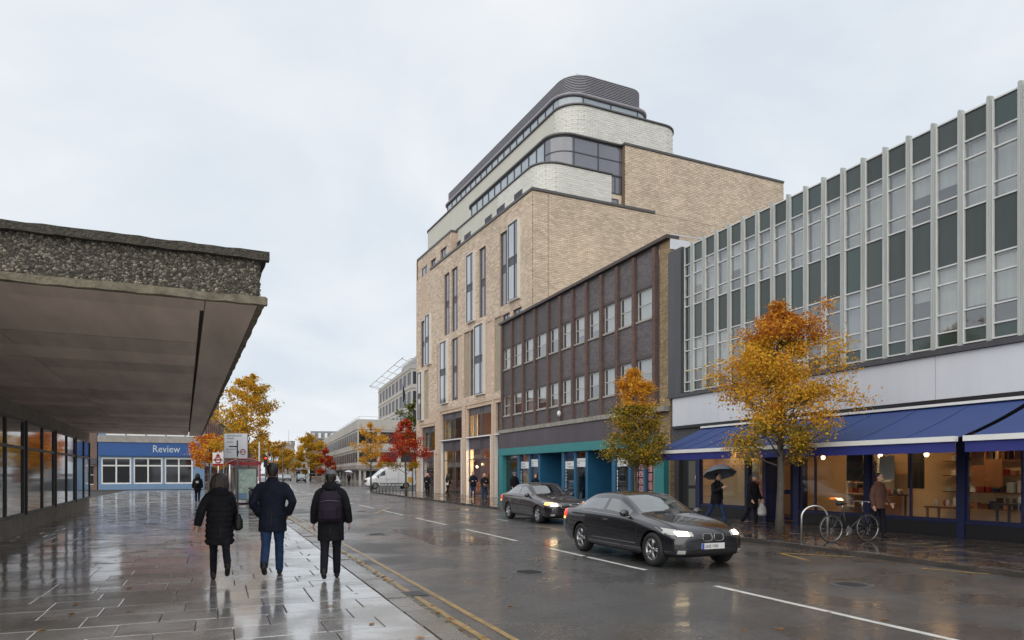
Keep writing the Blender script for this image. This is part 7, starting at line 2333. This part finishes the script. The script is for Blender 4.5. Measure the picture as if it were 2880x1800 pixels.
# --- the three walkers in front
p1_, W1, h1 = person("woman in a long black puffer coat walking away with dark brown bob", .03, 12.05, -3, 1.70, ((12, 4), (-20, 34)), ((-20, 24, 14), (14, 10, 18)), 'blackcloth', .60, 1.7, 'dkjean', 'leather', 'brownhair', .10, True, .06, .014, flare=.02, shoulder=.90, lean=1, thin=.90, slim=.86)
hb = thing("handbag", "black slouchy handbag hanging from the woman's right shoulder", "bag", W1(.26, .03, .98))
b = MB(); b.rings([(.275, .03, .82, .045, .13), (.285, .03, .86, .075, .165), (.285, .03, .98, .07, .16), (.275, .03, 1.10, .035, .11)], 16, 0, True, True, W1, 2.6)
put_world(remesh(b, .012, 3), "bag_body", MT['leather'], hb)
for dy in (-.05, .05): MB().tube([W1(.275, .03 + dy * 1.6, 1.08), W1(.25, .03 + dy, 1.28), W1(.19, .0 + dy * .5, 1.452), W1(.13, .0 + dy * .4, 1.46)], .011, 6).build("strap", MT['leather'], hb)
p2_, W2, h2 = person("tall man in a navy overcoat and blue jeans with hands in pockets walking away", .84, 12.25, 9, 1.88, ((-14, 30), (13, 4)), ((-14, 21, 46), (-14, 24, 50)), 'navycloth', .70, 1.0, 'denim', 'leather', 'darkhair', 0, False, .0, .014, flare=.01, shoulder=1.04, lean=1)
p3_, W3, h3 = person("man in a dark parka and grey beanie with a backpack walking away", 1.68, 11.55, 12, 1.75, ((-12, 18), (9, 3)), ((-4, 15, 30), (-8, 16, 34)), 'blackcloth', .62, 1.4, 'dkjean', 'leather', 'darkhair', 0, True, .0, .014, flare=.0, cap='greycloth', shoulder=1.0, lean=1)
bp = thing("backpack", "large dark purple backpack worn by the man on the right", "backpack", W3(0, -.2, 1.2))
def backpack(root, W, wd, z0, z1, dp, mat, vox=.013):
    b = MB()
    b.rings([(0.0, -.19, z0, wd * .80, dp * .6), (0, -.205, z0 + .06, wd * .98, dp), (0, -.205, (z0 + z1) / 2, wd, dp * 1.05), (0, -.195, z1 - .10, wd * .93, dp * .9), (0, -.18, z1, wd * .55, dp * .55)], 20, 0, True, True, W, 3.2)
    put_world(remesh(b, vox, 3), "pack_body", MT[mat], root)
    b = MB(); b.rings([(0, -.21 - dp * .80, z0 + .05, wd * .6, dp * .4), (0, -.21 - dp * .85, (z0 + z1) / 2 - .04, wd * .68, dp * .45), (0, -.21 - dp * .78, (z0 + z1) / 2 + .01, wd * .6, dp * .3)], 16, 0, True, True, W, 3.2)
    put_world(remesh(b, vox, 2), "front_pocket", MT[mat], root)
    MB().tube([W(-wd * .8, -.2 - dp * .93, z1 - .16), W(0, -.2 - dp * 1.08, z1 - .145), W(wd * .8, -.2 - dp * .93, z1 - .16)], .006, 5).build("zip", MT['dsteel'], root)
    for sd in (-1, 1):
        MB().tube([W(sd * wd * .5, -.15, z1 - .03), W(sd * .12, -.05, 1.50), W(sd * .13, .10, 1.44), W(sd * .15, .16, 1.25), W(sd * .16, .04, 1.06), W(sd * wd * .7, -.14, z0 + .12)], .02, 8).build("strap", MT[mat], root)
    MB().tube([W(-.04, -.16, z1), W(0, -.17, z1 + .05), W(.04, -.16, z1)], .010, 6).build("grab_loop", MT[mat], root)
backpack(bp, W3, .185, .93, 1.42, .125, 'purplecloth')

# --- far left walker
p4_, W4, h4 = person("small figure in black with a backpack walking towards the blue corner shop", -1.05, 43.8, 3, 1.66, ((6, 4), (-8, 12)), ((-6, 14, 14), (4, 12, 14)), 'blackcloth', .72, 1.3, 'dkjean', 'leather', 'darkhair', .05, True, vox=.024)
bp2 = thing("backpack", "small black backpack with a pale patch on the far left walker", "backpack", W4(0, -.2, 1.2))
backpack(bp2, W4, .15, .98, 1.38, .10, 'blackcloth', .022)
MB().box(-.07, -.347, 1.18, .07, -.33, 1.30, type("F", (), {'__call__': lambda s, a, b_, c: W4(a, b_, c), 'flip': False})()).build("pale_patch", MT['lightcloth'], bp2)

# --- couple under the umbrella by the shop
p5_, W5, h5 = person("man in a black jacket and blue jeans striding along under the grey umbrella", 15.0, 18.55, 172, 1.74, ((26, 8), (-24, 14)), ((-6, 10, 16), (28, 14, 95)), 'blackcloth', .76, 1.3, 'denim', 'leather', 'darkhair', 0, False, vox=.016, lean=5)
umbrella("grey umbrella held over the man passing the lit shop window", h5[1] + Vector((0, 0, .02)), (15.0, 18.45, 1.93), .54, MT['brolly'])
p6_, W6, h6 = person("walker in a dark maroon black coat and pale knit hat beside the umbrella", 15.6, 17.55, 170, 1.66, ((8, 5), (-14, 22)), ((6, 12, 30), (12, 14, 20)), 'blackcloth', .64, 1.5, 'dkjean', 'maroon', 'darkhair', .06, False, vox=.016, cap='brolly', scarf='maroon')
cb_ = thing("carrier_bag", "pale plastic carrier bag in the hand of the walker by the shop door", "bag", tuple(h6[0]))
g = h6[0] + Vector((0, 0, -.06))
b = MB(); b.rings([(g.x, g.y, g.z - .46, .12, .09), (g.x, g.y, g.z - .40, .17, .12), (g.x, g.y, g.z - .22, .15, .10), (g.x, g.y, g.z - .10, .07, .05), (g.x, g.y, g.z - .02, .02, .02)], 14)
put_world(remesh(b, .014, 3), "bag_body", MT['bag'], cb_)
MB().tube([(g.x - .03, g.y, g.z - .08), (g.x, g.y, g.z + .05), (g.x + .03, g.y, g.z - .08)], .008, 6).build("bag_handle", MT['bag'], cb_)

# --- people along the tan building
person("pink haired woman in black standing by the first pier of the tan building", 14.0, 49.3, 200, 1.66, ((4, 4), (-5, 8)), ((6, 8, 20), (20, 8, 70)), 'blackcloth', .62, 1.2, 'dkjean', 'leather', 'pinkhair', .16, False, vox=.028)
pw, Ww, hw_ = person("woman in a black jacket with a pale bag walking to the glazed doors", 16.1, 51.0, 60, 1.64, ((10, 4), (-14, 20)), ((14, 12, 50), (-6, 12, 30)), 'blackcloth', .92, 1.2, 'dkjean', 'leather', 'darkhair', .10, False, vox=.028)
wbg = thing("shoulder_bag", "pale shoulder bag at the hip of the woman by the glazed doors", "bag", Ww(.1, -.16, .95))
b = MB(); b.rings([(.06, -.17, .82, .15, .05), (.06, -.18, .92, .18, .07), (.06, -.17, 1.03, .16, .05)], 14, 0, True, True, Ww, 3)
put_world(remesh(b, .02, 2), "bag_body", MT['lightcloth'], wbg)
MB().tube([Ww(.2, -.15, 1.0), Ww(.1, -.10, 1.35), Ww(-.08, 0, 1.47)], .012, 6).build("strap", MT['lightcloth'], wbg)
person("man in a dark hooded jacket and jeans facing the street by the lit window", 15.5, 43.6, 190, 1.76, ((3, 3), (-4, 5)), ((22, 16, 70), (20, 16, 72)), 'navycloth', .80, 1.3, 'denim', 'leather', 'darkhair', 0, True, vox=.028)
pf_, Wf, hf = person("reddish haired woman in black carrying a dark bag by the lit window", 15.1, 40.4, 195, 1.66, ((5, 4), (-6, 8)), ((26, 10, 80), (14, 10, 60)), 'blackcloth', .86, 1.0, 'denim', 'leather', 'fairhair', .14, False, vox=.028)
fb_ = thing("handbag", "dark grey handbag held in front of the reddish haired woman", "bag", Wf(-.05, .22, .98))
b = MB(); b.rings([(-.04, .22, .86, .13, .06), (-.04, .22, .94, .15, .075), (-.04, .22, 1.06, .10, .05)], 14, 0, True, True, Wf, 3)
put_world(remesh(b, .02, 2), "bag_body", MT['charcoal'], fb_)
# --- figures behind the second car
ph, Wh, hh_ = person("figure in a black coat and fur hat passing the end of the blue shopfront", 15.6, 36.9, 170, 1.74, ((8, 5), (-10, 14)), ((6, 12, 30), (4, 12, 30)), 'blackcloth', .62, 1.9, 'dkjean', 'leather', 'darkhair', 0, True, vox=.024, cap='greycloth')
b = MB()
b.tube([Wh(.115 * cos(a), .02 + .125 * sin(a), 1.665 + .02 * sin(2 * a)) for a in [2 * PI * q / 12 for q in range(13)]], .045, 8)
put_world(remesh(b, .02, 2), "fur_brim", MT['greycloth'], ph)
person("second darker figure half hidden behind the plum saloon", 16.5, 36.0, 175, 1.62, ((8, 5), (-10, 14)), ((6, 10, 30), (4, 10, 30)), 'navycloth', .66, 1.4, 'dkjean', 'leather', 'darkhair', 0, False, vox=.026)
# --- far figure with a white umbrella
pu, Wu, hu = person("far figure in black under a white umbrella outside the concrete office", 16.6, 97.5, 185, 1.70, ((8, 5), (-10, 14)), ((6, 10, 20), (24, 10, 98)), 'blackcloth', .66, 1.4, 'dkjean', 'leather', 'darkhair', 0, False, vox=.035)
umbrella("white umbrella over the far figure outside the concrete office", hu[1] + Vector((0, 0, .02)), (16.6, 97.35, 2.05), .60, MT['brollyw'])
# --- walker in brown at the right with a bicycle on the stand
person("walker in a brown jacket and black trousers passing the shop at far right", 16.0, 13.3, 175, 1.70, ((10, 6), (-14, 18)), ((10, 10, 30), (-6, 10, 20)), 'browncloth', .80, 1.3, 'dkjean', 'leather', 'brownhair', 0, False, vox=.018)

# ================================================================== BICYCLE
by = thing("bicycle", "black bicycle leaning beside the steel hoop on the far pavement", "bicycle", (14.5, 12.9, 0))
F = rotframe(14.36, 12.75, 98)
bw = .335
def Bk(a, b_, c): return F(b_, a, c)
for s_ in (-.53, .53):
    wv = MB().tube([Bk(s_ + bw * cos(q), 0, bw + bw * sin(q)) for q in [2 * PI * k / 28 for k in range(29)]], .020, 7).build("wheel", MT['tyre'], by)
    MB().tube([Bk(s_ + (bw - .025) * cos(q), 0, bw + (bw - .025) * sin(q)) for q in [2 * PI * k / 28 for k in range(29)]], .010, 6).build("rim", MT['rim'], wv)
    sp = MB()
    for k in range(14):
        q = 2 * PI * k / 14
        sp.tube([Bk(s_, .02 * (-1) ** k, bw), Bk(s_ + (bw - .03) * cos(q), 0, bw + (bw - .03) * sin(q))], .0018, 3)
    sp.build("spokes", MT['steel'], wv, kind="stuff")
fm = MB()
bb, st, hd, hs = (-.06, .28), (-.20, .80), (.37, .82), (.42, .66)
for a, b_ in ((bb, st), (st, hd), (bb, hs), (hd, hs)): fm.tube([Bk(a[0], 0, a[1]), Bk(b_[0], 0, b_[1])], .017, 7)
for sd in (-.05, .05):
    fm.tube([Bk(bb[0], sd * .5, bb[1]), Bk(-.53, sd, bw)], .009, 6).tube([Bk(st[0], sd * .4, st[1] - .04), Bk(-.53, sd, bw)], .008, 6).tube([Bk(hs[0], sd * .8, hs[1]), Bk(.53, sd, bw)], .012, 6)
fm.build("frame", MT['blackp'], by)
MB().tube([Bk(-.19, 0, .78), Bk(-.215, 0, .93)], .013, 6).build("seat_post", MT['steel'], by)
MB().tube([Bk(-.36, 0, .955), Bk(-.24, 0, .95), Bk(-.08, 0, .94)], [.06, .05, .018], 8).build("saddle", MT['black'], by)
MB().tube([Bk(.32, -.29, .98), Bk(.37, -.15, 1.0), Bk(.37, 0, .99), Bk(.37, .15, 1.0), Bk(.32, .29, .98)], .012, 7).tube([Bk(.37, 0, .82), Bk(.37, 0, .99)], .013, 6).build("handlebar", MT['steel'], by)
MB().tube([Bk(-.06, .045, .28), Bk(-.06, .055, .28)], .09, 20, 0, False).build("chainring", MT['dsteel'], by)
for sd, q in ((-1, .9), (1, .9 + PI)):
    cr2 = MB().tube([Bk(-.06, sd * .06, .28), Bk(-.06 + .17 * cos(q), sd * .07, .28 + .17 * sin(q))], .010, 6).build("crank", MT['steel'], by)
    p_ = Vector((-.06 + .17 * cos(q), 0, .28 + .17 * sin(q)))
    MB().box(-.035, -.05, -.012, .035, .05, .012, type("F", (), {'__call__': lambda s, a, b_, c: Bk(p_.x + a, sd * .12 + b_, p_.z + c), 'flip': False})()).build("pedal", MT['black'], cr2)
